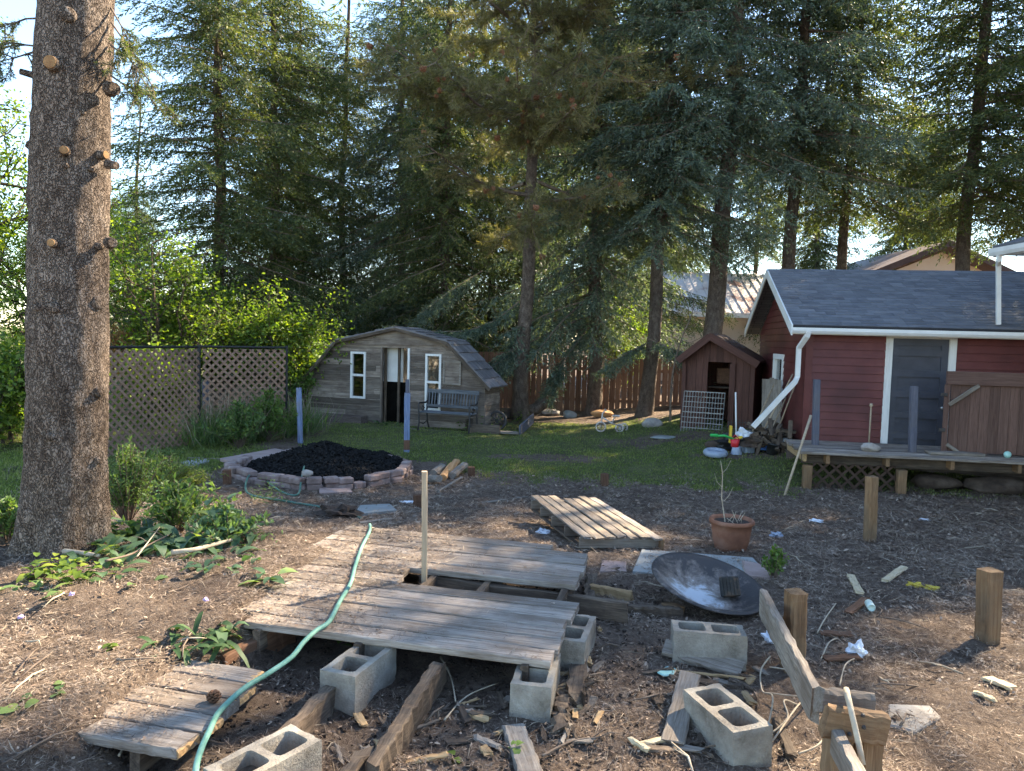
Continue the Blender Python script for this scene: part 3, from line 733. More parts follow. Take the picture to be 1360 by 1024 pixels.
# framed panel to the right of the window
a, b, c_, d_ = rc(589, 613, 479, 511)
pn = MB(); sf.box(pn, a, b, c_, d_, .012, .022)
po = pn.build('wall_panel', M['barn'], shed, sf.mat())
mb = MB(); e = .045
for r_ in ((a, b, d_-e, d_), (a, b, c_, c_+e), (a, a+e, c_+e, d_-e), (b-e, b, c_+e, d_-e)): sf.box(mb, *r_, .0225, .04)
mb.build('panel_frame', M['greywood'], po, sf.mat())
mb = MB(); sf.box(mb, dop[1]-.3, dop[1]+1.25, -.03, .03, .45, .5); tag(mb.build('edging_board', M['greywood'], None, sf.mat()), 'low pale edging board on the lawn in front of the shed bench', 'edging')
# rusty low planter box left of the door
pb = thing('planter_box', 'low brown planter box at the foot of the shed wall', 'planter', sf.p(.9, 0, .2))
mb = MB(); sf.box(mb, .55, 1.65, 0, .2, .1, .13); sf.box(mb, .55, 1.65, 0, .2, .37, .4); sf.box(mb, .55, .58, 0, .2, .13, .37); sf.box(mb, 1.62, 1.65, 0, .2, .13, .37)
mb.build('side', M['planter'], pb, sf.mat()); mb = MB(); sf.box(mb, .58, 1.62, .02, .16, .13, .37); mb.build('soil', M['potsoil'], pb)

# ------------------------------------------------------------------ garden bench
b0, b1 = ux(560, 555, sf, .45)[0], ux(629, 555, sf, .45)[0]
bn = thing('garden_bench', 'dark slatted garden bench with iron ends against the grey shed', 'bench', sf.p((b0+b1)/2, 0, .5))
for i in range(4): timber('seat_slat', sf.p(b0, .43, .3+.1*i), sf.p(b1, .43, .3+.1*i), .075, .025, M['bench'], bn, seg=4, wear=.001)
timber('back_rail', sf.p(b0, .88, .16), sf.p(b1, .88, .16), .03, .085, M['bench'], bn, seg=4, wear=.001)
timber('back_rail', sf.p(b0, .55, .22), sf.p(b1, .55, .22), .03, .06, M['bench'], bn, seg=4, wear=.001)
for i in range(17):
    a = b0+.06+(b1-b0-.12)*i/16; timber('back_slat', sf.p(a, .57, .217), sf.p(a, .85, .167), .03, .016, M['bench'], bn, up=sf.n, seg=2, wear=0)
for a in (b0+.02, b1-.02):
    mb = MB()
    mb.tube([sf.p(a, 0, .68), sf.p(a, .2, .62), sf.p(a, .4, .64), sf.p(a, .6, .66), sf.p(a, .64, .6), sf.p(a, .62, .3), sf.p(a, .66, .2)], .02, 6)
    mb.tube([sf.p(a, 0, .1), sf.p(a, .2, .2), sf.p(a, .42, .24), sf.p(a, .7, .19), sf.p(a, .92, .14)], .02, 6)
    mb.tube([sf.p(a, .41, .24), sf.p(a, .41, .65)], .018, 6); mb.tube([sf.p(a, .2, .2), sf.p(a, .15, .4), sf.p(a, .2, .62)], .014, 6)
    mb.tube([sf.p(a, .5, .35), sf.p(a, .56, .45), sf.p(a, .5, .52), sf.p(a, .45, .45), sf.p(a, .5, .38)], .012, 5)
    mb.build('bench_end', M['iron'], bn, smooth=True)

# ------------------------------------------------------------------ dark brown tool hut
hl = P(904, 573, 16.1); hr = P(998, 572, 15.45)
hf = Frame((hl.x, hl.y, min(g1(hl.x, hl.y), g1(hr.x, hr.y))-.03), math.atan2(hr.y-hl.y, hr.x-hl.x)); HW = (hr-hl).length
hut = thing('tool_hut', 'narrow dark brown gabled tool hut with open doorway by the garage', 'shed', hf.o)
hz = ux(903, 476, hf)[1]; hp = ux(946, 447, hf); 
pk = (hp[0], hp[1])
hull = [(0, -.05), (HW, -.05), (HW, hz), pk, (0, hz)]
do = rc(938, 970, 481, 590, hf); do = (do[0], do[1], -.1, do[3])
mb = MB(); board_wall(mb, hf, hull, [do], .14, .03, gap=.004, vertical=True, jn=.002); mb.build('front_wall', M['hut'], hut, hf.vmat())
mb = MB(); 
fb = Frame(hf.p(0, 0, -1.5), hf.ang); board_wall(mb, fb, hull, [], .14, .03, gap=.0, vertical=True, jn=.002); mb.build('rear_wall', M['hut'], hut, hf.vmat())
for a in (0, HW-.03): mb = MB(); hf.box(mb, a, a+.03, -.05, hz, -1.5, -.03); mb.build('side_wall', M['hut'], hut, hf.vmat())
for a in (0.03, HW-.03): timber('corner_post', hf.p(a, -.05, .03), hf.p(a, hz+.02, .03), .09, .05, M['hut'], hut, up=hf.n)
for s_, (ue, ze) in ((0, (-.07, hz-.03)), (1, (HW+.1, hz-.05))):
    a, b = hf.p(ue, ze, .25), hf.p(pk[0], pk[1]+.02, .25); back = -hf.n*1.7; up_ = Vector((0, 0, .05))
    mb = MB(); c8 = [a, b, b+back, a+back] if s_ else [b, a, a+back, b+back]
    mb.hexa(c8+[v+up_ for v in c8]); mb.build('roof', M['hut'], hut)
    timber('barge_board', a+Vector((0, 0, -.02)), b+Vector((0, 0, -.02)), .03, .15, M['hut'], hut, seg=4)
# open door leaf, half-height shelf and small things in the doorway
timber('door_leaf', hf.p(do[1]+.02, .0, .03), hf.p(do[1]+.02, do[3]-.02, .03), .12, .03, M['hut'], hut, up=hf.n)
timber('shelf', hf.p(do[0]-.05, .95, -.6), hf.p(do[1]+.05, .95, -.6), .4, .03, M['rot'], hut)
mb = MB(); mb.cbox(hf.p((do[0]+do[1])/2, 1.2, -.6), (.3, .25, .35), hf.mat().to_3x3(), .02); tag(mb.build('storage_crate', M['stub']), 'brown box on the shelf inside the dark tool hut', 'box')
# wire dog crate panel leaning on the hut
cr = thing('wire_crate', 'folded wire dog crate leaning against the brown tool hut', 'crate', hf.p(.5, 0, .3))
cu0, cu1 = ux(907, 545, hf, .25)[0], ux(961, 545, hf, .25)[0]; ch_ = ux(935, 521, hf, .25)[1]
def cpt(u, z, off=0): return hf.p(u, z, .42-.22*z/ch_+off)
for off, nm in ((0, 'front_grid'), (-.06, 'rear_grid')):
    mb = MB()
    for i in range(15): u = cu0+(cu1-cu0)*i/14; mb.tube([cpt(u, 0, off), cpt(u, ch_, off)], .0045, 4)
    for i in range(9): z = ch_*i/8; mb.tube([cpt(cu0, z, off), cpt(cu1, z, off)], .0055 if i not in (0, 8, 4) else .009, 4)
    mb.build(nm, M['wire'], cr)

# ------------------------------------------------------------------ board fence at the back
fa, fbb = P(575, 540, 22.6), P(1030, 548, 20.4)
ff = Frame((fa.x, fa.y, min(g1(fa.x, fa.y), g1(fbb.x, fbb.y))), math.atan2(fbb.y-fa.y, fbb.x-fa.x)); FL = math.hypot(fbb.x-fa.x, fbb.y-fa.y)
fen = thing('board_fence', 'brown vertical board fence with bright gaps behind the spruces', 'fence', ff.o)
u = 0.0; k = 0; mb = MB()
while u < FL:
    w_ = rnd.uniform(.13, .15); h_ = 1.62+.03*math.sin(u*.8)+rnd.uniform(-.015, .015)
    ff.box(mb, u, u+w_, -.1, h_, 0, .02+rnd.uniform(-.003, .003)); u += w_+rnd.choice((.012, .02, .03, .045))
mb.build('board_panel', M['fence'], fen, ff.vmat())
for z in (.35, 1.25): timber('rail', ff.p(0, z, -.03), ff.p(FL, z, -.03), .04, .09, M['fence'], fen, seg=4)
u = .4
while u < FL: timber('fence_post', ff.p(u, -.2, -.1), ff.p(u, 1.65, -.1), .09, .09, M['fence'], fen, up=ff.n); u += 2.4

# ------------------------------------------------------------------ lattice fence at the left
la, lm, lb = g(120, 612), g(266, 588), P(381, 567, 14.6)
lb.z = g1(lb.x, lb.y)
ang1 = math.atan2(lm.y-la.y, lm.x-la.x); ang2 = math.atan2(lb.y-lm.y, lb.x-lm.x)
lf = thing('lattice_fence', 'tall bleached lattice panels on a black tube frame fence at the left', 'fence', lm)
for (a, b, an) in ((la, lm, ang1), (lm, lb, ang2)):
    f = Frame((a.x, a.y, (a.z+b.z)/2), an); L_ = math.hypot(b.x-a.x, b.y-a.y)
    zt = ux(205 if a is la else 320, 461, f)[1]
    mb = MB(); lattice(mb, f, .04, L_-.04, .0, zt-.04, .105, .042, .008); mb.build('lattice_panel', M['lattice'], lf, f.mat())
    mb = MB(); mb.tube([f.p(-.02, zt, -.03), f.p(L_+.02, zt, -.03)], .022, 8); mb.build('top_rail', M['black'], lf)
    mb = MB(); mb.tube([f.p(L_, -.2, -.03), f.p(L_, zt+.04, -.03)], .034 if a is la else .024, 8); mb.build('fence_post', M['black'], lf)
ax_ = Vector((math.cos(ang1), math.sin(ang1), 0))
# ------------------------------------------------------------------ neighbouring houses
def far_house(name, label, cat, px0, px1, d, eave, ridge, depth, wallm, roofm, rib=True, ang=0):
    a = P(px0, 455, d); b = P(px1, 455, d); f = Frame((a.x, a.y, -.4), ang); L_ = b.x-a.x
    t = thing(name, label, cat, f.o)
    mb = MB(); board_wall(mb, f, [(0, 0), (L_, 0), (L_, eave+.4), (0, eave+.4)], [], .2, .1, gap=0, lap=.012, jn=0); mb.build('wall', wallm, t, f.mat())
    mb = MB(); f.box(mb, 0, .1, 0, eave+.4, -depth, -.1); f.box(mb, L_-.1, L_, 0, eave+.4, -depth, -.1); f.box(mb, .1, L_-.1, 0, eave+.4, -depth, -depth+.1); mb.build('rear_wall', wallm, t, f.mat())
    mb = MB()
    for n0, n1 in ((.5, -depth/2), (-depth-.5, -depth/2)):
        p = [f.p(-.4, eave+.35, n0), f.p(L_+.4, eave+.35, n0), f.p(L_+.4, ridge+.4, n1), f.p(-.4, ridge+.4, n1)]
        if n0 < 0: p = p[::-1]
        mb.hexa(p+[v+Vector((0, 0, .08)) for v in p])
    ro = mb.build('roof', roofm, t, f.mat())
    if rib:
        mb = MB(); u = -.35
        while u < L_+.4:
            p0 = f.p(u, eave+.435, .51); p1 = f.p(u, ridge+.485, -depth/2); X = f.u*.05; Z = Vector((0, 0, .045))
            mb.hexa([p0, p0+X, p1+X, p1, p0+Z, p0+X+Z, p1+X+Z, p1+Z]); u += .42
        mb.build('roof_rib', roofm, ro, f.mat())
    mb = MB(); f.box(mb, -.4, L_+.4, eave+.22, eave+.35, .48, .52); mb.build('fascia', M['white'], t)
    return t, f, L_
far_house('neighbour_house', 'tan sided house with bright ribbed metal roof behind the tool hut', 'house', 845, 1085, 34, 3.1, 5.2, 7, M['tansiding'], M['metalroof'])
far_house('neighbour_garage', 'low outbuilding with rusty ribbed metal roof behind the grey shed', 'outbuilding', 318, 640, 31, 1.95, 3.35, 6.5, M['stub'], M['metalroof'], ang=R(-4))
# beige gable with brown verge over the garage roof
ga = P(1120, 420, 30); gf = Frame((ga.x, ga.y, -.4), R(0)); gh = thing('gabled_house', 'beige gable end with dark brown verge behind the garage roof', 'house', gf.o)
e0 = ux(1135, 372, gf); r0 = ux(1252, 325, gf); Wd = (r0[0]-e0[0])*2
hull = [(e0[0]+.6, 0), (e0[0]+Wd-.6, 0), (e0[0]+Wd-.6, e0[1]), (r0[0], r0[1]-.3), (e0[0]+.6, e0[1])]
mb = MB(); board_wall(mb, gf, hull, [], .2, .1, gap=0, lap=.012, jn=0); mb.build('gable_wall', M['tansiding'], gh, gf.mat())
for s_ in (0, 1):
    a = gf.p(e0[0]+s_*Wd, e0[1], .5); b = gf.p(r0[0], r0[1], .5); back = -gf.n*8
    mb = MB(); c8 = [a, b, b+back, a+back]; c8 = c8 if s_ else c8[::-1]; mb.hexa(c8+[v+Vector((0, 0, .12)) for v in c8]); mb.build('roof', M['browntrim'], gh)
    timber('verge_board', a-gf.n*-.02, b-gf.n*-.02, .04, .24, M['browntrim'], gh, seg=2, wear=0)

# ------------------------------------------------------------------ house at the right: only its eave corner and downspout are in view
hc = P(1322, 333, 11.4)
hx = hc.x+.05; hzv = hc.z
hh = thing('house', 'white house eave with gutter and long downspout at the right edge', 'house', (hx+.9, 6, -.4))
mb = MB(); mb.box((hx+3.5, 6.0, 1.35), (5.4, 10.6, hzv+.0)); mb.build('wall', M['tansiding'], hh)
def yprism(mb, poly, y0, y1): mb.prism(poly, Vector((1, 0, 0)), Vector((0, 0, 1)), Vector((0, 1, 0)), (0, 0, 0), y0, y1)
mb = MB(); yprism(mb, [(hx, hzv+.09), (hx+3.6, hzv+1.29), (hx+7.2, hzv+.09), (hx+7.2, hzv+.03), (hx+3.6, hzv+1.23), (hx, hzv+.03)][::-1], .5, 11.55); mb.build('roof', M['shingletab'], hh)
mb = MB(); mb.box((hx+.012, 6.02, hzv-.03), (.02, 11.0, .12)); mb.build('fascia', M['white'], hh)
mb = MB(); mb.box((hx+.4, 6.02, hzv-.05), (.74, 11.0, .012)); mb.build('soffit', M['white'], hh)
mb = MB(); yprism(mb, [(hx-.003, hzv-.08), (hx-.075, hzv-.08), (hx-.1, hzv-.03), (hx-.1, hzv+.035), (hx-.085, hzv+.035), (hx-.085, hzv-.02), (hx-.068, hzv-.068), (hx-.003, hzv-.068)], .5, 11.5); mb.build('gutter', M['white'], hh)
dsp = [Vector((hx-.05, 11.3, hzv-.07)), Vector((hx-.05, 11.3, hzv-.16)), P(1326, 352, 11.42), P(1326, 362, 11.45), P(1326, 431, 11.5)]
mb = MB(); mb.tube(dsp, .04, 4); mb.build('downspout', M['white'], hh)
# ------------------------------------------------------------------ walkway platforms
DT = .225                                                    # top of the boards
def up3(u, v, z): q = xy(u, v); return Vector((q.x, q.y, z))
bw = thing('board_walkway', 'long low walkway of weathered grey boards with a gap where boards are missing', 'walkway', up3(-.9, .9, 0))
v = 0.0; rows = []
for i, (wd, u0, u1) in enumerate([(.138, -1.64, .0), (.136, -1.8, .01), (.14, -1.92, .0), (.137, -1.95, -.015), (.14, -2.0, .012), (.128, -2.0, .015),
                                  (.14, -2.0, -1.13), (.14, -2.0, -1.15), (.139, -2.0, -.05), (.14, -2.0, -.06), (.139, -2.0, -.045), (.14, -2.0, -.06), (.142, -2.0, -.07), (.135, -1.98, -.35)]):
    dz = rnd.uniform(-.004, .004); tl = rnd.uniform(-.004, .004)
    timber('board', up3(u0, v+wd/2, DT-.019+dz), up3(u1, v+wd/2, DT-.019-dz+tl), wd-.008, .038, M['deck'], bw, wear=.0022, seg=22, rag=.006, ch=.005)
    v += wd+.003
for u_, z_ in ((-1.55, .09), (-.98, .09), (-.62, .08), (-.12, .09)):
    timber('joist', up3(u_, -.02 if u_ != -.62 else .6, z_+.045), up3(u_, 1.9, z_+.045), .042, .12, M['rot'], bw, wear=.004)
timber('joist', up3(-1.1, 1.14, .12), up3(.28, 1.10, .1), .05, .12, M['rot'], bw, wear=.006, rag=.02)
# lower platform, half under the litter
lw = thing('board_platform', 'short low platform of split grey boards half buried in needle litter', 'platform', up3(-1.7, -.7, 0))
v = -1.02; LT = .145
for i, (wd, u0, u1) in enumerate([(.138, -1.7, -1.25), (.136, -2.0, -1.24), (.14, -2.5, -1.27), (.14, -2.5, -1.27), (.138, -2.4, -1.32)]):
    timber('board', up3(u0, v+wd/2, LT-.02), up3(u1, v+wd/2, LT-.02+rnd.uniform(-.004, .004)), wd-.009, .042, M['deck'], lw, wear=.003, seg=16, rag=.012, ch=.005); v += wd+.004
timber('joist', up3(-1.45, -1.0, .06), up3(-1.45, -.3, .06), .045, .11, M['rot'], lw)
# sunlight on the lower platform's right-hand board ends, put into a pale orange colour
for i in range(5):
    vv = -1.02+.142*i+.069; uu = (-1.25, -1.24, -1.27, -1.27, -1.32)[i]
    timber('sunlit_end', up3(uu-.012, vv-.06, LT-.021), up3(uu-.012, vv+.062, LT-.021), .034, .036, M['deckend'], lw, wear=.004, seg=8)

# ------------------------------------------------------------------ loose timbers
def loose(name, label, cat, a, b, w, t, mat, za=0., zb=0., group=None, **k):
    """a, b: pixels of the two ends of the top edge's ground line; za, zb: height of the axis over the ground"""
    p, q = (g(*a) if len(a) == 2 else Vector(a)), (g(*b) if len(b) == 2 else Vector(b))
    p = p+Vector((0, 0, za)); q = q+Vector((0, 0, zb))
    k.setdefault('wear', .004); k.setdefault('rag', .015)
    return tag(timber(name, p, q, w, t, mat, None, **k), label, cat, group)
loose('rotten_beam', 'rotten dark beam running under the hose beside the lower platform', 'beam', up3(-.98, -.02, .06), up3(-.96, -1.35, .03), .06, .12, M['rot'], seg=26, wear=.011, rag=.05)
loose('rotten_beam', 'splintered grey beam sticking out below the walkway between two concrete blocks', 'beam', up3(-.55, .0, .1), up3(-.53, -.82, .05), .055, .13, M['rot'], seg=22, wear=.008, rag=.04)
loose('rotten_beam', 'short broken beam end low at the bottom edge beside the grey block', 'beam', up3(-.6, -.72, .05), up3(-.62, -1.3, .03), .06, .1, M['rot'], seg=16, wear=.011, rag=.04)
loose('beam_end', 'brown beam end poking out under the walkway beside the fern', 'beam', up3(-1.5, .25, .1), up3(-1.62, -.2, .06), .05, .14, M['stub'], wear=.006, rag=.02)
loose('crumbled_beam', 'crumbling strip of rotten wood right of the walkway', 'beam', (786, 772), (762, 940), .075, .07, M['rot'], .03, .03, seg=34, wear=.018, rag=.06)
loose('crumbled_beam', 'frayed rotten splinter pile right of the corner block', 'beam', (752, 925), (742, 975), .06, .04, M['rot'], .02, .02, seg=14, wear=.018, rag=.06)
loose('ground_board', 'pale board end half buried at the bottom of the picture', 'board', (682, 972), (706, 1040), .1, .04, M['greywood'], .015, .02, seg=12)
loose('grey_board', 'weathered grey board propped against the upper concrete block', 'board', (884, 872), (984, 897), .1, .03, M['greywood'], .05, .03, seg=12, rot=R(25))
loose('scrap_stick', 'thin pale slat lying between the two concrete blocks', 'slat', (884, 893), (988, 905), .035, .014, M['deckend'], .015, .015, seg=10, up=(0, .5, 1))
loose('scrap_stick', 'dark splintered slat below the pale slat between the concrete blocks', 'slat', (890, 903), (985, 915), .05, .02, M['rot'], .01, .01, seg=10)
loose('short_board', 'short weathered board lying slanted left of the lowest concrete block', 'board', (915, 920), (893, 993), .1, .025, M['greywood'], .09, .02, seg=10)
loose('scrap_stick', 'narrow dark slat in the litter right of the lowest concrete block', 'slat', (1030, 960), (1052, 1010), .045, .03, M['rot'], .015, .015, seg=10)
loose('support_beam', 'dark beam end sticking out right of the upper walkway boards', 'beam', (785, 790), (838, 800), .05, .07, M['deckend'], .04, .04, seg=10)
loose('split_log', 'split rotten log in front of the fire bowl', 'log', (815, 812), (905, 820), .06, .06, M['rot'], .02, .03, seg=16, wear=.01)
loose('wood_block', 'short block of wood under the near edge of the fire bowl', 'block', (884, 812), (905, 818), .07, .06, M['treated'], .03, .03, seg=4)
loose('pale_stick', 'pale stick lying on the mulch beyond the thin stake', 'stick', (582, 655), (613, 636), .04, .03, M['greywood'], .02, .02, seg=8)
loose('fallen_board', 'thin weathered board on the ground beside the red stub post', 'board', (640, 668), (700, 660), .05, .02, M['greywood'], .0, .0, seg=6)
for k_, (a, b, lab) in enumerate([((1130, 768), (1142, 792), 'pale split chip of wood upright on the mulch near the can'), ((1125, 818), (1150, 800), 'brown scrap of wood beside the pale green can'),
                     ((1090, 845), (1130, 848), 'reddish scrap of board left of the white rag'), ((1095, 880), (1140, 878), 'dark stick of wood just below the white rag'),
                     ((1310, 905), (1345, 920), 'bleached flat chip of wood near the right edge'), ((1295, 925), (1322, 936), 'thin pale splinter on the mulch near the right edge'),
                     ((1175, 775), (1200, 757), 'yellowish splintered wood in the light patch'), ((845, 995), (900, 985), 'yellow splinter of wood near the bottom'),
                     ((838, 988), (860, 1003), 'short splinter crossing the yellow one near the bottom'), ((478, 697), (520, 692), 'grey board by the start of the hose'), ((250, 610), (300, 612), 'grey board lying left of the fire pit')]):
    loose('wood_scrap', lab, 'scrap wood', a, b, .06 if k_ not in (5, 7, 8) else .025, .02, M['paperchip'] if k_ in (0, 5, 6, 7, 8, 4) else (M['greywood'] if k_ > 8 else M['stub']), .02, .025, seg=6, group='wood scraps lying about the yard', wear=.005)

# ------------------------------------------------------------------ concrete blocks
def block_mesh():
    L_, W_, H_ = .39, .19, .19; mb = MB(); sh = .032
    hx0 = .0175; hl = (L_-.0345*2-.035)/2
    def ring(x0, x1): return [(x0, -W_/2+sh), (x1, -W_/2+sh), (x1, W_/2-sh), (x0, W_/2-sh)]
    # shells and webs as butted boxes with a faint taper
    mb.box((0, -W_/2+sh/2, 0), (L_, sh, H_)); mb.box((0, W_/2-sh/2, 0), (L_, sh, H_))
    iw = W_-2*sh
    for x, w_ in ((-L_/2+.0175, .035), (0, .035), (L_/2-.0175, .035)): mb.box((x, 0, 0), (w_, iw, H_))
    f = .02
    for x0, x1 in ((-L_/2+.035, -.0175), (.0175, L_/2-.035)):
        for (cx, sx) in ((x0, 1), (x1, -1)):
            for (cy, sy) in ((-W_/2+sh, 1), (W_/2-sh, -1)):
                p = [(cx, cy), (cx+sx*f, cy), (cx+sx*f*.3, cy+sy*f*.3), (cx, cy+sy*f)]
                if sx*sy < 0: p = p[::-1]
                mb.prism(p, Vector((1, 0, 0)), Vector((0, 1, 0)), Vector((0, 0, 1)), (0, 0, 0), -H_/2, H_/2)
    # cast surface: uneven faces and chipped corners
    bm = bmesh.new(); vs = [bm.verts.new(v) for v in mb.v]
    for f in mb.f: bm.faces.new([vs[i] for i in f])
    bmesh.ops.subdivide_edges(bm, edges=[e for e in bm.edges if e.calc_length() > .05], cuts=7, use_grid_fill=True)
    from mathutils import noise as mn_
    for v in bm.verts:
        p = v.co.copy(); q = Vector((abs(p.x)/(L_/2), abs(p.y)/(W_/2), abs(p.z)/(H_/2)))
        edge = sorted(q)[1]                                   # near an outer edge?
        v.co += Vector((mn_.noise(p*55), mn_.noise(p*55+Vector((9, 0, 0))), mn_.noise(p*55+Vector((0, 9, 0)))))*.0016
        if edge > .93: v.co -= p*.05*max(0, mn_.noise(p*26+Vector((3, 1, 2)))-.05)
    bm.verts.index_update(); m2 = MB(); m2.add([v.co for v in bm.verts], [[v.index for v in f.verts] for f in bm.faces]); bm.free()
    return m2
blk = None
def put_block(label, px, top_z, ang, tilt=0, tx=0):
    """px: pixel of the top face's centre"""
    global blk
    c = gp(px[0], px[1], top_z); Mx = Matrix.Translation((c.x, c.y, top_z-.095)) @ Matrix.Rotation(ang, 4, 'Z') @ Matrix.Rotation(tilt, 4, 'Y') @ Matrix.Rotation(tx, 4, 'X')
    if blk is None:
        blk = block_mesh().build('concrete_block', M['concrete']); o = blk
    else:
        o = blk.copy(); COL.objects.link(o)
    o.matrix_world = Mx
    return tag(o, label, 'concrete block', 'hollow concrete blocks')
put_block('hollow concrete block lying crosswise below the fire bowl', (941, 834), .185, R(-8), tx=R(-3))
put_block('hollow concrete block pointing at the viewer beside the slanted short board', (965, 938), .165, R(-72), tx=R(2))
put_block('hollow concrete block under the right front corner of the walkway', (713, 886), .172, R(80))
put_block('hollow concrete block under the walkway left of the splintered beam', (478, 872), .18, R(70))
put_block('hollow concrete block at the bottom edge beside the hose', (352, 1000), .16, R(55))
put_block('hollow concrete block standing beyond the right end of the walkway', (762, 832), .185, R(75))

# ------------------------------------------------------------------ pallet
zt = g(825, 722).z+.135
pa, pb_, pc, pd = gp(772, 712, zt), gp(880, 713, zt), gp(806, 654, zt+.0), gp(704, 660, zt+.0)
pt = thing('wooden_pallet', 'weathered wooden pallet lying on the mulch in front of the lawn', 'pallet', ((pa+pb_+pc+pd)/4))
ex = (pb_-pa); ey = (pd-pa)
def ppt(a, b, z): q = pa+ex*a+ey*b; return Vector((q.x, q.y, z))
for i in range(7):
    a = (i+.5)/7; e = (.0, .0, .02, -.01, 0, .02, 0)[i]
    if i in (2, 3): pass
    timber('pallet_board', ppt(a+rnd.uniform(-.008, .008), -.01+rnd.uniform(-.02, .02), zt-.01+rnd.uniform(-.004, .006)), ppt(a+rnd.uniform(-.012, .012), (1.0+e if i not in (3, 4) else .93)+rnd.uniform(-.02, .02), zt-.0+rnd.uniform(-.006, .01)), ex.length/7-.016+rnd.uniform(-.008, .004), .02, M['pallet' if i % 3 else 'deck'], pt, wear=.004, seg=16, rag=.018)
for b in (.03, .28, .52, .76, .97): timber('stringer', ppt(0.0, b, zt-.072), ppt(1, b, zt-.072), .038, .1, M['pallet'], pt, seg=6)
for i in range(3): timber('bottom_board', ppt((.07, .5, .93)[i], .0, zt-.133), ppt((.07, .5, .93)[i], .99, zt-.133), .09, .018, M['rot'], pt, seg=6)
timber('end_block', ppt(.985, -.005, zt-.15), ppt(.985, -.005, zt-.022), .04, .05, M['treated'], pt, up=(0, -1, 0), seg=4)

# ------------------------------------------------------------------ posts
def post(name, label, base, top, w, mat, group=None, d=None, cap=None, par=None):
    b = g(*base) if d is None else P(base[0], base[1], d)
    t = P(top[0], top[1], b.y); ax = (t-b)
    o = timber(name, b-ax.normalized()*.06, t, w, w, mat, par, up=(.18, -1, 0), wear=.0035, seg=12, ch=.011, rag=.006)
    if par is None: tag(o, label, 'post', group)
    return o
GB = 'blue painted posts round the fire pit'
post('blue_post', 'pale blue painted post at the left rear of the fire pit', (399, 588), (397, 515), .095, M['bluepost'], GB)
p_ = post('blue_post', 'blue painted post with dark top in front of the shed door', (540, 600), (541, 522), .1, M['bluepost'], GB)
pq_ = g(540, 600); tag(timber('post_cap_board', P(541, 522, pq_.y), P(541, 504, pq_.y), .06, .08, M['slate'], p_, up=(.18, -1, 0), seg=3))
tag(timber('bare_foot', P(540, 597, pq_.y-.002), P(540.2, 584, pq_.y-.002), .104, .104, M['stub'], p_, up=(.18, -1, 0), seg=3))
post('blue_post', 'grey blue post beside the black pole of the lattice fence', (273, 578), (273, 506), .11, M['slate'], GB)
GT = 'brown timber posts left standing in the mulch'
post('timber_post', 'tall square brown post nearest the right edge', (1311, 852), (1315, 757), .105, M['treated'], GT)
post('timber_post', 'round-topped yellowish post in front of the right deck', (1155, 719), (1158, 633), .1, M['treated'], GT)
post('timber_post', 'brown post behind the edge-on plank near the fire bowl', (1054, 886), (1057, 786), .095, M['treated'], GT)
GS = 'short dark post stubs'
post('post_stub', 'short dark post stub left of the fire pit near the lattice', (223, 627), (223, 606), .1, M['stub'], GS)
post('post_stub', 'short dark post stub at the corner of the brick ring', (302, 643), (301, 624), .1, M['stub'], GS)
post('post_stub', 'short red brown stub at the edge of the lawn above the pallet', (803, 645), (803, 629), .1, M['stub'], GS)
post('post_stub', 'short red brown stub left of the thin stake', (555, 674), (555, 657), .11, M['stub'], GS)
post('post_stub', 'short dark stub at the lawn edge beside the firewood', (626, 633), (626, 620), .1, M['stub'], GS)
st_ = up3(-1.0, 1.0, .02)
tag(timber('thin_stake', st_, P(564, 626, st_.y-.05), .036, .036, M['handle'], None, up=(.2, -1, 0), wear=.002), 'tall thin brown stake standing in the gap of the walkway', 'stake')
# ------------------------------------------------------------------ fire pit: ring of blocks and black mulch
ring_px = [(303, 628), (345, 641), (405, 648), (470, 646), (530, 637), (543, 622), (530, 611), (475, 603), (425, 598), (392, 598), (345, 607)]
ring = [g(a, b+2) for a, b in ring_px]
per = []; n_ = len(ring)
for i in range(n_):
    a, b = ring[i], ring[(i+1) % n_]; L_ = (b-a).length; k = max(1, round(L_/.205))
    for j in range(k): per.append((a.lerp(b, (j+.5)/k), math.atan2(b.y-a.y, b.x-a.x)))
mb = MB(); mb.cbox((0, 0, 0), (.2, .15, .085), None, .014); bk0 = mb.build('edging_block', M['brick']); first = True
def put_brick(p, an, z, lab):
    global first
    o = bk0 if first else bk0.copy()
    if not first: COL.objects.link(o)
    first = False
    o.matrix_world = Matrix.Translation((p.x, p.y, z)) @ Matrix.Rotation(an+rnd.uniform(-.08, .08), 4, 'Z') @ Matrix.Rotation(rnd.uniform(-.04, .04), 4, 'X')
    tag(o, lab, 'edging block', 'edging blocks round the black mulch')
for p, an in per:
    z = g1(p.x, p.y)
    put_brick(p+Vector((rnd.uniform(-.03, .03), rnd.uniform(-.03, .03), 0)), an+rnd.uniform(-.12, .12), z+.03, 'pinkish edging block in the low course of the ring round the black mulch')
    if p.y < np.mean([r.y for r in ring])+.1 and rnd.random() < .96: put_brick(p+Vector((rnd.uniform(-.02, .02), rnd.uniform(-.02, .02), 0)), an+rnd.uniform(-.1, .1), z+.116, 'pinkish edging block in the top course of the ring round the black mulch')
cx_ = sum((r.x for r in ring))/n_; cy_ = sum((r.y for r in ring))/n_
hc_ = g(436, 618); mb = MB(); pts = []
pk_z = P(422, 594, cy_).z
RX = max(r.x for r in ring)-cx_; RY = (max(r.y for r in ring)-min(r.y for r in ring))/2
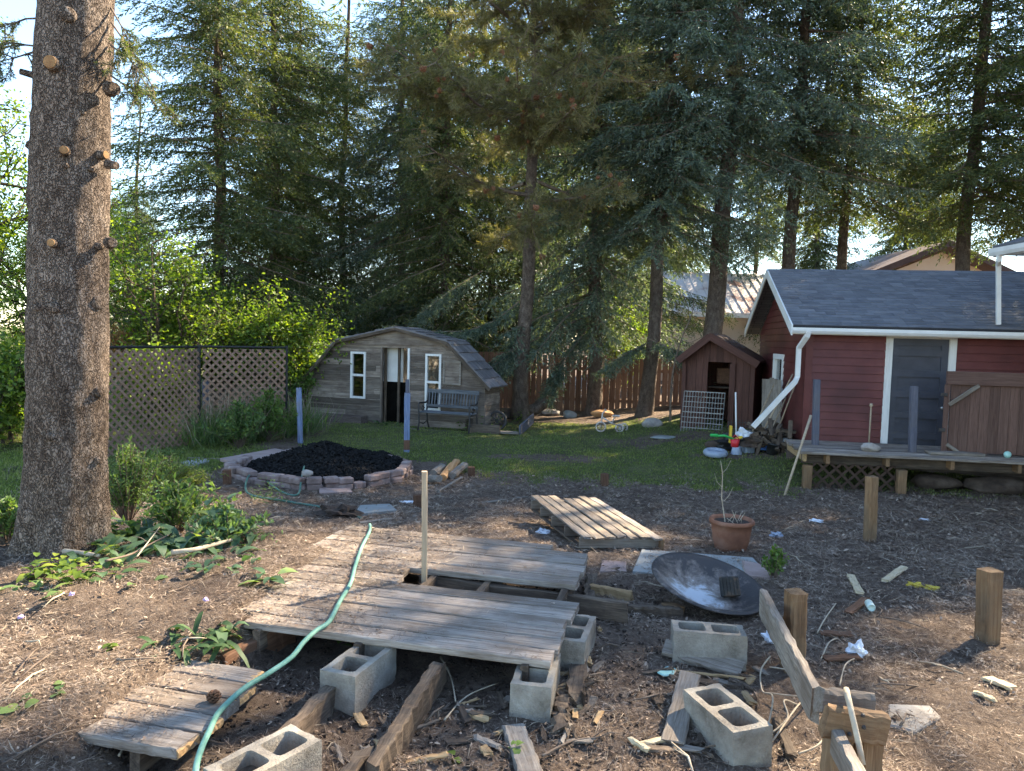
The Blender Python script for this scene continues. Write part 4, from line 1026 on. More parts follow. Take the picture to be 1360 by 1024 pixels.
def heap(x, y):
    dx, dy = (x-cx_-.05)/(RX*.98), (y-cy_)/(RY*.95); r = math.hypot(dx, dy)
    e = math.hypot((x-P(425, 600, cy_).x)/.75, (y-cy_)/.62)
    return g1(x, y)+.1*max(0, 1-r**4)+(pk_z-g1(cx_, cy_)-.06)*math.exp(-e*e*1.1) + .025*float(wob(x*5, y*5))
N = 56; vs = []; keep = {}
for j in range(N+1):
    for i in range(N+1):
        a, b = (i/N*2-1), (j/N*2-1); x = cx_+RX*.93*a*math.sqrt(1-b*b/2); y = cy_+RY*.9*b*math.sqrt(1-a*a/2)
        vs.append((x, y, heap(x, y)+rnd.uniform(-.015, .015)))
mb.add(vs, [(j*(N+1)+i, j*(N+1)+i+1, (j+1)*(N+1)+i+1, (j+1)*(N+1)+i) for j in range(N) for i in range(N)])
for i in range(3200):
    a, b = rnd.uniform(-1, 1), rnd.uniform(-1, 1); x = cx_+RX*.92*a*math.sqrt(1-b*b/2); y = cy_+RY*.88*b*math.sqrt(1-a*a/2)
    Mx = Matrix.Rotation(rnd.uniform(0, 6.3), 3, 'Z') @ Matrix.Rotation(rnd.uniform(-.9, .9), 3, 'X') @ Matrix.Rotation(rnd.uniform(-.9, .9), 3, 'Y')
    mb.box((x, y, heap(x, y)+.012), (rnd.uniform(.03, .09), rnd.uniform(.02, .045), rnd.uniform(.01, .03)), Mx)
tag(mb.build('black_mulch', M['mulch']), 'heap of black mulch inside the ring of edging blocks', 'mulch', kind='stuff')
def rock(name, label, c, sz, mat, cat='stone', group=None, seed=0, flat=.55, parent=None, sub=3, rz=0.):
    bm = bmesh.new(); bmesh.ops.create_icosphere(bm, subdivisions=sub, radius=1); rr = np.random.default_rng(seed)
    ph = rr.uniform(0, 6, 6); pl_ = [(Vector(rr.normal(size=3)).normalized(), rr.uniform(.62, .85)) for _ in range(7)]
    for v in bm.verts:
        q = v.co
        for nrm, d in pl_:
            e = q.dot(nrm)-d
            if e > 0: q = q-nrm*e*.85
        k = 1+.06*math.sin(5*q.x+ph[0])*math.sin(4*q.y+ph[1])+.04*math.sin(9*q.z+ph[2]+4*q.x)
        v.co = Vector((q.x*k*sz[0], q.y*k*sz[1], q.z*k*sz[2]))
    bm.verts.index_update(); mb = MB(); Rz = Matrix.Rotation(rz, 3, 'Z')
    mb.add([Rz @ v.co for v in bm.verts], [[v.index for v in f.verts] for f in bm.faces]); bm.free()
    o = mb.build(name, mat, None, None, True); o.location = c
    if parent is not None: adopt(o, parent)
    else: tag(o, label, cat, group)
    return o
def on(px, py, dz=0.): q = g(px, py); return q+Vector((0, 0, dz))
rock('round_stone', 'round tan stone lying on the front of the edging ring', on(407, 652, .235), (.085, .06, .05), M['stone'], seed=1)
# paving slabs
def slabs(name, label, cat, px, th, mat, group=None, lift=.0):
    p = [g(a, b) for a, b in px]; z = sum(q.z for q in p)/len(p)+lift
    bm = bmesh.new(); vs = [bm.verts.new((q.x, q.y, q.z+lift-.01)) for q in p]; f = bm.faces.new(vs)
    if f.normal.z < 0: f.normal_flip()
    f.normal_update()
    if f.normal.z < 0: bmesh.ops.reverse_faces(bm, faces=[f])
    r = bmesh.ops.extrude_face_region(bm, geom=[f]); nv = [e for e in r['geom'] if isinstance(e, bmesh.types.BMVert)]
    bmesh.ops.translate(bm, verts=nv, vec=(0, 0, th))
    bmesh.ops.recalc_face_normals(bm, faces=bm.faces); bmesh.ops.bevel(bm, geom=list(bm.edges), offset=.006, segments=1, affect='EDGES')
    bm.verts.index_update(); mb = MB(); mb.add([v.co for v in bm.verts], [[v.index for v in f.verts] for f in bm.faces]); bm.free()
    return tag(mb.build(name, mat), label, cat, group)
slabs('paving_slab', 'pinkish paving slab lying in front of the edging ring', 'slab', [(424, 648), (462, 647), (468, 656), (424, 657)], .04, M['paver'])
slabs('paving_slab', 'grey flat slab beyond the start of the hose', 'slab', [(478, 674), (518, 672), (527, 680), (470, 686)], .04, M['slab'])
slabs('paving_slab', 'long pinkish slab along the left side of the edging ring', 'slab', [(292, 617), (365, 603), (386, 607), (318, 624)], .05, M['paver'], lift=.06)
slabs('paving_slab', 'grey flat stone left of the edging ring', 'slab', [(240, 615), (268, 608), (280, 613), (252, 621)], .03, M['slab'])
slabs('slate_slab', 'large grey slate slab lying under the fire bowl', 'slab', [(840, 762), (852, 733), (1000, 744), (1022, 768), (930, 772)], .03, M['slab'], lift=.005)
slabs('paving_slab', 'pinkish slab end right of the fire bowl', 'slab', [(990, 768), (985, 748), (1008, 752), (1030, 770)], .035, M['paver'])
slabs('paving_slab', 'reddish flat slab right of the upper walkway boards', 'slab', [(796, 760), (800, 745), (832, 747), (832, 760)], .02, M['paver'])
slabs('pale_patch', 'pale flat patch on the mulch behind the crossbeam', 'stone', [(1178, 965), (1180, 938), (1235, 940), (1250, 955), (1215, 975)], .02, M['ash_or_pale'], lift=.004)  # thin pale patch laid on the mulch

# ------------------------------------------------------------------ fire bowl
bc = gp(941, 782, .1); bc.z = .15
ax_n = (Vector((.16, -.2, 1))).normalized(); Mq = ax_n.to_track_quat('Z', 'Y').to_matrix()
bR = .385
prof = [(0.001, -.105), (.1, -.1), (.2, -.078), (.28, -.04), (.335, -.008), (.36, .004), (bR, .004), (bR+.004, -.004), (.36, -.008), (.335, -.02), (.28, -.052), (.2, -.09), (.1, -.112), (.001, -.117)]
mb = MB(); mb.lathe(bc, prof, 56, Mq)
tag(mb.build('fire_bowl', M['bowl'], None, Matrix.Translation(bc) @ Mq.to_4x4(), True), 'large sooty metal fire bowl tilted on a slate slab', 'bowl')
bx = thing('burnt_box', 'small charred black box sitting in the fire bowl', 'box', bc)
cB = bc+Mq @ Vector((.1, -.1, -.0)); Mb = Matrix.Rotation(R(12), 3, 'Z') @ Matrix.Rotation(R(-22), 3, 'X')
mb = MB(); mb.cbox(cB, (.135, .03, .13), Mb, .006)
for i in range(5): mb.box(cB+Mb @ Vector((-.05+.025*i, -.0165, .0)), (.008, .006, .11), Mb)
mb.build('front_plate', M['burnt'], bx)
mb = MB(); mb.cbox(cB+Mb @ Vector((.02, .05, -.02)), (.11, .07, .09), Mb, .006)
for i in range(4): mb.box(cB+Mb @ Vector((.078, .03+.016*i, -.02)), (.006, .007, .085), Mb)
mb.build('body', M['burnt'], bx)

# ------------------------------------------------------------------ flower pot
pc_ = g(970, 730); pot = thing('flower_pot', 'terracotta flower pot with a thin dry stem on the mulch', 'flower pot', pc_)
mb = MB(); rt = .19
mb.lathe(pc_+Vector((0, 0, -.005)), [(.001, 0), (.125, 0), (.14, .01), (.165, .1), (.18, .2), (.183, .255), (.2, .258), (.206, .27), (.204, .292), (.195, .3), (.18, .296), (.172, .27), (.17, .25), (.001, .235)], 40)
mb.build('pot', M['terracotta'], pot, None, True)
mb = MB(); mb.lathe(pc_, [(.17, .262), (.12, .268), (.06, .263), (.001, .27)], 24); mb.build('soil', M['potsoil'], pot)
mb = MB(); tp = P(957, 612, pc_.y)
b_ = pc_+Vector((-.06, 0, .25))
mb.tube([b_, b_.lerp(tp, .4)+Vector((-.015, 0, 0)), b_.lerp(tp, .8)+Vector((.01, 0, 0)), tp], [.006, .005, .004, .002], 5)
for k in range(3):
    f = .35+.22*k; a = b_.lerp(tp, f); s_ = (-1)**k; mb.tube([a, a+Vector((s_*.05, .01, .05)), a+Vector((s_*.08, .0, .13))], [.003, .0025, .0015], 4)
for k in range(9): a = pc_+Vector((rnd.uniform(-.1, .1), rnd.uniform(-.1, .1), .265)); mb.tube([a, a+Vector((rnd.uniform(-.06, .06), rnd.uniform(-.06, .06), rnd.uniform(.03, .1)))], .0025, 4)
mb.build('dry_stem', M['pale_twig'], pot)

# ------------------------------------------------------------------ plank on edge, crossbeam frame at the right front
e0, e1 = P(1014, 784, 4.15), P(1084, 914, 2.95)
tag(timber('edge_plank', e0-Vector((0, 0, .07)), e1-Vector((0, 0, .07)), .04, .15, M['greywood'], None, seg=24, wear=.004, rag=.02), 'long grey plank standing on its edge and pointing at the viewer', 'plank')
tag(timber('plank_prop', g(1046, 890)-Vector((0, 0, .05)), P(1043, 855, g(1046, 890).y)+Vector((0, 0, .02)), .05, .06, M['treated'], None, up=(.2, -1, 0)), 'short brown prop under the edge-on plank', 'prop')
xb = thing('beam_frame', 'bolted brown crossbeam on two short posts at the bottom right', 'frame', g(1135, 1000))
dB = 2.72
q0, q1 = P(1094, 957, dB), P(1174, 968, dB+.02)
timber('crossbeam', q0, q1, .05, .125, M['treated'], xb, seg=8, wear=.005, rag=.012, ch=.012)
timber('crossbeam', P(1087, 929, dB+.16), P(1160, 938, dB+.18), .05, .1, M['greywood'], xb, seg=8, wear=.005, rag=.012, ch=.015)
for (px, py) in ((1112, 985), (1153, 985)):
    t_ = P(px, py, dB+.07); timber('post', Vector((t_.x, t_.y, -.1)), t_+Vector((0, 0, .09)), .085, .085, M['treated'], xb, up=(.18, -1, 0), seg=6)
for (px, py) in ((1128, 975), (1146, 950), (1147, 966)):
    c = P(px, py, dB-.027); mb = MB(); mb.lathe(c, [(.001, .008), (.006, .007), (.009, 0)], 10, Matrix.Rotation(R(90), 3, 'X')); mb.build('bolt', M['iron'], xb)
timber('lower_rail', P(1112, 986, dB-.02), P(1150, 1060, dB-.35), .045, .1, M['greywood'], xb, seg=6)
mb = MB(); mb.tube([P(1124, 916, dB+.08), P(1126, 925, dB+.0), P(1133, 955, dB-.06), P(1141, 990, dB-.1), P(1146, 1016, dB-.14)], [.012, .012, .011, .012, .011], 8)
tag(mb.build('bare_branch', M['pale_twig'], None, None, True), 'smooth pale branch hung over the bolted crossbeam', 'branch')

# ------------------------------------------------------------------ hose
def on_deck(u, v): return up3(u, v, DT)
def hose_pt(px, py, h): return gp(px, py, h)
hp_ = [(491, 697, .23), (490, 706, .243), (482, 726, .243), (471, 752, .243), (465, 775, .243), (452, 800, .243), (436, 825, .245), (420, 838, .245), (404, 853, .235), (385, 873, .2), (355, 896, .17), (330, 910, .168), (310, 925, .167), (292, 947, .166), (277, 970, .164), (266, 997, .16), (262, 1024, .15), (261, 1060, .14)]
cp_ = [gp(a, b, z) for a, b, z in hp_]
def spline(p, n=6):
    out = []
    for i in range(len(p)-1):
        a, b, c, d = p[max(i-1, 0)], p[i], p[i+1], p[min(i+2, len(p)-1)]
        for k in range(n):
            t = k/n; out.append(.5*((2*b)+(c-a)*t+(2*a-5*b+4*c-d)*t*t+(3*b-a-3*c+d)*t**3))
    return out+[p[-1]]
mb = MB(); mb.tube(spline([q+Vector((.006*math.sin(i*2.3), .004*math.cos(i*1.7), 0)) for i, q in enumerate(cp_)]), .012, 10); tag(mb.build('garden_hose', M['hose'], None, None, True), 'pale green hose snaking over the walkway to the bottom edge', 'hose')
mb = MB(); hp2 = [g(395, 660)+Vector((0, 0, .03)), g(372, 654)+Vector((0, 0, .02)), g(346, 642)+Vector((0, 0, .1)), g(332, 640)+Vector((0, 0, .1)), g(326, 652)+Vector((0, 0, .05)), g(335, 660)+Vector((0, 0, .02)), g(380, 668)+Vector((0, 0, .02)), g(430, 676)+Vector((0, 0, .015)), g(480, 690)+Vector((0, 0, .015))]
mb.tube(spline([on(404, 640, .22), on(400, 648, .12)]+hp2), .013, 8); tag(mb.build('garden_hose', M['hosedark'], None, None, True), 'dull green hose looped in front of the edging ring', 'hose')

# ------------------------------------------------------------------ litter items
def crumple(name, label, cat, c, sz, mat, seed, sub=3):
    bm = bmesh.new(); bmesh.ops.create_icosphere(bm, subdivisions=sub, radius=1); rr = np.random.default_rng(seed); ph = rr.uniform(0, 6, 9)
    for v in bm.verts:
        q = v.co; k = 1+.35*math.sin(4.5*q.x+ph[0]+2*q.y)*math.sin(5*q.y+ph[1])+.25*math.sin(8*q.z+ph[2]+3*q.x)+.15*math.sin(13*q.x+ph[3])*math.sin(11*q.y+ph[4])
        v.co = Vector((q.x*k*sz[0], q.y*k*sz[1], max(q.z*k, -.5)*sz[2]))
    bm.verts.index_update(); mb = MB(); mb.add([v.co for v in bm.verts], [[v.index for v in f.verts] for f in bm.faces]); bm.free()
    o = mb.build(name, mat); o.location = c; return tag(o, label, cat)
crumple('white_rag', 'crumpled white rag on the mulch at the right', 'rag', on(1138, 872, .03), (.045, .04, .05), M['cloth'], 3)
crumple('plastic_scrap', 'crumpled pale plastic bag left of the edge-on plank', 'bag', on(1028, 852, .02), (.06, .05, .05), M['cloth'], 5)
crumple('plastic_scrap', 'small bluish plastic scrap on the mulch beyond the little bush', 'scrap', on(1032, 714, .02), (.06, .06, .035), M['plasticgrey'], 7)
crumple('plastic_scrap', 'crumpled white scrap by the far end of the pallet', 'scrap', on(722, 708, .01), (.06, .1, .02), M['cloth'], 9)
crumple('yellow_scrap', 'yellowed crumpled leaf in the light patch at the right', 'leaf', on(1216, 780, .015), (.05, .04, .02), M['yellowleaf'], 10)
crumple('yellow_scrap', 'torn yellow leaf right of the other yellow leaf', 'leaf', on(1238, 784, .015), (.05, .035, .02), M['yellowleaf'], 11)
crumple('foam_scrap', 'flat white foam scrap on the mulch below the deck', 'scrap', on(1083, 693, .01), (.07, .05, .02), M['cloth'], 12)
crumple('foam_scrap', 'small white scrap on the dark mulch right of the timber post', 'scrap', on(1228, 692, .01), (.06, .04, .02), M['cloth'], 14)
crumple('paper_scrap', 'small white paper scrap left of the red stub post', 'scrap', on(541, 668, .01), (.08, .04, .015), M['cloth'], 15)
slabs('green_shard', 'flat pale green shard left of the lowest concrete block', 'shard', [(872, 897), (885, 889), (898, 892), (895, 900), (882, 902)], .01, M['plasticteal'], lift=.02)
slabs('green_shard', 'pale green shard at the foot of the lowest concrete block', 'shard', [(985, 1018), (990, 1004), (1003, 1004), (1004, 1018)], .01, M['plasticteal'], lift=.02)
mb = MB(); a = on(1153, 806, .03); b = on(1163, 823, .03); ax = (b-a).normalized(); Mc = ax.to_track_quat('Z', 'Y').to_matrix()
mb.lathe(a, [(.001, 0), (.018, .0), (.026, .008), (.026, .1), (.022, .112), (.02, .1), (.001, .095)], 18, Mc); tag(mb.build('drink_can', M['can'], None, None, True), 'pale green can lying on the mulch at the right', 'can')
# pine cone on the lower platform
mb = MB(); c = gp(284, 926, LT+.02)
for i in range(46):
    f = i/46; th = i*2.4; r = .024*math.sin(math.pi*(.12+.8*f)); z = .045*f-.02
    d = Vector((math.cos(th), math.sin(th), .5)); mb.box(c+Vector((math.cos(th)*r, math.sin(th)*r, z)), (.015, .012, .005), d.to_track_quat('X', 'Z').to_matrix())
tag(mb.build('spruce_cone', M['stub']), 'small brown cone lying on the lower platform', 'cone')

# ------------------------------------------------------------------ raised deck by the garage
dk = thing('raised_deck', 'raised weathered deck on posts with dark lattice skirt by the garage', 'deck', P(1200, 655, 10.9))
df = Frame(P(1070, 601, 10.75), R(-9.0)); df.o = Vector((df.o.x, df.o.y, 0))
dtz = P(1080, 600, 10.75).z; dg = g1(df.o.x+.3, df.o.y-.1)
DLn = 4.6; bk_n = -1.28
n_ = 0.0; k = 0
while n_ > bk_n:
    wd = .138; j = rnd.uniform(-.01, .01)
    timber('deck_board', df.p(-.04+rnd.uniform(-.03, .03), dtz-.019+rnd.uniform(-.004, .004), n_-wd/2), df.p(DLn, dtz-.019+rnd.uniform(-.004, .004), n_-wd/2), wd-.005, .038, M['deck'], dk, seg=16, wear=.004, rag=.02); n_ -= wd
for u_ in (.33, 1.15, 2.02, 2.9, 3.75): timber('joist', df.p(u_, dtz-.105, -.05), df.p(u_, dtz-.105, bk_n), .05, .13, M['treated'], dk, seg=4)
timber('joist', df.p(.02, dtz-.1, -.1), df.p(.02, dtz-.1, bk_n), .04, .12, M['deckend'], dk, seg=4)
timber('beam', df.p(0, dtz-.12, -.25), df.p(DLn, dtz-.12, -.25), .06, .17, M['rot'], dk, seg=6)
for u_ in (.06, 1.36, 3.1): timber('deck_post', df.p(u_, dg-.25, -.1), df.p(u_, dtz-.21, -.1), .12, .12, M['treated'], dk, up=df.n, seg=6)
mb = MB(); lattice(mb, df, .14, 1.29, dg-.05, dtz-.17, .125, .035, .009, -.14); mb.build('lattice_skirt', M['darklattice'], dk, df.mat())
# things under the deck
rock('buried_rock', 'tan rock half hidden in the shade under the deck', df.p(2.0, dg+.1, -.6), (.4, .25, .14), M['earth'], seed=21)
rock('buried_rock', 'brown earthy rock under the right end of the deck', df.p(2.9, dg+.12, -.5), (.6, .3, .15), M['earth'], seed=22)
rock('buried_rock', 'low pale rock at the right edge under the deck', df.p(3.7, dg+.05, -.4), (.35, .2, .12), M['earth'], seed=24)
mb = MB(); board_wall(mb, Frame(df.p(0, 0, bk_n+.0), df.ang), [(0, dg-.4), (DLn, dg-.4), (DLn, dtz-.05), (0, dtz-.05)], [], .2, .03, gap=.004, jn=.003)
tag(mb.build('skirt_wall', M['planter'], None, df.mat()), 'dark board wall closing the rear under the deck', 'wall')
# slate posts on the deck
def dpost(label, px, py0, py1, n): 
    q = ux(px, py0, df, n); b = df.p(q[0], dtz, n); t = P(px+2, py1, b.y); tag(timber('deck_rail_post', b, t, .095, .09, M['slate'], None, up=df.n, seg=6, wear=.001), label, 'post', 'dark grey railing posts on the deck')
dpost('dark grey post standing at the left end of the deck', 1083, 584, 504, -.85)
dpost('dark grey post standing on the deck in front of the door', 1212, 592, 513, -.55)
rock('deck_stone', 'brown stone lying on the edge of the deck', df.p(ux(1157, 590, df, -.35)[0], dtz+.06, -.35), (.14, .11, .08), M['stone'], seed=31)
mb = MB(); a = df.p(ux(1154, 590, df, -.6)[0], dtz, -.6); t = P(1157, 540, a.y); mb.tube([a, t], [.012, .013], 8); mb.lathe(t, [(.001, .05), (.02, .045), (.027, .02), (.02, 0)], 10); tag(mb.build('digging_bar', M['handle'], None, None, True), 'upright tool handle behind the stone on the deck', 'tool')
tag(timber('loose_plank', df.p(ux(1234, 600, df, -.3)[0], dtz+.03, -.35), df.p(ux(1308, 606, df, -.3)[0], dtz+.025, -.4), .2, .04, M['greywood'], None, seg=8, rag=.015), 'loose board lying on the deck in front of the brown gate', 'board')
# green ball and pink toy
mb = MB(); c = df.p(ux(1338, 605, df, -.35)[0], dtz+.05, -.35); mb.lathe(c, [(.05*math.sin(i*math.pi/10)+.0005, -.05*math.cos(i*math.pi/10)) for i in range(11)], 16); tag(mb.build('toy_ball', M['plasticteal'], None, None, True), 'small teal ball on the deck near the right edge', 'ball')
mb = MB(); c = df.p(ux(1336, 598, df, -.7)[0], dtz+.06, -.7); mb.cbox(c, (.11, .09, .11), df.mat().to_3x3(), .02); mb.cbox(c+df.u*.2-Vector((0, 0, .03)), (.3, .07, .05), df.mat().to_3x3(), .015); tag(mb.build('toy_block', M['pink']), 'pink toy piece behind the teal ball on the deck', 'toy')
# ------------------------------------------------------------------ brown gate leaning on the garage
gt = Frame(P(1252, 596, 11.0), R(-9.5)); gt.o.z = dtz
gz1 = ux(1300, 494, gt)[1]; gL = ux(1420, 520, gt)[0]
gate = thing('board_gate', 'brown board gate panel with diagonal braces standing on the deck', 'gate', gt.o)
mb = MB(); board_wall(mb, gt, [(.06, .02), (gL, .02), (gL, gz1-.05), (.06, gz1-.05)], [], .135, .022, gap=.004, vertical=True, jn=.002); mb.build('board_panel', M['gate'], gate, gt.vmat())
timber('top_rail', gt.p(-.02, gz1-.1, .03), gt.p(gL, gz1-.1, .03), .05, .2, M['gate'], gate, seg=6)
timber('side_stile', gt.p(.0, 0, .03), gt.p(.0, gz1-.2, .03), .07, .04, M['gate'], gate, up=gt.n, seg=6)
timber('brace', gt.p(.03, gz1-.5, .045), gt.p(.42, gz1-.2, .045), .06, .03, M['greywood'], gate, up=gt.n, seg=4)
timber('brace', gt.p(1.22, gz1-.2, .045), gt.p(1.6, gz1-.52, .045), .06, .03, M['greywood'], gate, up=gt.n, seg=4)
timber('brace', gt.p(.03, .14, .045), gt.p(.22, .01, .045), .05, .03, M['greywood'], gate, up=gt.n, seg=4)
for z in (.35, gz1-.35):
    mb = MB(); mb.cbox(gt.p(-.05, z, .06), (.09, .02, .05), gt.mat().to_3x3(), .005); mb.build('hinge', M['iron'], gate)
# ------------------------------------------------------------------ handles and junk against the garage
def stick(name, label, cat, a, b, r, mat, r2=None):
    mb = MB(); mb.tube([a, a.lerp(b, .5)+Vector((0, 0, -.01)), b], [r, r, r2 or r], 8); return tag(mb.build(name, mat, None, None, True), label, cat)
q = g(1042, 658); stick('wooden_pole', 'long bare wooden handle leaning on the left end of the deck', 'handle', q, P(1077, 552, q.y+.55), .018, M['handle'], .022)
jd = 12.7
def J(px, py, d=0): return P(px, py, jd+d)
GH = 'long tool handles leaning on the garage'
for (a, b, lab) in (((1005, 588), (1053, 497), 'thin pale handle leaning highest against the garage gable'), ((1014, 592), (1044, 528), 'tool handle leaning just under the fallen downspout'), ((1026, 588), (1058, 506), 'tool handle leaning nearest the garage corner'), ((992, 590), (1028, 510), 'tool handle leaning farthest left behind the downspout')):
    o = stick('long_tool', lab, 'handle', J(*a), J(*b, .35 if b[0] < 1050 else .15), .014, M['handle']); o['group'] = GH
stick('white_pole', 'thin white pole standing in the junk beside the tool hut', 'pole', J(978, 586, .3), J(977, 521, .35), .014, M['white'])
# upright boards leaning on the gable wall
for i in range(5):
    a = J(1014+i*5, 572, 1.3-.12*i); b = J(1015+i*5, 502+rnd.uniform(-3, 3), 1.3-.12*i); t_ = timber('leaning_board', a, b, .09, .02, M['greywood'], None, up=(-1, -.6, 0)); tag(t_, 'bleached slat in the row leaning on the garage gable', 'slat', 'bleached slats leaning on the gable')
def jz(px, d): q = P(px, 575, jd+d); return Vector((q.x, q.y, g1(q.x, q.y)))
tyre_c = jz(948, -.9)
def torus(mb, c, Rr, r, M3, n=24, k=10): mb.lathe(c, [(Rr+r*math.cos(2*math.pi*i/k), r*math.sin(2*math.pi*i/k)) for i in range(k)], n, M3, close=True)
mb = MB(); torus(mb, g(950, 606)+Vector((0, 0, .06)), .15, .055, Matrix.Rotation(R(6), 3, 'X')); mb.lathe(g(950, 606)+Vector((0, 0, .05)), [(.001, .05), (.1, .04), (.14, .02)], 24)
tag(mb.build('grey_tub_lid', M['plasticgrey'], None, None, True), 'grey plastic disc shaped tub lying on the lawn by the junk', 'tub')
rock('junk_boulder', 'flat brown boulder behind the grey tub', g(957, 595)+Vector((0, 0, .06)), (.3, .22, .13), M['earth'], seed=41)
rock('junk_boulder', 'pale tan boulder at the foot of the tool handles', g(992, 594)+Vector((0, 0, .1)), (.26, .2, .2), M['stone'], seed=42)
rock('junk_boulder', 'grey green boulder by the garage corner', g(1046, 600)+Vector((0, 0, .1)), (.14, .12, .14), M['slab'], seed=43)
rock('junk_boulder', 'small grey stone between the junk and the corner boulder', g(1032, 600)+Vector((0, 0, .06)), (.1, .1, .09), M['concrete'], seed=44)
# toys: paddle, shovel, bucket
a, b = J(950, 579, -.6), J(974, 583, -.6)
mb = MB(); mb.tube([a, a.lerp(b, .5)+Vector((0, 0, .03)), b], .02, 8); mb.cbox(a+Vector((-.02, 0, .01)), (.14, .04, .05), None, .015); tag(mb.build('green_paddle', M['plasticgreen'], None, None, True), 'bright green plastic toy sticking out of the junk', 'toy')
mb = MB(); c = J(976, 588, -.6); mb.lathe(c-Vector((0, 0, .07)), [(.001, 0), (.06, 0), (.075, .13), (.07, .13), (.055, .01), (.001, .01)], 16); mb.tube([c+Vector((-.07, 0, .06)), c+Vector((0, 0, .13)), c+Vector((.07, 0, .06))], .008, 6); tag(mb.build('red_bucket', M['plasticred'], None, None, True), 'small red plastic bucket in the junk', 'bucket')
mb = MB(); c = J(978, 577, -.2); mb.cbox(c+Vector((0, 0, -.08)), (.22, .1, .04), Matrix.Rotation(R(-25), 3, 'Y'), .01); mb.cbox(c+Vector((-.1, 0, 0)), (.04, .08, .3), None, .01); tag(mb.build('yellow_toy', M['plasticyellow']), 'yellow plastic toy frame behind the red bucket', 'toy')
crumple('blue_bag', 'crumpled blue bag at the foot of the junk', 'bag', on(1017, 601, .08), (.12, .08, .07), M['plasticblue'], 51)
crumple('white_bag', 'white crumpled bag in the middle of the junk', 'bag', J(987, 578, -.1), (.12, .1, .12), M['cloth'], 52)
mb = MB(); c = on(978, 603, .0); mb.lathe(c, [(.001, .14), (.07, .14), (.085, .06), (.1, 0)], 14); tag(mb.build('grey_bucket', M['plasticgrey'], None, None, True), 'upturned grey bucket below the red bucket', 'bucket')
mb = MB(); mb.cbox(c+Vector((.22, .1, .07)), (.2, .16, .14), Matrix.Rotation(.4, 3, 'Z'), .02); tag(mb.build('white_box', M['plasticgrey']), 'small grey plastic box beside the grey bucket', 'box')
for i in range(60):
    a = J(rnd.uniform(1004, 1050), rnd.uniform(566, 598), rnd.uniform(-.4, .5)); d_ = Vector((rnd.uniform(-1, 1), rnd.uniform(-.6, .6), rnd.uniform(-.2, .5))).normalized()*rnd.uniform(.2, .45)
    a.z = max(a.z, g1(a.x, a.y)+.04)
    tag(timber('firewood_stick', a-d_*.5, a+d_*.5, .065, .055, M['rot'], None, seg=4, wear=.006), 'dark stick in the pile of firewood at the garage corner', 'stick', 'dark firewood piled at the garage corner')
# wheelbarrow-like mesh basket of dark wire in the pile
mb = MB(); c = J(990, 577, .4)
for i in range(12): mb.tube([c+Vector((-.3+.05*i, 0, -.1)), c+Vector((-.28+.05*i, .1, .22+.05*math.sin(i*.5)))], .006, 4)
for i in range(6): mb.tube([c+Vector((-.3, .02*i, -.1+.06*i)), c+Vector((.28, .02*i, -.1+.06*i))], .006, 4)
tag(mb.build('wire_basket', M['iron']), 'dark wire basket behind the junk beside the tool hut', 'basket')

# ------------------------------------------------------------------ things under the spruces
def pbx(px, py): return g(px, py)
pw = thing('planter_trough', 'low trough of old boards with weeds in front of the board fence', 'planter', g(650, 572))
t0, t1 = g(617, 575), g(668, 572)
timber('side_board', t0+Vector((0, .3, .13)), t1+Vector((0, .9, .13)), .04, .26, M['rot'], pw, seg=6); timber('side_board', g(690, 578)+Vector((0, 0, .1)), g(708, 565)+Vector((0, .1, .16)), .04, .24, M['slate'], pw, seg=6)
timber('end_board', g(664, 577)+Vector((0, 0, .05)), g(687, 578)+Vector((0, 0, .05)), .14, .05, M['greywood'], pw, seg=4)
timber('end_board', g(622, 575)+Vector((0, 0, .1)), g(664, 577)+Vector((0, 0, .1)), .04, .2, M['rot'], pw, seg=4)
# dark cart wheel shape
mb = MB(); c = g(660, 570)+Vector((0, 0, .2)); torus(mb, c, .2, .03, Matrix.Rotation(R(80), 3, 'X') , 22, 6)
for i in range(5): th = i*math.pi/5; mb.tube([c+Vector((math.cos(th)*.2, 0, math.sin(th)*.2)), c-Vector((math.cos(th)*.2, 0, math.sin(th)*.2))], .012, 5)
tag(mb.build('iron_wheel', M['iron'], None, None, True), 'dark spoked iron wheel leaning in the planter trough', 'wheel')
mb = MB(); a, b = P(662, 556, 18.6), P(724, 540, 19.2); mb.tube(spline([a, a.lerp(b, .4)+Vector((0, 0, .05)), a.lerp(b, .75), b+Vector((0, 0, .15))]), [.12, .13, .12, .11, .12, .13, .13, .12, .12, .14, .14, .15, .15, .15, .15, .16, .16, .17, .17], 10)
tag(mb.build('fallen_log', M['bark'], None, None, True), 'pale fallen log lying before the board fence', 'log')
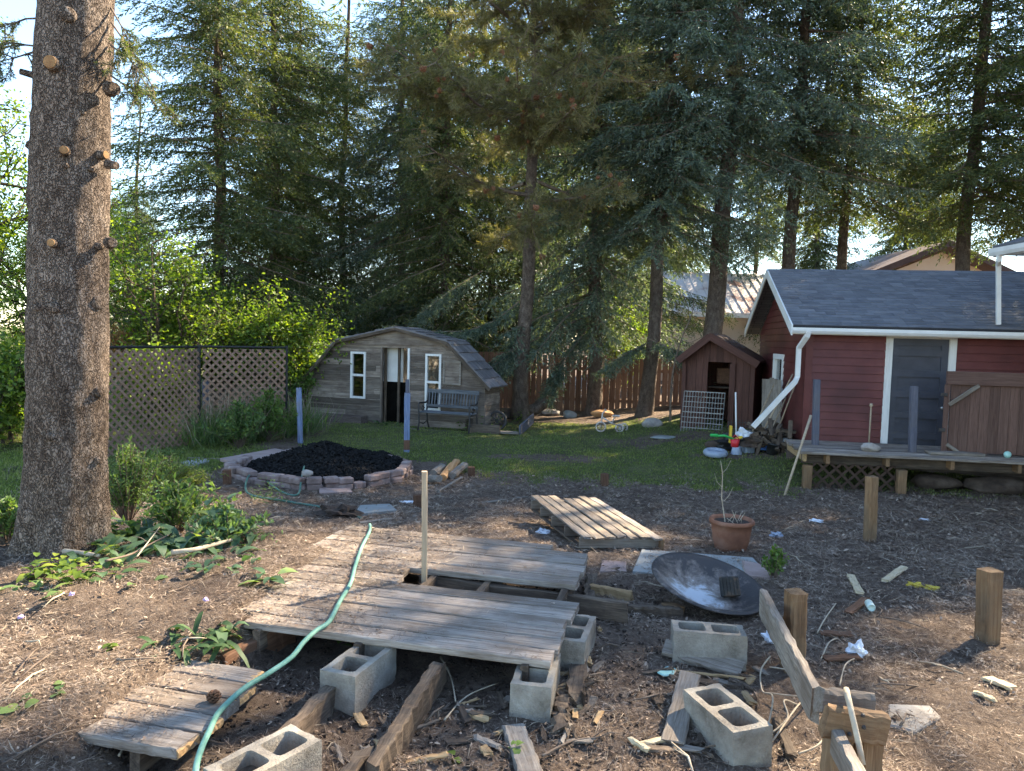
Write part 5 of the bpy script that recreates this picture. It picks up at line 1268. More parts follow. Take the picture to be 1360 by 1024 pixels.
# white wire garden ornament: small tricycle frame
tc_ = g(815, 574); oc = thing('old_tricycle', 'small white tube framed tricycle rusting under the spruces', 'tricycle', tc_)
wz = .14
for (dx, r_, nm) in ((-.3, .12, 'wheel'), (.12, .1, 'wheel'), (.24, .1, 'wheel')):
    mb = MB(); torus(mb, tc_+Vector((dx, .12 if dx > .2 else -.05, r_)), r_-.015, .016, Matrix.Rotation(R(90), 3, 'X'), 18, 6)
    for i in range(4): th = i*math.pi/4; mb.tube([tc_+Vector((dx+math.cos(th)*r_, .12 if dx > .2 else -.05, r_+math.sin(th)*r_)), tc_+Vector((dx-math.cos(th)*r_, .12 if dx > .2 else -.05, r_-math.sin(th)*r_))], .006, 4)
    mb.build(nm, M['rustwhite'], oc, None, True)
mb = MB(); mb.tube([tc_+Vector((-.3, -.05, .12)), tc_+Vector((-.27, -.04, .42)), tc_+Vector((-.2, 0, .5))], .016, 6); mb.tube([tc_+Vector((-.28, -.03, .34)), tc_+Vector((-.05, 0, .2)), tc_+Vector((.18, .03, .12))], .018, 6); mb.tube([tc_+Vector((.12, -.05, .1)), tc_+Vector((.24, .12, .1))], .014, 6); mb.tube([tc_+Vector((-.05, 0, .2)), tc_+Vector((.02, .0, .36))], .014, 6)
mb.build('tube_frame', M['rustwhite'], oc, None, True)
mb = MB(); mb.cbox(tc_+Vector((.04, 0, .37)), (.17, .12, .04), None, .015); mb.build('seat', M['rustwhite'], oc)
mb = MB(); mb.tube([tc_+Vector((-.2, -.16, .5)), tc_+Vector((-.2, .16, .5))], .014, 6); mb.build('handlebar', M['rustwhite'], oc)
rock('yard_rock', 'sunlit tan rock at the foot of the leaning spruce', g(866, 567)+Vector((0, 0, .08)), (.25, .2, .14), M['stone'], seed=61)
rock('yard_rock', 'orange brown rock at the base of the spruce before the fence', g(800, 553)+Vector((0, 0, .08)), (.3, .2, .12), M['orangelog'], seed=62)
rock('yard_rock', 'grey rock in the dark strip under the spruces', g(756, 555)+Vector((0, 0, .08)), (.22, .2, .13), M['slab'], seed=63)
rock('yard_rock', 'low brown rock left of the grey rock under the spruces', g(730, 551)+Vector((0, 0, .06)), (.3, .2, .1), M['stone'], seed=64)
rock('stepping_stone', 'flat pale stone on the lawn before the tool hut', g(885, 581)+Vector((0, 0, .0)), (.35, .25, .03), M['slab'], seed=65)
# firewood by the lawn edge
for (a, b, m_, lab) in (((575, 634), (588, 628), 'greywood', 'short pale split log at the left of the small firewood heap'), ((588, 640), (600, 626), 'orangelog', 'orange brown split log in the middle of the small firewood heap'), ((596, 634), (606, 622), 'orangelog', 'dark orange split log standing behind the heap'), ((600, 637), (617, 626), 'greywood', 'grey split log at the right of the small firewood heap'), ((570, 641), (583, 645), 'greywood', 'bleached chunk of wood before the small firewood heap')):
    p, q = g(*a)+Vector((0, 0, .06)), g(*b)+Vector((0, 0, .1)); tag(timber('split_log', p, q, .11, .1, M[m_], None, seg=6, wear=.008, ch=.03), lab, 'firewood', 'small heap of split firewood by the lawn')
# dark tarp-like clods and dark plastic tray left of the pit
crumple('dark_clod', 'clump of dark soil near the start of the hose', 'soil clump', on(452, 686, .03), (.22, .14, .09), M['potsoil'], 71)
mb = MB(); c = g(243, 660); mb.lathe(c+Vector((0, 0, .0)), [(.001, .0), (.2, 0), (.24, .11), (.225, .11), (.19, .02), (.001, .02)], 24); tag(mb.build('black_tray', M['black'], None, None, True), 'round black plastic tray among the weeds', 'tray')

crumple('brown_sack', 'brown sagging sack in the middle of the junk by the garage', 'sack', J(1001, 588, -.2), (.2, .14, .13), M['earth'], 81)
crumple('dark_tarp', 'crumpled dark tarp behind the boulders in the junk', 'tarp', J(972, 590, .2), (.26, .16, .14), M['black'], 82)
mb = MB(); c = on(1024, 604, 0); mb.lathe(c, [(.001, .0), (.07, 0), (.1, .16), (.108, .16), (.108, .19), (.096, .19), (.09, .03), (.001, .03)], 18, Matrix.Rotation(R(12), 3, 'Y')); tag(mb.build('plant_pot', M['black'], None, None, True), 'empty black plant pot between the blue bag and the corner boulder', 'pot')
# twigs and rotten fragments strewn about
for i in range(46):
    px, py = (rnd.uniform(470, 1340), rnd.uniform(660, 1010)) if i < 34 else (rnd.uniform(20, 300), rnd.uniform(790, 1000))
    p = g(px, py); u, v = uv(p.x, p.y)
    if -1.7 < u < .05 and -.05 < v < 2: continue
    a = rnd.uniform(0, 6.3); L_ = rnd.uniform(.1, .34); d_ = Vector((math.cos(a), math.sin(a), 0)); z = Vector((0, 0, .012))
    q = [p+z-d_*L_*.5, p+z-d_*L_*.15+Vector((rnd.uniform(-.02, .02), rnd.uniform(-.02, .02), .012)), p+z+d_*L_*.2+Vector((rnd.uniform(-.02, .02), rnd.uniform(-.02, .02), .016)), p+z+d_*L_*.5]
    mb = MB(); mb.tube(q, [.0045, .0055, .004, .002], 6); b_ = q[2]; mb.tube([q[1], q[1]+Vector((-d_.y*.05, d_.x*.05, .015))+d_*.04], [.003, .0015], 5)
    tag(mb.build('dead_twig', M['twig' if i % 3 else 'pale_twig'], None, None, True), 'short dead twig lying on the mulch', 'twig', 'dead twigs strewn over the mulch')
for i in range(92):
    if i < 42: t_ = rnd.random(); px, py = 788-34*t_+rnd.gauss(0, 16), 775+230*t_
    elif i < 66: px, py = rnd.uniform(870, 1010), rnd.uniform(885, 1010)
    else: px, py = rnd.uniform(440, 680), rnd.uniform(930, 1015)
    p = g(px, py)
    a = rnd.uniform(0, 6.3) if i >= 42 else R(75)+rnd.gauss(0, .5); L_ = rnd.uniform(.05, .16); d_ = Vector((math.cos(a), math.sin(a), rnd.uniform(-.15, .25))).normalized()
    tag(timber('wood_fragment', p-d_*L_/2+Vector((0, 0, .012)), p+d_*L_/2+Vector((0, 0, .014)), rnd.uniform(.012, .04), rnd.uniform(.008, .02), M[('rot', 'rot', 'greywood', 'deckend')[i % 4]], None, seg=5, wear=.004, rag=.02), 'splintered fragment of rotten board lying on the soil', 'wood fragment', 'rotten board fragments around the walkway')
# ------------------------------------------------------------------ trees
def tube_np(paths):
    mb = MB()
    for pts, rad, n in paths: mb.tube(pts, rad, n, cap=False)
    return mb
def trunk_mb(h, r, rng, lean=(0, 0), n=14, flare=1.35, rows=40, zmin=-.25, rough=.03, tip=.12):
    mb = MB(); vs = []; ph = rng.uniform(0, 6, 4)
    for i in range(rows+1):
        z = zmin+(h-zmin)*i/rows; f = max(z, 0)/h
        rr = r*(1-(1-tip)*f)*(1+(flare-1)*math.exp(-max(z, 0)/.35))
        cx = lean[0]*z+.07*math.sin(z*.45+ph[0])+.03*math.sin(z*1.3+ph[1])-.07*math.sin(ph[0])*(z < 0); cy = lean[1]*z+.05*math.sin(z*.6+ph[1])
        for k in range(n):
            th = 2*math.pi*k/n; q = rr*(1+rough*math.sin(3*th+ph[2]+z*.7)+rng.normal()*rough*.5+.08*math.exp(-max(z, 0)/.25)*math.sin(4*th+ph[3]))
            vs.append((cx+q*math.cos(th), cy+q*math.sin(th), z))
    mb.add(vs, [(i*n+k, i*n+(k+1) % n, (i+1)*n+(k+1) % n, (i+1)*n+k) for i in range(rows) for k in range(n)])
    return mb
def spruce_mesh(seed, h, base, rad, hfull, step=.38, nb=10, dens=1.0, droop=.55, lowrad=1.0, dead=True, hang=.5):
    """returns (branch MB, needle array, dead twig array). Crown between base and h; full detail up to hfull"""
    rng = np.random.default_rng(seed); mb = MB()
    TP, TD, TL = [], [], []                       # twigs
    z = base
    DB = []
    while z < h-.3:
        t = (z-base)/(h-base); fine = z < hfull
        k_ = nb if fine else max(3, nb-6)
        az0 = rng.uniform(0, 6.28)
        for j in range(k_):
            if rng.random() < .16: continue
            az = az0+j*6.283/k_+rng.normal()*.3
            L = rad*(1-t)**.75*rng.uniform(.5, 1.15)*(.72+.42*math.sin(2*az+1.1*z+seed)*math.sin(.8*z+az+seed*2))+.3
            zz = z+rng.normal()*.12
            n = 8; s = np.linspace(0, 1, n)
            dr = droop*(1-.7*t)*rng.uniform(.7, 1.3)
            r_ = L*s; dz = L*(.1*s*(1+2*t)-dr*s**1.5+.28*dr*s**3.2)
            wv = .04*L*np.sin(s*4+rng.uniform(0, 6))
            ca, sa = math.cos(az), math.sin(az)
            pts = np.stack([ca*r_-sa*wv, sa*r_+ca*wv, zz+dz], 1)
            mb.tube(pts.tolist(), (np.linspace(.009*L+.006, .004, n)).tolist(), 4 if fine else 3, cap=False)
            tan = unit(np.gradient(pts, axis=0)); side = unit(np.cross(tan, [0, 0, 1.0]))
            sp = (.1 if fine else .22)/dens
            m = max(int(L*.86/sp), 2)
            ss = np.clip(.14+np.arange(m)*.86/max(m, 1)+rng.normal(size=m)*.01, .08, 1)
            bp = np.stack([np.interp(ss, s, pts[:, i]) for i in range(3)], 1); bt = unit(np.stack([np.interp(ss, s, tan[:, i]) for i in range(3)], 1)); bs = unit(np.stack([np.interp(ss, s, side[:, i]) for i in range(3)], 1))
            for sg in (-1, 1):
                ang = rng.uniform(.6, 1.1, (m, 1)); dn = rng.uniform(.15, .15+hang, (m, 1))
                d = bt*np.cos(ang)+bs*sg*np.sin(ang)-np.array([0, 0, 1.0])*dn
                ln = (.2+.5*np.sin(np.clip(ss, 0, 1)*2.4)**.8*min(1, L/2.2))*rng.uniform(.6, 1.2, m)
                keep = rng.random(m) < .9
                TP.append(bp[keep]); TD.append(unit(d)[keep]); TL.append(ln[keep])
            # the tip
            TP.append(bp[-1:]); TD.append(bt[-1:]); TL.append(np.array([.25]))
            if dead and fine:
                q = int(L*5); s0 = rng.uniform(.05, .75, q); b0 = np.stack([np.interp(s0, s, pts[:, i]) for i in range(3)], 1)
                d = rng.normal(size=(q, 3))*.45+np.array([0, 0, -1.0]); DB.append(blades(b0, d, rng.uniform(.15, .5, q), .012, rng, .3))
        if fine:                                        # short inner sprays that wrap the stem
            for j in range(13):
                az = rng.uniform(0, 6.28); d = unit(np.array([math.cos(az), math.sin(az), rng.uniform(-.9, .1)])); q = np.array([[math.cos(az)*.12, math.sin(az)*.12, z+rng.normal()*.2]])
                for f in (0, .25, .5, .8): TP.append(q+d*f); TD.append(unit(d+rng.normal(size=3)*.5-np.array([0, 0, .3]))[None]); TL.append(np.array([rng.uniform(.25, .6)]))
        z += step*(1 if fine else 1.8)*rng.uniform(.7, 1.35)
    TP = np.concatenate(TP); TD = np.concatenate(TD); TL = np.concatenate(TL)
    fine = TP[:, 2] < hfull
    out = []
    for msk, spc, bl, bw in ((fine, .036/dens, .12, .032), (~fine, .14, .3, .08)):
        P0, D0, L0 = TP[msk], TD[msk], TL[msk]
        if not len(P0): continue
        m = np.maximum((L0/spc).astype(int), 2); idx = np.repeat(np.arange(len(P0)), m)
        f = (np.arange(len(idx))-np.repeat(np.cumsum(m)-m, m))/np.repeat(m, m)
        bend = np.array([0, 0, -1.0])*(.28*f**2*L0[idx])[:, None]
        pos = P0[idx]+D0[idx]*(f*L0[idx])[:, None]+bend
        rv = unit(rng.normal(size=(len(idx), 3))); rv[:, 2] *= .7
        d = unit(D0[idx]*.9+rv*.75)
        out.append(blades(pos, d, bl*rng.uniform(.6, 1.25, len(idx)), bw*rng.uniform(.7, 1.2, len(idx)), rng))
    return mb, np.concatenate(out), (np.concatenate(DB) if DB else None)
def join_mb_np(name, mb, mats):
    return mb
def mesh_obj(name, arr, mat):
    return np_mesh(name, arr, 4, mat)
_sp_cache = {}
def spruce(label, x, y, h, r, base, rad, seed, mat, lean=(0, 0), group=None, shared=None, rot=0., hfull=13.5, scale=1.0, **k):
    z = g1(x, y)
    t = thing('spruce_tree', label, 'tree', (x, y, z), group)
    rng = np.random.default_rng(seed+500)
    key = (shared if shared is not None else seed)
    if (key, 'm') not in _sp_cache:
        mb, ne, db = spruce_mesh(key, h, base, rad, hfull, **k)
        lq = mb_quads(mb); db = db if db is not None else ne[:0]
        b = np_mesh('crown', np.concatenate([ne, lq, db]), 4, [mat, M['twig'], M['needle_dead']], None, np.repeat([0, 1, 2], [len(ne)//4, len(lq)//4, len(db)//4]))
        _sp_cache[(key, 'm')] = b.data; bpy.data.objects.remove(b)
    db_ = _sp_cache[(key, 'm')]
    R_ = Matrix.Translation((x, y, z)) @ Matrix.Rotation(rot, 4, 'Z') @ Matrix.Scale(scale, 4)
    sh = Matrix.Identity(4); sh[0][2] = lean[0]; sh[1][2] = lean[1]
    tr = trunk_mb(h*scale, r, rng, lean).build('trunk', M['barkfar'], None, None, True); tr.matrix_world = Matrix.Translation((x, y, z)); adopt(tr, t)
    for nm, d in (('crown', db_),):
        if d is None: continue
        o = bpy.data.objects.new(nm, d); COL.objects.link(o); o.matrix_world = R_ if not any(lean) else Matrix.Translation((x, y, z)) @ Matrix.Rotation(math.atan2(math.hypot(*lean), 1), 4, Vector((-lean[1], lean[0], 0))) @ Matrix.Rotation(rot, 4, 'Z') @ Matrix.Scale(scale, 4)
        adopt(o, t)
        if d is db_:
            if o.data.materials[0] is not mat:
                o.material_slots[0].link = 'OBJECT'; o.material_slots[0].material = mat
    return t
GS_ = 'tall spruces along the rear of the yard'
def tx(px, py, d): return P(px, py, d).x
NG, NB = M['needle_green'], M['needle_blue']
H_ = 21.5
# own crowns
spruce('tall green spruce behind the lattice fence', tx(289, 440, 21), 21, H_, .18, 2.2, 3.6, 101, NG, group=GS_, droop=.5)
spruce('slim green spruce right of the one behind the lattice fence', tx(362, 440, 24.5), 24.5, H_, .17, 2.2, 2.7, 101, NG, shared=101, rot=2.0, group=GS_)
spruce('spruce with sunlit brown trunk behind the grey shed', tx(589, 430, 23.5), 23.5, H_, .18, .9, 3.5, 103, NG, group=GS_, droop=.7, hang=.8)
spruce('spruce standing before the board fence in the middle of the row', tx(786, 520, 20.3), 20.3, H_, .2, 2.6, 3.3, 104, NB, group=GS_, droop=.7, hang=.9)
spruce('leaning spruce with light stripes on its trunk beside the tool hut', tx(855, 550, 19.2), 19.2, H_, .19, 4.8, 2.8, 105, NB, lean=(.045, 0), shared=105, rot=2.4, group=GS_)
spruce('thick trunked spruce right behind the brown tool hut', tx(944, 450, 19.0), 19.0, H_, .26, 6.6, 3.3, 106, NB, lean=(.03, 0), group=GS_, droop=.62, hang=.7)
spruce('spruce rising behind the peak of the garage roof', tx(1043, 350, 20), 20, H_, .2, 6.6, 2.8, 106, NB, shared=106, rot=1.9, lean=(.02, 0), group=GS_)
spruce('slender bare trunked spruce right of the roof peak', tx(1117, 340, 21), 21, H_, .16, 5.8, 2.9, 107, NG, lean=(.015, 0), group=GS_, droop=.6)
spruce('broad green spruce behind the right half of the garage', tx(1284, 350, 19), 19, H_, .2, 5.2, 3.5, 108, NG, group=GS_, droop=.45, hang=.6)
spruce('spruce cut off by the right edge of the picture', tx(1420, 350, 20), 20, H_, .22, 4.0, 3.3, 108, NG, shared=108, rot=2.6, group=GS_)
# second row, filling the view between the trunks
for i, (px, d, sh, mt, lab) in enumerate([(455, 28, 103, NG, 'farther spruce left of the grey shed roof'), (530, 26, 104, NB, 'farther spruce above the shed ridge'), (650, 27.5, 103, NG, 'farther spruce above the right end of the shed'),
                                      (742, 26.5, 104, NB, 'farther spruce beyond the fence in the middle'), (830, 29, 101, NG, 'farther spruce beside the tan neighbour house'), (1000, 38, 106, NB, 'farther spruce beyond the ridge of the tan house'), (395, 31, 104, NB, 'distant spruce filling the gap right of the lattice trees'), (575, 33, 103, NG, 'distant spruce above the middle of the shed'), (700, 32, 101, NG, 'distant spruce hidden behind the pine trunk'), (905, 39, 104, NB, 'distant spruce over the tan house roof'), (1080, 34, 103, NG, 'distant spruce over the garage roof peak'), (1240, 40, 104, NB, 'distant spruce beyond the beige gable'), (185, 30, 103, NG, 'shorter distant spruce just right of the big trunk'), (140, 34, 101, NG, 'shorter distant spruce half hidden by the big trunk'), (1195, 37, 108, NG, 'farther spruce over the middle of the garage roof')]):
    spruce(lab, tx(px, 440, d), d, 20, .15, 2.5, 3, 200+i, mt, shared=sh, rot=i*1.3+.5, scale=.58 if px in (185, 140) else 1.0, group=GS_)
# spruces beyond the right edge that throw the dappled shade
for i, (x, y, sh, lab) in enumerate([(13.5, 14.5, 108, 'spruce behind the house at the right'), (16, 19.5, 106, 'spruce at the right end of the rear row'), (17.5, 11.0, 101, 'spruce beside the house at the right'), (21, 16, 108, 'spruce farthest right behind the house'), (12.3, 13.6, 107, 'unseen spruce added to shade the left foreground')]):  # last spruce is out of view, added to shade the left foreground
    spruce(lab, x, y, 22, .22, 3, 3, 300+i, NG, shared=sh, rot=i*1.7, scale=.82 if i == 4 else 1.0, group=GS_)
# ------------------------------------------------------------------ the pine in the middle with long drooping limbs
def pine(label, x, y, h, r, seed):
    rng = np.random.default_rng(seed); z0 = g1(x, y); t = thing('pine_tree', label, 'tree', (x, y, z0))
    tr = trunk_mb(h, r, rng, rows=40).build('trunk', M['barkfar'], None, None, True); tr.location = (x, y, z0); adopt(tr, t)
    mb = MB(); tips = []
    for i in range(46):
        z = 4.2+rng.uniform(0, 10.5); az = rng.uniform(0, 6.283)
        if i < 26: az = -math.pi/2+rng.normal()*.95       # many limbs reach towards the open yard
        L = rng.uniform(2.6, 5.2)*(1-.35*(z-4)/10)
        n = 9; s = np.linspace(0, 1, n); rz = rng.uniform(-.35, .05)
        pts = np.stack([math.cos(az)*L*s+.12*np.sin(5*s+i), math.sin(az)*L*s+.12*np.cos(4*s+i), z+L*(rz*s+.18*s**2.5)], 1)
        mb.tube(pts.tolist(), np.linspace(.05, .012, n).tolist(), 6, cap=False)
        for s0 in np.linspace(.25, 1, 13):
            b = np.array([np.interp(s0, s, pts[:, q]) for q in range(3)])
            for w_ in range(2):
                d = unit(np.array([math.cos(az), math.sin(az), 0])*.5+rng.normal(size=3)*np.array([.8, .8, .35])+np.array([0, 0, -.1])); l2 = rng.uniform(.35, .95)
                e = b+d*l2; mb.tube([b.tolist(), (b+d*l2*.5+np.array([0, 0, -.03])).tolist(), e.tolist()], [.012, .008, .006], 3, cap=False)
                for f in np.linspace(.25, 1, 5):
                    p = b+(e-b)*f; tips.append((p, d))
                    for _ in range(1):
                        d3 = unit(d+rng.normal(size=3)*.8); p3 = p+d3*rng.uniform(.1, .25); tips.append((p3, d3))
    TP = np.array([p for p, d in tips]); TD = np.array([d for p, d in tips])
    m = 16; idx = np.repeat(np.arange(len(TP)), m); rv = rng.normal(size=(len(idx), 3))
    d = unit(TD[idx]*.9+unit(rv)*.9+np.array([0, 0, -.1])); pos = TP[idx]-TD[idx]*rng.uniform(0, .12, (len(idx), 1))
    ne = blades(pos, d, rng.uniform(.1, .17, len(idx)), .013, rng, .5)
    lq = mb_quads(mb); o = np_mesh('crown', np.concatenate([ne, lq]), 4, [M['needle_pine'], M['twig']], None, np.repeat([0, 1], [len(ne)//4, len(lq)//4])); o.location = (x, y, z0); adopt(o, t)
    mc = MB()
    for i in range(16):
        th = i*2.4; f = i/16; dd = Vector((math.cos(th), math.sin(th), .7)); c = Vector((math.cos(th)*.02, math.sin(th)*.02, .05*f)); mc.cbox(c, (.055, .025, .025), dd.to_track_quat('X', 'Z').to_matrix(), .006)
    k = mc.build('pollen_cone_cluster', M['cone']); n_c = 0
    order = rng.permutation(len(TP))
    for i in order:
        p = TP[i]; w_ = Vector((x+p[0], y+p[1], z0+p[2]))
        if p[1] > -1.2 or p[2] > 8.6 or p[2] < 3.6: continue
        o = k if n_c == 0 else k.copy()
        if n_c: COL.objects.link(o)
        o.matrix_world = Matrix.Translation(w_) @ Matrix.Rotation(rng.uniform(0, 6), 4, 'Z') @ Matrix.Rotation(rng.uniform(-.7, .7), 4, 'X') @ Matrix.Scale(rng.uniform(.9, 1.6), 4)
        adopt(o, t); n_c += 1
        if n_c >= 70: break
    return t
pine('big pine with brownish drooping limbs and orange cones over the middle of the yard', tx(698, 440, 18.6), 18.6, 17, .2, 77)

# ------------------------------------------------------------------ broadleaf trees at the left
def broadleaf(name, label, x, y, h, r, crown, seed, mat, nl=15000, leafs=(.095, .06), low=1.2, dense=9):
    rng = np.random.default_rng(seed); z0 = g1(x, y); t = thing(name, label, 'tree', (x, y, z0))
    mb = MB(); ends = []
    def grow(p, d, L, r_, lv):
        n = 4; pts = [p]
        for i in range(n):
            d = unit(d+rng.normal(size=3)*.14+np.array([0, 0, .05])); p = p+d*L/n; pts.append(p)
        mb.tube([q.tolist() for q in pts], np.linspace(r_, r_*.6, n+1).tolist(), 7 if lv < 2 else 4, cap=False)
        if lv >= 2:
            for q in pts[1:]: ends.append(q)
        if lv < 4:
            for i in range(3 if lv else 5):
                q = pts[rng.integers(2, n+1)]; nd = unit(d*.7+rng.normal(size=3)*np.array([.8, .8, .45])); grow(q, nd, L*rng.uniform(.55, .8), r_*.55, lv+1)
    for k in range(3): grow(np.array([rng.normal()*.1, rng.normal()*.1, -.1]), unit(np.array([rng.normal()*.25, rng.normal()*.25, 1])), h*.42, r, 0)
    E = np.array(ends); sc = np.array([crown/np.maximum(np.percentile(np.abs(E[:, 0]), 92), .1), crown/np.maximum(np.percentile(np.abs(E[:, 1]), 92), .1), (h)/np.percentile(E[:, 2], 97)])
    for i, v in enumerate(mb.v): mb.v[i] = (v[0]*(1+(sc[0]-1)*min(1, max(0, v[2])/1.5)), v[1]*(1+(sc[1]-1)*min(1, max(0, v[2])/1.5)), v[2]*sc[2])
    f_ = np.clip(E[:, 2:3]/1.5, 0, 1); E = np.concatenate([E[:, :2]*(1+(sc[:2]-1)*f_), E[:, 2:]*sc[2]], 1); E = E[E[:, 2] > low]
    cl = E[rng.integers(0, len(E), nl//dense)]+rng.normal(size=(nl//dense, 3))*.16
    idx = np.repeat(np.arange(len(cl)), dense); pos = cl[idx]+rng.normal(size=(len(idx), 3))*np.array([.13, .13, .09])
    d = rng.normal(size=(len(idx), 3))*np.array([1, 1, .5])+np.array([0, 0, -.45])
    ar = blades(pos, d, leafs[0]*rng.uniform(.6, 1.3, len(idx)), leafs[1]*rng.uniform(.6, 1.2, len(idx)), rng, .42, .06)
    b = mb.build('trunk', M['barkfar'], None, None, True); b.location = (x, y, z0); adopt(b, t)
    o = np_mesh('crown', ar, 4, mat); o.location = (x, y, z0); adopt(o, t); return t
broadleaf('maple_tree', 'tall bright green leafy tree at the left edge behind the big trunk', tx(-60, 440, 15), 15, 6.8, .12, 1.9, 1, M['maple'], 24000)
broadleaf('maple_tree', 'sunlit yellow green tree just right of the big trunk', tx(205, 440, 17.5), 17.5, 3.9, .08, 1.5, 2, M['maple'], 9500, low=1.0)
broadleaf('maple_tree', 'bright young tree behind the middle of the lattice fence', tx(300, 440, 18.8), 18.8, 2.9, .06, 1.25, 3, M['maple'], 6500, low=.9)
broadleaf('maple_tree', 'small bright sapling at the far end of the lattice fence', tx(372, 440, 18), 18, 2.6, .05, .8, 4, M['maple'], 8000, low=.8)
broadleaf('rusty_tree', 'small tree with rusty orange leaves right of the big trunk', tx(168, 440, 21), 21, 2.6, .06, 1.0, 5, M['orangetree'], 7000, low=.6)
broadleaf('leafy_tree', 'green tree far behind the sunlit trees at the left', tx(120, 440, 25), 25, 6.2, .12, 2.6, 6, M['maple'], 20000)
broadleaf('leafy_shrub', 'dense dark shrub beside the left wall of the grey shed', tx(398, 500, 18.6), 18.6, 2.0, .04, .6, 7, M['bushleaf'], 6000, low=.1)
broadleaf('leafy_shrub', 'leafy green shrub low at the left edge', tx(5, 520, 13), 13, 1.7, .03, .9, 8, M['maple'], 8000, low=.15)
broadleaf('leafy_shrub', 'yellow green shrub shining through the lattice panel', tx(215, 560, 15.8), 15.8, 1.5, .03, .6, 9, M['maple'], 5000, low=.1)
broadleaf('leafy_shrub', 'sunlit shrub behind the board fence beside the leaning spruce', tx(820, 440, 23), 23, 2.8, .05, .9, 12, M['maple'], 6000, low=.6)

# low blue-green boughs that hang over the shed and the fence
def bough(name, label, pts, wd, seed, mat, dens=1.0):
    """one hanging limb of the row: a drooping mat of needle twigs"""
    rng = np.random.default_rng(seed); pts = np.array([list(p) for p in pts]); n = len(pts)
    t = thing(name, label, 'bough', Vector(pts[0])); mb = MB(); mb.tube(pts.tolist(), np.linspace(.018, .005, n).tolist(), 5)
    a = mb.build('limb', M['twig']); adopt(a, t)
    s = np.linspace(0, 1, n); L = np.linalg.norm(np.diff(pts, axis=0), axis=1).sum(); m = int(L/.035*dens)
    ss = rng.uniform(.08, 1, m); bp = np.stack([np.interp(ss, s, pts[:, i]) for i in range(3)], 1)
    tan = unit(np.gradient(pts, axis=0)); bt = unit(np.stack([np.interp(ss, s, tan[:, i]) for i in range(3)], 1)); bs = unit(np.cross(bt, [0, 0, 1.0]))
    P0, D0, L0 = [], [], []
    for sg in (-1, 1):
        d = unit(bt*.7+bs*sg*rng.uniform(.4, 1.1, (m, 1))-np.array([0, 0, 1.0])*rng.uniform(.2, .75, (m, 1))); l_ = wd*rng.uniform(.5, 1.2, m)*np.sin(np.clip(ss*1.1+.35, 0, 3.0))
        P0.append(bp); D0.append(d); L0.append(l_)
        for _ in range(4):
            f = rng.uniform(.25, .95, (m, 1)); d2 = unit(d+rng.normal(size=(m, 3))*.5-np.array([0, 0, .3])); P0.append(bp+d*f*l_[:, None]); D0.append(d2); L0.append(rng.uniform(.12, .3, m))
    P0, D0, L0 = np.concatenate(P0), np.concatenate(D0), np.concatenate(L0)
    k = np.maximum((L0/.035).astype(int), 2); idx = np.repeat(np.arange(len(P0)), k); f = (np.arange(len(idx))-np.repeat(np.cumsum(k)-k, k))/np.repeat(k, k)
    pos = P0[idx]+D0[idx]*(f*L0[idx])[:, None]+np.array([0, 0, -1.0])*(.2*f**2*L0[idx])[:, None]
    d = unit(D0[idx]*.9+unit(rng.normal(size=(len(idx), 3)))*.7)
    o = np_mesh('needle_mat', blades(pos, d, .1*rng.uniform(.6, 1.2, len(idx)), .022*rng.uniform(.7, 1.2, len(idx)), rng), 4, mat); adopt(o, t); return t
bough('spruce_bough', 'blue green spruce bough draped along the right slope of the shed roof', [P(690, 400, 18.6), P(660, 425, 18.3), P(620, 440, 18.0), P(570, 440, 17.9), P(520, 432, 17.9)], .5, 1, NB)
bough('spruce_bough', 'dark spruce bough hanging in the corner between shed and board fence', [P(700, 430, 19.5), P(680, 462, 18.9), P(665, 480, 18.3), P(650, 492, 17.9)], .6, 2, NB)
bough('spruce_bough', 'drooping bough before the fence with its tip near the fallen log', [P(785, 430, 20.2), P(770, 450, 19.6), P(745, 485, 19.2), P(728, 520, 19.0)], .5, 3, NB)
bough('spruce_bough', 'low spruce bough spreading over the fence left of the tool hut', [P(862, 450, 19.0), P(880, 458, 18.4), P(905, 468, 17.9), P(930, 482, 17.4)], .5, 4, NB)
bough('spruce_bough', 'broad low bough reaching left from the leaning spruce', [P(860, 455, 19.1), P(835, 468, 18.7), P(808, 484, 18.5)], .5, 5, NB)
bough('spruce_bough', 'dark green bough hanging left of the shed roof ridge', [P(588, 350, 21.5), P(540, 370, 20.8), P(490, 396, 20.4), P(440, 430, 20)], .7, 6, NG)
bough('spruce_bough', 'bough hanging over the ridge of the shed in front of the sunlit trunk', [P(640, 360, 21.5), P(600, 385, 20.6), P(560, 415, 20)], .6, 7, NB)
# bare shrub left of the hut
t = thing('bare_sapling', 'bare curved sapling left of the tool hut roof', 'sapling', g(905, 572)); mb = MB()
q0 = P(890, 560, 17.5); mb.tube(spline([q0, P(893, 500, 17.4), P(905, 450, 17.2), P(918, 420, 17.1), P(922, 395, 17)]), [.03-.001*i for i in range(25)], 6)
for (a, b) in (((898, 480), (880, 440)), ((905, 452), (885, 410)), ((912, 435), (935, 425)), ((905, 460), (945, 440)), ((916, 425), (905, 390))): mb.tube(spline([P(*a, 17.3), P((a[0]+b[0])/2+3, (a[1]+b[1])/2, 17.2), P(*b, 17.1)], 3), .008, 4)
mb.build('stem', M['twig'], t)

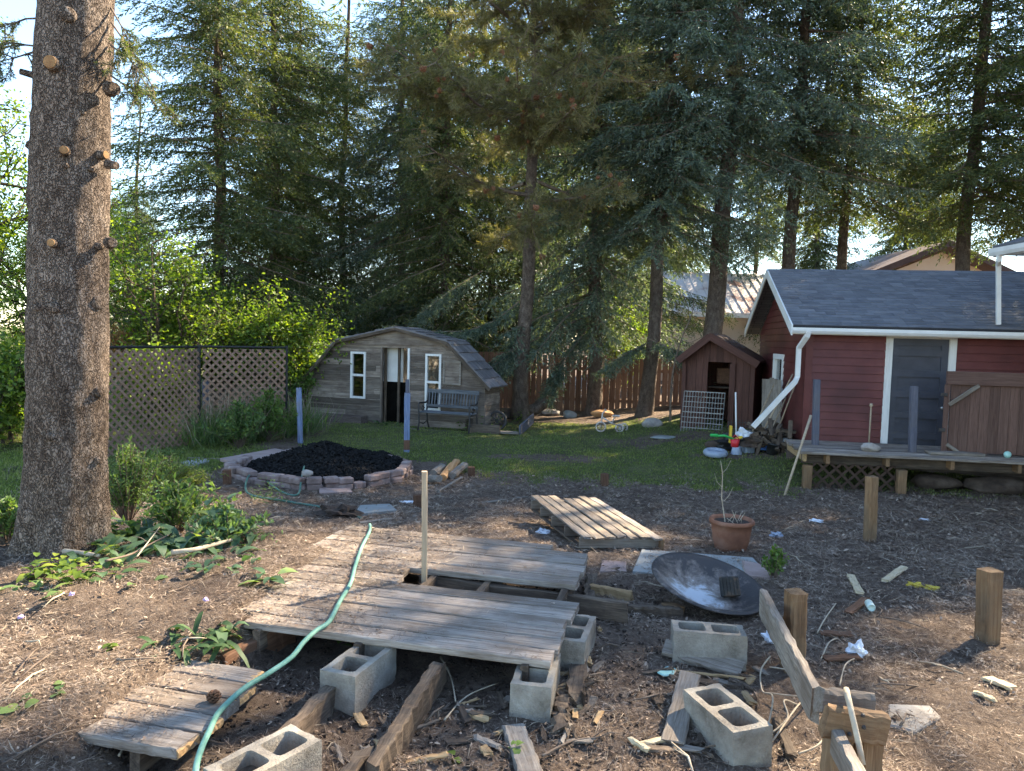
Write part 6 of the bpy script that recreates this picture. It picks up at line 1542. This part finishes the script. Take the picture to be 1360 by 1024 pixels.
# ------------------------------------------------------------------ the big trunk at the left
bt_ = g(84, 742); zb = bt_.z; D_ = bt_.y+.25
big = thing('spruce_tree', 'massive spruce trunk with sawn branch stubs filling the left of the picture', 'tree', (bt_.x, D_, zb))
rng = np.random.default_rng(5); mb = MB(); vs = []; rows = 190; nn = 72; hh_ = 11.0
xa = P(84, 742, D_).x; xt = P(101, 0, D_).x; zt_ = P(101, 0, D_).z
def bigc(z): f = (z-zb)/(zt_-zb); return xa+(xt-xa)*f+.012*math.sin(z*1.7)
px_m = F/D_
BW = 47.5
def bigr(z):
    f = (z-zb)/(zt_-zb); r = (BW/px_m)*(1.04-.12*f) if f < 1.3 else (BW/px_m)*max(.87-.05*(z-zt_), .2)
    return r*(1+.12*math.exp(-max(z-zb, 0)/.16))
from mathutils import noise as mn
for i in range(rows+1):
    z = zb-.3+(hh_+.3)*(i/rows)**1.25
    for k in range(nn):
        th = 2*math.pi*k/nn; r = bigr(z); p = Vector((math.cos(th)*r*9, math.sin(th)*r*9, z*5))
        e = mn.fractal(p, .9, 2.1, 5)*.013+.01*mn.noise(p*2.7)+.05*math.exp(-max(z-zb, 0)/.25)*math.sin(5*th+1)
        vs.append((bigc(z)+(r+e)*math.cos(th), D_+(r+e)*math.sin(th), z))
mb.add(vs, [(i*nn+k, i*nn+(k+1) % nn, (i+1)*nn+(k+1) % nn, (i+1)*nn+k) for i in range(rows) for k in range(nn)])
mb.build('trunk', M['bark'], big, None, True)
def on_trunk(px, py):
    p = P(px, py, D_-.3); z = p.z; r = bigr(z); dx = max(-.97, min(.97, (p.x*(D_-.2)/(D_-.3)-bigc(z))/r)); th = -math.acos(dx)
    n = Vector((math.cos(th), math.sin(th), 0)); return Vector((bigc(z)+n.x*r, D_+n.y*r, z)), n
for (px, py, r, ln, lab) in [(75, 80, .042, .045, 'large pale sawn stub'), (88, 197, .026, .05, None), (138, 194, .026, .05, None), (76, 322, .024, .05, None), (147, 322, .022, .03, None), (92, 12, .04, .03, None), (110, 216, .014, .02, None), (89, 216, .014, .02, None), (72, 582, .022, .02, None), (127, 525, .03, .025, None), (76, 408, .03, .015, None), (55, 408, .022, .015, None), (128, 400, .04, .015, None), (115, 620, .02, .015, None), (105, 140, .015, .015, None)]:
    p, n = on_trunk(px, py); big_cut = ln >= .04
    mb = MB(); mb.tube([p-n*.06, p+n*(ln*.5), p+n*ln], [r*1.45, r*1.2, r*1.05], 12); st = mb.build('branch_stub', M['bark'], big, None, True)
    if lab: st['label'] = lab
    if big_cut:
        mb = MB(); mb.tube([p+n*(ln+.0005), p+n*(ln+.004)], [r, r*.94], 12); mb.build('cut_face', M['cutwood'], st)
def side_stub(px0, py0, px1, py1, r):
    a = P(px0, py0, D_-.05); b = P(px1, py1, D_-.08); mb = MB(); mb.tube([a, a.lerp(b, .5), b], [r*1.2, r, r*.9], 9); mb.build('branch_stub', M['bark'], big, None, False)
side_stub(58, 104, 27, 95, .022); side_stub(52, 198, 38, 188, .045); side_stub(143, 218, 155, 220, .028); side_stub(146, 118, 153, 118, .045); side_stub(145, 323, 150, 322, .035)
# hanging twigs near the top with a few needles
def spray(mb, P0, D0, L, depth, tips):
    n = 4; pts = [P0]; d = D0
    for i in range(n):
        d = (d+Vector((rnd.gauss(0, .18), rnd.gauss(0, .18), rnd.gauss(-.04, .12)))).normalized(); pts.append(pts[-1]+d*L/n)
    mb.tube(pts, [.0075*(.5+depth*.25)*(1-.18*i) for i in range(n+1)], 5, cap=False)
    for i in range(1, n+1): tips.append((pts[i], (pts[i]-pts[i-1]).normalized()))
    if depth > 0:
        for i in range(1, n+1):
            for s_ in (-1, 1):
                if rnd.random() < .75: spray(mb, pts[i], (d+Vector((rnd.gauss(0, .5), rnd.gauss(0, .6), rnd.gauss(-.25, .45)))).normalized(), L*.42, depth-1, tips)
tips = []
for (px, py, dx, dz, L) in [(56, 24, -1, -.05, .42), (56, 62, -1, .05, .5), (54, 66, -.9, -.4, .35), (146, 8, .5, -.6, .42), (147, 60, .6, -.35, .5), (147, 100, .8, -.2, .4), (148, 30, .35, -.8, .5)]:
    mb = MB(); spray(mb, P(px, py, D_), Vector((dx, -.2, dz)).normalized(), L, 2, tips); mb.build('dead_branch', M['twig'], big)
rng = np.random.default_rng(9); TP = np.array([list(p) for p, d in tips]); TD = np.array([list(d) for p, d in tips]); idx = np.repeat(np.arange(len(TP)), 7)
np_mesh('sparse_needles', blades(TP[idx], unit(TD[idx]*.7+unit(rng.normal(size=(len(idx), 3)))), .03, .005, rng), 4, M['needle_green'], big)
# crown of the big tree, above the frame: it shades the left foreground
mbL, ne, _ = spruce_mesh(55, 16, 7.4, 2.6, 7.5, step=.5, nb=5, dead=False, droop=.35)
o = np_mesh('crown', ne, 4, NG); o.location = (bigc(5), D_, zb); adopt(o, big)

# ------------------------------------------------------------------ weeds, shrubs, grass
def leafy(name, label, cat, c, spec, mat, seed, stem=None, group=None):
    """spec: list of (base offset, direction, length, width, curl) -> arched two-segment leaves with a fold"""
    t = thing(name, label, cat, c, group); V = []
    for (b, d, L, W, dr) in spec:
        b = Vector(c)+Vector(b); d = Vector(d).normalized(); sd = d.cross(Vector((0, 0, 1)))
        if sd.length < .05: sd = Vector((1, 0, 0))
        sd.normalize(); sd = (sd+Vector((0, 0, rnd.uniform(-.3, .3)))).normalized(); up = sd.cross(d)
        ks = [(0, .18), (.25, .8), (.5, 1), (.78, .72), (1, .05)]; rows = []
        for s, w_ in ks:
            m = b+d*L*s-Vector((0, 0, 1))*dr*L*s*s; rows.append((m-sd*W*w_/2+up*W*.12*w_, m, m+sd*W*w_/2+up*W*.12*w_))
        for r0, r1 in zip(rows, rows[1:]):
            V += [r0[0], r0[1], r1[1], r1[0], r0[1], r0[2], r1[2], r1[1]]
    mb = MB(); mb.quads(V)
    bm = bmesh.new(); 
    o = mb.build('foliage', mat, t); bm.from_mesh(o.data); bmesh.ops.remove_doubles(bm, verts=bm.verts, dist=.0004); bm.to_mesh(o.data); bm.free()
    o.data.polygons.foreach_set('use_smooth', [True]*len(o.data.polygons))
    if stem: stem.build('stem', M['weed'], t)
    return t
def rosette(n, L, W, el=.5, dr=.6, spread=.03):
    out = []
    for i in range(n):
        az = i*2.4+rnd.uniform(-.4, .4); e = rnd.uniform(el*.5, el*1.4); out.append(((rnd.gauss(0, spread), rnd.gauss(0, spread), rnd.uniform(0, .03)), (math.cos(az)*math.cos(e), math.sin(az)*math.cos(e), math.sin(e)), L*rnd.uniform(.6, 1.2), W*rnd.uniform(.7, 1.2), dr*rnd.uniform(.5, 1.3)))
    return out
def stalk(n, h, L, W, lean=(0, 0)):
    out = []
    for i in range(n):
        f = (i+1)/n; az = i*2.4+rnd.uniform(-.4, .4); out.append(((lean[0]*f, lean[1]*f, h*f), (math.cos(az), math.sin(az), rnd.uniform(.1, .7)), L*(1.1-.4*f)*rnd.uniform(.7, 1.2), W*(1.1-.3*f), rnd.uniform(.2, .7)))
    return out
def tall(n, h, L, W, sp): 
    out = []
    for i in range(n): 
        q = stalk(7, h*rnd.uniform(.5, 1.1), L, W, (rnd.gauss(0, .05), rnd.gauss(0, .05))); ox, oy = rnd.gauss(0, sp), rnd.gauss(0, sp*.6)
        out += [((b[0]+ox, b[1]+oy, b[2]), d, l_, w_, r_) for b, d, l_, w_, r_ in q]
    return out
BD, WE = M['burdock'], M['weed']
weeds = [
 ('broad_leaf_weed', 'large broad leaved weed with a glowing yellow green leaf', (258, 700), tall(5, .4, .2, .085, .1), BD),
 ('broad_leaf_weed', 'clump of big drooping leaves in the middle of the weed bed', (215, 730), rosette(26, .28, .085, .9, .7, .12), BD),
 ('broad_leaf_weed', 'dark leafy clump right beside the foot of the big trunk', (165, 735), rosette(24, .24, .075, .8, .6, .13), BD),
 ('broad_leaf_weed', 'grey green weed with pointed leaves lying on the mulch right of the bed', (352, 772), rosette(8, .17, .06, .35, .5, .03), BD),
 ('broad_leaf_weed', 'dense leafy weed at the right end of the weed bed', (290, 735), rosette(30, .22, .06, .8, .6, .15), BD),
 ('broad_leaf_weed', 'low leafy weed spreading toward the walkway', (325, 722), rosette(12, .15, .04, .6, .5, .12), WE),
 ('broad_leaf_weed', 'tall leafy weed between the trunk and the black tray', (205, 690), tall(9, .4, .17, .055, .15), BD),
 ('broad_leaf_weed', 'big leaved weed between the trunk shrubs and the pale fallen branch', (190, 712), rosette(22, .3, .09, .9, .7, .12), BD),
 ('broad_leaf_weed', 'upright broad leaved weed in the far right of the weed bed', (278, 712), tall(6, .3, .19, .07, .12), BD),
 ('broad_leaf_weed', 'drooping weed with long leaves behind the pale fallen branch', (240, 728), rosette(24, .28, .08, .9, .8, .12), BD),
 ('broad_leaf_weed', 'leafy weed in front of the trunk foot left of the thin branch', (125, 752), rosette(18, .2, .07, .7, .6, .12), BD),
 ('broad_leaf_weed', 'small leafy weed below the pale fallen branch', (270, 760), rosette(12, .15, .055, .6, .6, .1), BD),
 ('leafy_weed', 'thin grassy weed tuft between the weed bed and the walkway', (340, 715), rosette(26, .16, .014, .9, .6, .1), WE),
 ('leafy_weed', 'yellow green leafy weed at the foot of the trunk', (80, 772), tall(8, .16, .09, .05, .12), M['maple']),
 ('leafy_weed', 'bright weed glowing right beside the trunk', (160, 715), tall(6, .16, .1, .05, .1), M['maple']),
 ('leafy_weed', 'low pale weeds at the left edge below the trunk', (30, 790), rosette(14, .14, .05, .5, .5, .16), WE),
 ('leafy_weed', 'small green weeds left of the fern clump', (150, 770), rosette(12, .13, .045, .5, .5, .14), WE),
 ('leafy_weed', 'feathery yellow green plant in front of the edging ring', (358, 668), tall(12, .3, .1, .02, .09), WE),
 ('leafy_weed', 'small bright weed left of the walkway beside the trunk weeds', (316, 697), rosette(9, .1, .04, .7, .4, .04), WE),
 ('leafy_weed', 'tuft of weed growing beside the hose on the walkway', (441, 826), rosette(10, .07, .022, .9, .5, .02), M['bushleaf']),
 ('leafy_weed', 'seedling with two bright leaves before the concrete block', (490, 905), stalk(4, .1, .09, .05), M['maple']),
 ('leafy_weed', 'little green seedling on the half buried board', (686, 1005), stalk(5, .06, .06, .04), M['bushleaf']),
 ('leafy_weed', 'single yellow green seedling leaf near the bottom edge', (603, 1012), stalk(2, .03, .06, .05), M['maple']),
 ('leafy_weed', 'small weed under the walkway edge near the hose', (452, 862), stalk(5, .1, .08, .035), M['bushleaf']),
 ('leafy_weed', 'small round leaved weed at the lower left', (28, 945), rosette(5, .06, .05, .5, .3, .03), WE),
 ('leafy_weed', 'small weed on the litter above the lower platform', (78, 920), rosette(4, .05, .04, .4, .3, .03), WE),
 ('leafy_weed', 'two leaved seedling in the litter left of the fern clump', (147, 862), rosette(4, .06, .045, .4, .3, .02), M['maple']),
 ('fern_clump', 'dark ferny clump at the left end of the walkway', (262, 858), rosette(34, .2, .035, .8, .8, .09), M['fernleaf']),
 ('fern_clump', 'grey green thistle leaf arching beside the fern clump', (305, 850), rosette(5, .24, .06, .8, 1.0, .02), BD),
 ('leafy_weed', 'weeds in front of the low planter by the shed wall', (465, 556), rosette(18, .25, .05, .8, .5, .25), WE),
 ('leafy_weed', 'green weeds beside the trough before the board fence', (632, 570), tall(10, .35, .14, .05, .3), M['bushleaf']),
 ('leafy_weed', 'sunlit weeds growing in the trough before the fence', (690, 562), tall(8, .35, .14, .05, .25), M['maple']),
 ('leafy_weed', 'yellow green weeds at the foot of the lattice fence', (305, 592), tall(8, .25, .12, .05, .2), M['maple']),
 ('leafy_weed', 'low weeds under the left lattice panel', (215, 612), tall(8, .25, .12, .04, .25), WE),
 ('leafy_weed', 'weeds growing in the dark doorway of the grey shed', (512, 565), rosette(14, .25, .04, .9, .4, .12), M['fernleaf']),
]
for i, (nm, lab, px, sp, mt) in enumerate(weeds): leafy(nm, lab, 'weed', g(*px), sp, mt, i)
# little bush by the bowl
def bush(name, label, px, h, w_, n, mat, seed, ls=(.03, .018), fine=1.0):
    rng = np.random.default_rng(seed); c = g(*px); t = thing(name, label, 'bush', c); mb = MB(); V = []
    for k in range(n):
        az = rng.uniform(0, 6.28); r = abs(rng.normal())*w_*.6; hh = h*rng.uniform(.6, 1.05)*(1-.25*(r/w_)); e = np.array([math.cos(az)*r, math.sin(az)*r, hh])
        b = np.array([math.cos(az)*.02, math.sin(az)*.02, 0]); mid = b+(e-b)*.5+np.array([0, 0, .05*h])
        mb.tube([(np.array(c)+q).tolist() for q in (b, mid, e)], [.004, .003, .002], 4, cap=False)
        m = int(22*fine); f = rng.uniform(.3, 1, (m, 1)); V.append(blades(np.array(c)+b+(e-b)*f+np.array([0, 0, .05*h])*4*f*(1-f), rng.normal(size=(m, 3))*.8+np.array([0, 0, .5]), ls[0]*rng.uniform(.6, 1.3, m), ls[1], rng, .5, .1))
    mb.build('stem', M['twig'], t); np_mesh('foliage', np.concatenate(V), 4, mat, t); return t
bush('small_bush', 'small bright green bush between the fire bowl and the brown post', (1028, 770), .27, .1, 26, M['bushleaf'], 3, (.035, .02))
bush('fine_shrub', 'fine leaved grey green shrub beside the big trunk', (170, 695), .72, .34, 110, WE, 4, (.05, .012), 1.6)
bush('fine_shrub', 'fine green shrub behind the other shrub by the trunk', (205, 660), .6, .42, 100, WE, 5, (.06, .012), 1.6)
bush('fine_shrub', 'thin stemmed green weeds rising out of the broad leaves', (235, 708), .42, .3, 80, WE, 16, (.06, .022), 1.0)
bush('fine_shrub', 'sparse leafy stems at the right end of the weed bed', (300, 722), .26, .25, 50, BD, 17, (.06, .025), .8)
bush('wild_shrub', 'bushy green growth before the middle of the lattice fence', (318, 596), .85, .5, 90, WE, 18, (.08, .035), 1.4)
bush('wild_shrub', 'tall green growth at the far end of the lattice fence', (358, 587), 1.0, .5, 90, M['bushleaf'], 19, (.08, .035), 1.4)
bush('fine_shrub', 'low grassy shrub right of the trunk shrubs', (250, 652), .3, .32, 90, M['grass'], 6, (.06, .012), 1.4)
bush('fine_shrub', 'bushy green weeds at the far left under the leafy tree', (15, 585), .6, .5, 60, WE, 7, (.06, .03), 1.3)
bush('fine_shrub', 'leafy bushes along the left edge at the foot of the trunk', (10, 720), .3, .3, 50, WE, 8, (.05, .02), 1.2)
# tall grass along the second lattice panel
def grass_arr(Pt, h, w_, rng, lean=.35):
    n = len(Pt); d = rng.normal(size=(n, 3))*lean; d[:, 2] = 1; return blades(Pt, d, h*rng.uniform(.5, 1.15, n), w_*rng.uniform(.7, 1.3, n), rng, .45, .12)
rng = np.random.default_rng(21)
fa_, fb_ = g(272, 590), g(392, 574); n = 5200; f = rng.random(n); px_ = fa_.x+(fb_.x-fa_.x)*f+rng.normal(size=n)*.3; py_ = fa_.y+(fb_.y-fa_.y)*f+rng.normal(size=n)*.3
o = np_mesh('tall_grass', np.concatenate([grass_arr(np.stack([px_, py_, gz(px_, py_)], 1),   .7, .013, rng, .5)]), 4, M['weed']); tag(o, 'tall wild grass in front of the second lattice panel', 'tall grass', kind='stuff')
n = 700; f = rng.random(n); px_ = fa_.x+(fb_.x-fa_.x)*f+rng.normal(size=n)*.3; py_ = fa_.y+(fb_.y-fa_.y)*f+rng.normal(size=n)*.3
tag(np_mesh('dry_grass', grass_arr(np.stack([px_, py_, gz(px_, py_)], 1), 1.0, .012, rng, .3), 4, M['dry']), 'dry straw stalks among the tall grass', 'dry grass', kind='stuff')
# lawn
n = 330000; yy = 9.0+15*rng.random(n)**1.25; xx = (rng.random(n)*2-1)*(yy*.74+.5); w_ = lawn_w(xx, yy); keep = rng.random(n) < w_*1.0
xx, yy = xx[keep], yy[keep]; ln = .045+.02*wob(xx*1.5, yy*1.5)
tag(np_mesh('lawn_grass', grass_arr(np.stack([xx, yy, gz(xx, yy)-.004], 1), np.clip(ln, .02, .09), .011, rng, .55), 4, M['grass']), 'patchy lawn grass between the mulch and the shed', 'grass', kind='stuff')
n = 16000; yy = 7.4+6*rng.random(n); xx = -4.2-4*rng.random(n); w_ = lawn_w(xx, yy); keep = rng.random(n) < w_
tag(np_mesh('side_grass', grass_arr(np.stack([xx[keep], yy[keep], gz(xx[keep], yy[keep])], 1), .09, .012, rng, .5), 4, M['grass']), 'grass left of the big trunk', 'grass', kind='stuff')
# ------------------------------------------------------------------ fallen branches
def branch(label, px, r, mat='twig', lift=.02, sub=0):
    p = [g(*q)+Vector((0, 0, lift)) for q in px]; mb = MB(); q = spline(p, 5); mb.tube(q, [r*(1-.5*i/len(q)) for i in range(len(q))], 7)
    for k in range(sub):
        a = q[rnd.randrange(2, len(q)-1)]; b = a+Vector((rnd.uniform(-.15, .15), rnd.uniform(-.15, .1), rnd.uniform(0, .08))); mb.tube([a, a.lerp(b, .5)+Vector((0, 0, .015)), b], [r*.5, r*.4, r*.2], 5)
    return tag(mb.build('fallen_branch', M[mat], None, None, True), label, 'branch', 'fallen branches on the ground')
branch('thick pale fallen branch lying across the weed bed', [(228, 746), (258, 742), (290, 733), (308, 728)], .02, 'pale_twig', .06)
branch('fallen branch stub poking out left of the weed bed', [(82, 742), (105, 744), (132, 748)], .022, 'pale_twig', .05)
branch('long thin branch slanting through the weed bed', [(140, 762), (175, 752), (205, 735), (235, 720)], .008, 'twig', .08, 2)
branch('thin straw stalk crossing the weeds', [(182, 765), (196, 745), (212, 722)], .005, 'pale_twig', .12)
branch('thin twig on the litter left of the walkway', [(222, 792), (240, 786), (256, 778)], .005, 'twig', .02)
branch('bent twig standing in the litter under the walkway', [(585, 880), (598, 905), (605, 940)], .006, 'pale_twig', .03)
branch('twig lying across the soil under the walkway', [(590, 962), (620, 930), (662, 912)], .005, 'pale_twig', .02)
branch('dark bent branch on the soil before the walkway', [(520, 985), (555, 972), (585, 960)], .012, 'twig', .02, 2)
branch('short curly twig below the corner block', [(720, 1010), (760, 990), (800, 985)], .006, 'twig', .02, 2)
branch('pale stick left on the litter at the lower left', [(158, 1010), (170, 990), (182, 968)], .006, 'pale_twig', .02)
branch('small stick lying over the litter near the lower platform', [(155, 882), (190, 880), (228, 878)], .005, 'twig', .02)
# pale vine runners between the lowest block and the crossbeam
vin = [[(1003, 1020), (1018, 985), (1025, 950), (1012, 925), (1010, 905), (1022, 893)], [(1022, 893), (1050, 905), (1075, 918), (1088, 935)], [(1020, 928), (1050, 940), (1085, 950)], [(1003, 1020), (1030, 995), (1060, 960), (1083, 925)], [(1025, 982), (1045, 970), (1040, 955), (1060, 945)], [(1060, 1010), (1085, 1008), (1100, 995)]]
t = thing('dry_vine', 'tangle of pale dry vine stems right of the lowest concrete block', 'vine', g(1030, 980))
for p in vin:
    mb = MB(); mb.tube(spline([g(*q)+Vector((0, 0, .03+.03*((i*7) % 3))) for i, q in enumerate(p)]), .0042, 6); mb.build('stem', M['pale_twig'], t, None, True)
for p in ([(1137, 878), (1122, 895), (1115, 915)], [(1090, 880), (1100, 865), (1112, 852)], [(1085, 845), (1095, 832), (1110, 805)]):
    mb = MB(); mb.tube(spline([g(*q)+Vector((0, 0, .02+.03*(i == 1))) for i, q in enumerate(p)]), .004, 6); tag(mb.build('dry_stalk', M['pale_twig'], None, None, True), {1137: 'dry stalk running down from the white rag', 1090: 'short dry stalk left of the white rag', 1085: 'thin dry stalk behind the brown post'}[p[0][0]], 'stalk')
# tiny purple blossoms
for (px, py, lab) in ((95, 794, 'purple blossom by the foot of the trunk'), (28, 824, 'purple blossom at the left edge'), (273, 801, 'purple blossom left of the walkway')):
    crumple('clover_blossom', lab, 'flower', on(px, py, .02), (.014, .014, .012), M['purple'], px, 2)
# ------------------------------------------------------------------ needle litter and chips on the mulch
rng = np.random.default_rng(31)
def board_top(x, y):
    u, v = uv(x, y); z = np.full_like(x, -9.)
    on1 = (v > 0) & (v < 1.93) & (u > -1.95) & (u < -.02) & ~((u > -1.13) & (v > .83) & (v < 1.11))
    on2 = (v > -1.02) & (v < -.31) & (u > -2.45) & (u < -1.28)
    return np.where(on1, DT+.002, np.where(on2, LT+.002, z)), on1 | on2
def scatter(n, y0, y1, pw):
    y = y0+(y1-y0)*rng.random(n)**pw; x = (rng.random(n)*2-1)*(y*.73+.4); return x, y
def litter_mesh(name, label, n, y0, y1, pw, Lr, Wr, mat, tilt=.25, board_keep=.06, lawn_keep=.12):
    x, y = scatter(n, y0, y1, pw); bt, onb = board_top(x, y); lw_ = lawn_w(x, y); u, v = uv(x, y)
    keep = rng.random(n) < np.where(onb, 0, 1-(1-lawn_keep)*lw_)*(.3+.7*S(-.35, .35, wob(x*2.3, y*2.1)+.5*wob(x*6.1, y*5.7)))
    # litter drifts over the boards from the left
    dr = np.where(v > -.2, S(-.75, -1.5, u+.2*wob(x*2, y*2)), S(-1.4, -1.75, u+.12*wob(x*3, y*3)))
    patch = S(.55, .95, wob(x*3.1+4, y*2.7))*.5
    keep |= onb & (rng.random(n) < np.maximum(dr, board_keep+patch*.5))
    # kept off the ring of blocks
    r_ = np.hypot((x-cx_)/(RX+.12), (y-cy_)/(RY+.15)); keep &= r_ > 1
    x, y, bt, onb = x[keep], y[keep], bt[keep], onb[keep]; z = np.maximum(gz(x, y)+.004, bt); m = len(x)
    th = rng.uniform(0, 6.283, m); d = np.stack([np.cos(th), np.sin(th), rng.normal(size=m)*tilt*np.where(onb, .3, 1)], 1)
    L = rng.uniform(*Lr, m)*np.clip(y/4.5, .8, 1.5); W = rng.uniform(*Wr, m)*np.clip(y/4.5, .7, 2.0)
    d = unit(d); sd = unit(np.cross(d, np.array([0, 0, 1.0]))); sd[:, 2] += rng.normal(size=m)*.35; up = np.array([0, 0, 1.0])
    Pt = np.stack([x, y, z+rng.uniform(0, .012, m)+np.abs(d[:, 2])*L*.3], 1)-d*L[:, None]*.5
    mid = Pt+d*L[:, None]*.5+up*(rng.uniform(-.1, .16, m)*L)[:, None]
    V = np.stack([Pt, mid+sd*W[:, None]/2, Pt+d*L[:, None], mid-sd*W[:, None]/2], 1).reshape(-1, 3)
    return tag(np_mesh(name, V, 4, mat), label, 'litter', kind='stuff')
litter_mesh('needle_litter', 'brown needle litter covering the ground', 330000, 1.9, 11.5, 1.35, (.025, .07), (.0016, .0042), M['litter'], .3)
litter_mesh('bark_chips', 'bark flakes and wood chips in the mulch', 26000, 1.9, 11.5, 1.3, (.012, .04), (.008, .02), M['chips'], .25, .01)
litter_mesh('dry_straw', 'longer dry straw and twigs over the mulch', 4500, 1.9, 9.5, 1.3, (.08, .2), (.003, .006), M['dry'], .15, .008, .2)
# crumbs of dark soil in the shade below the boards
x, y = scatter(9000, 2, 6.2, 1.2); u, v = uv(x, y); k = (u > -1.7) & (u < .5) & (v > -1.2) & (v < 2); x, y = x[k], y[k]
mb = MB()
for a, b in list(zip(x, y))[:2600]:
    s = rnd.uniform(.006, .02); mb.box((a, b, g1(a, b)+s*.3), (s, s*rnd.uniform(.6, 1), s*.7), Matrix.Rotation(rnd.uniform(0, 6), 3, 'Z') @ Matrix.Rotation(rnd.uniform(-.6, .6), 3, 'X'))
tag(mb.build('soil_crumbs', M['potsoil']), 'crumbly dark soil below the missing boards', 'soil', kind='stuff')
bpy.context.view_layer.update()
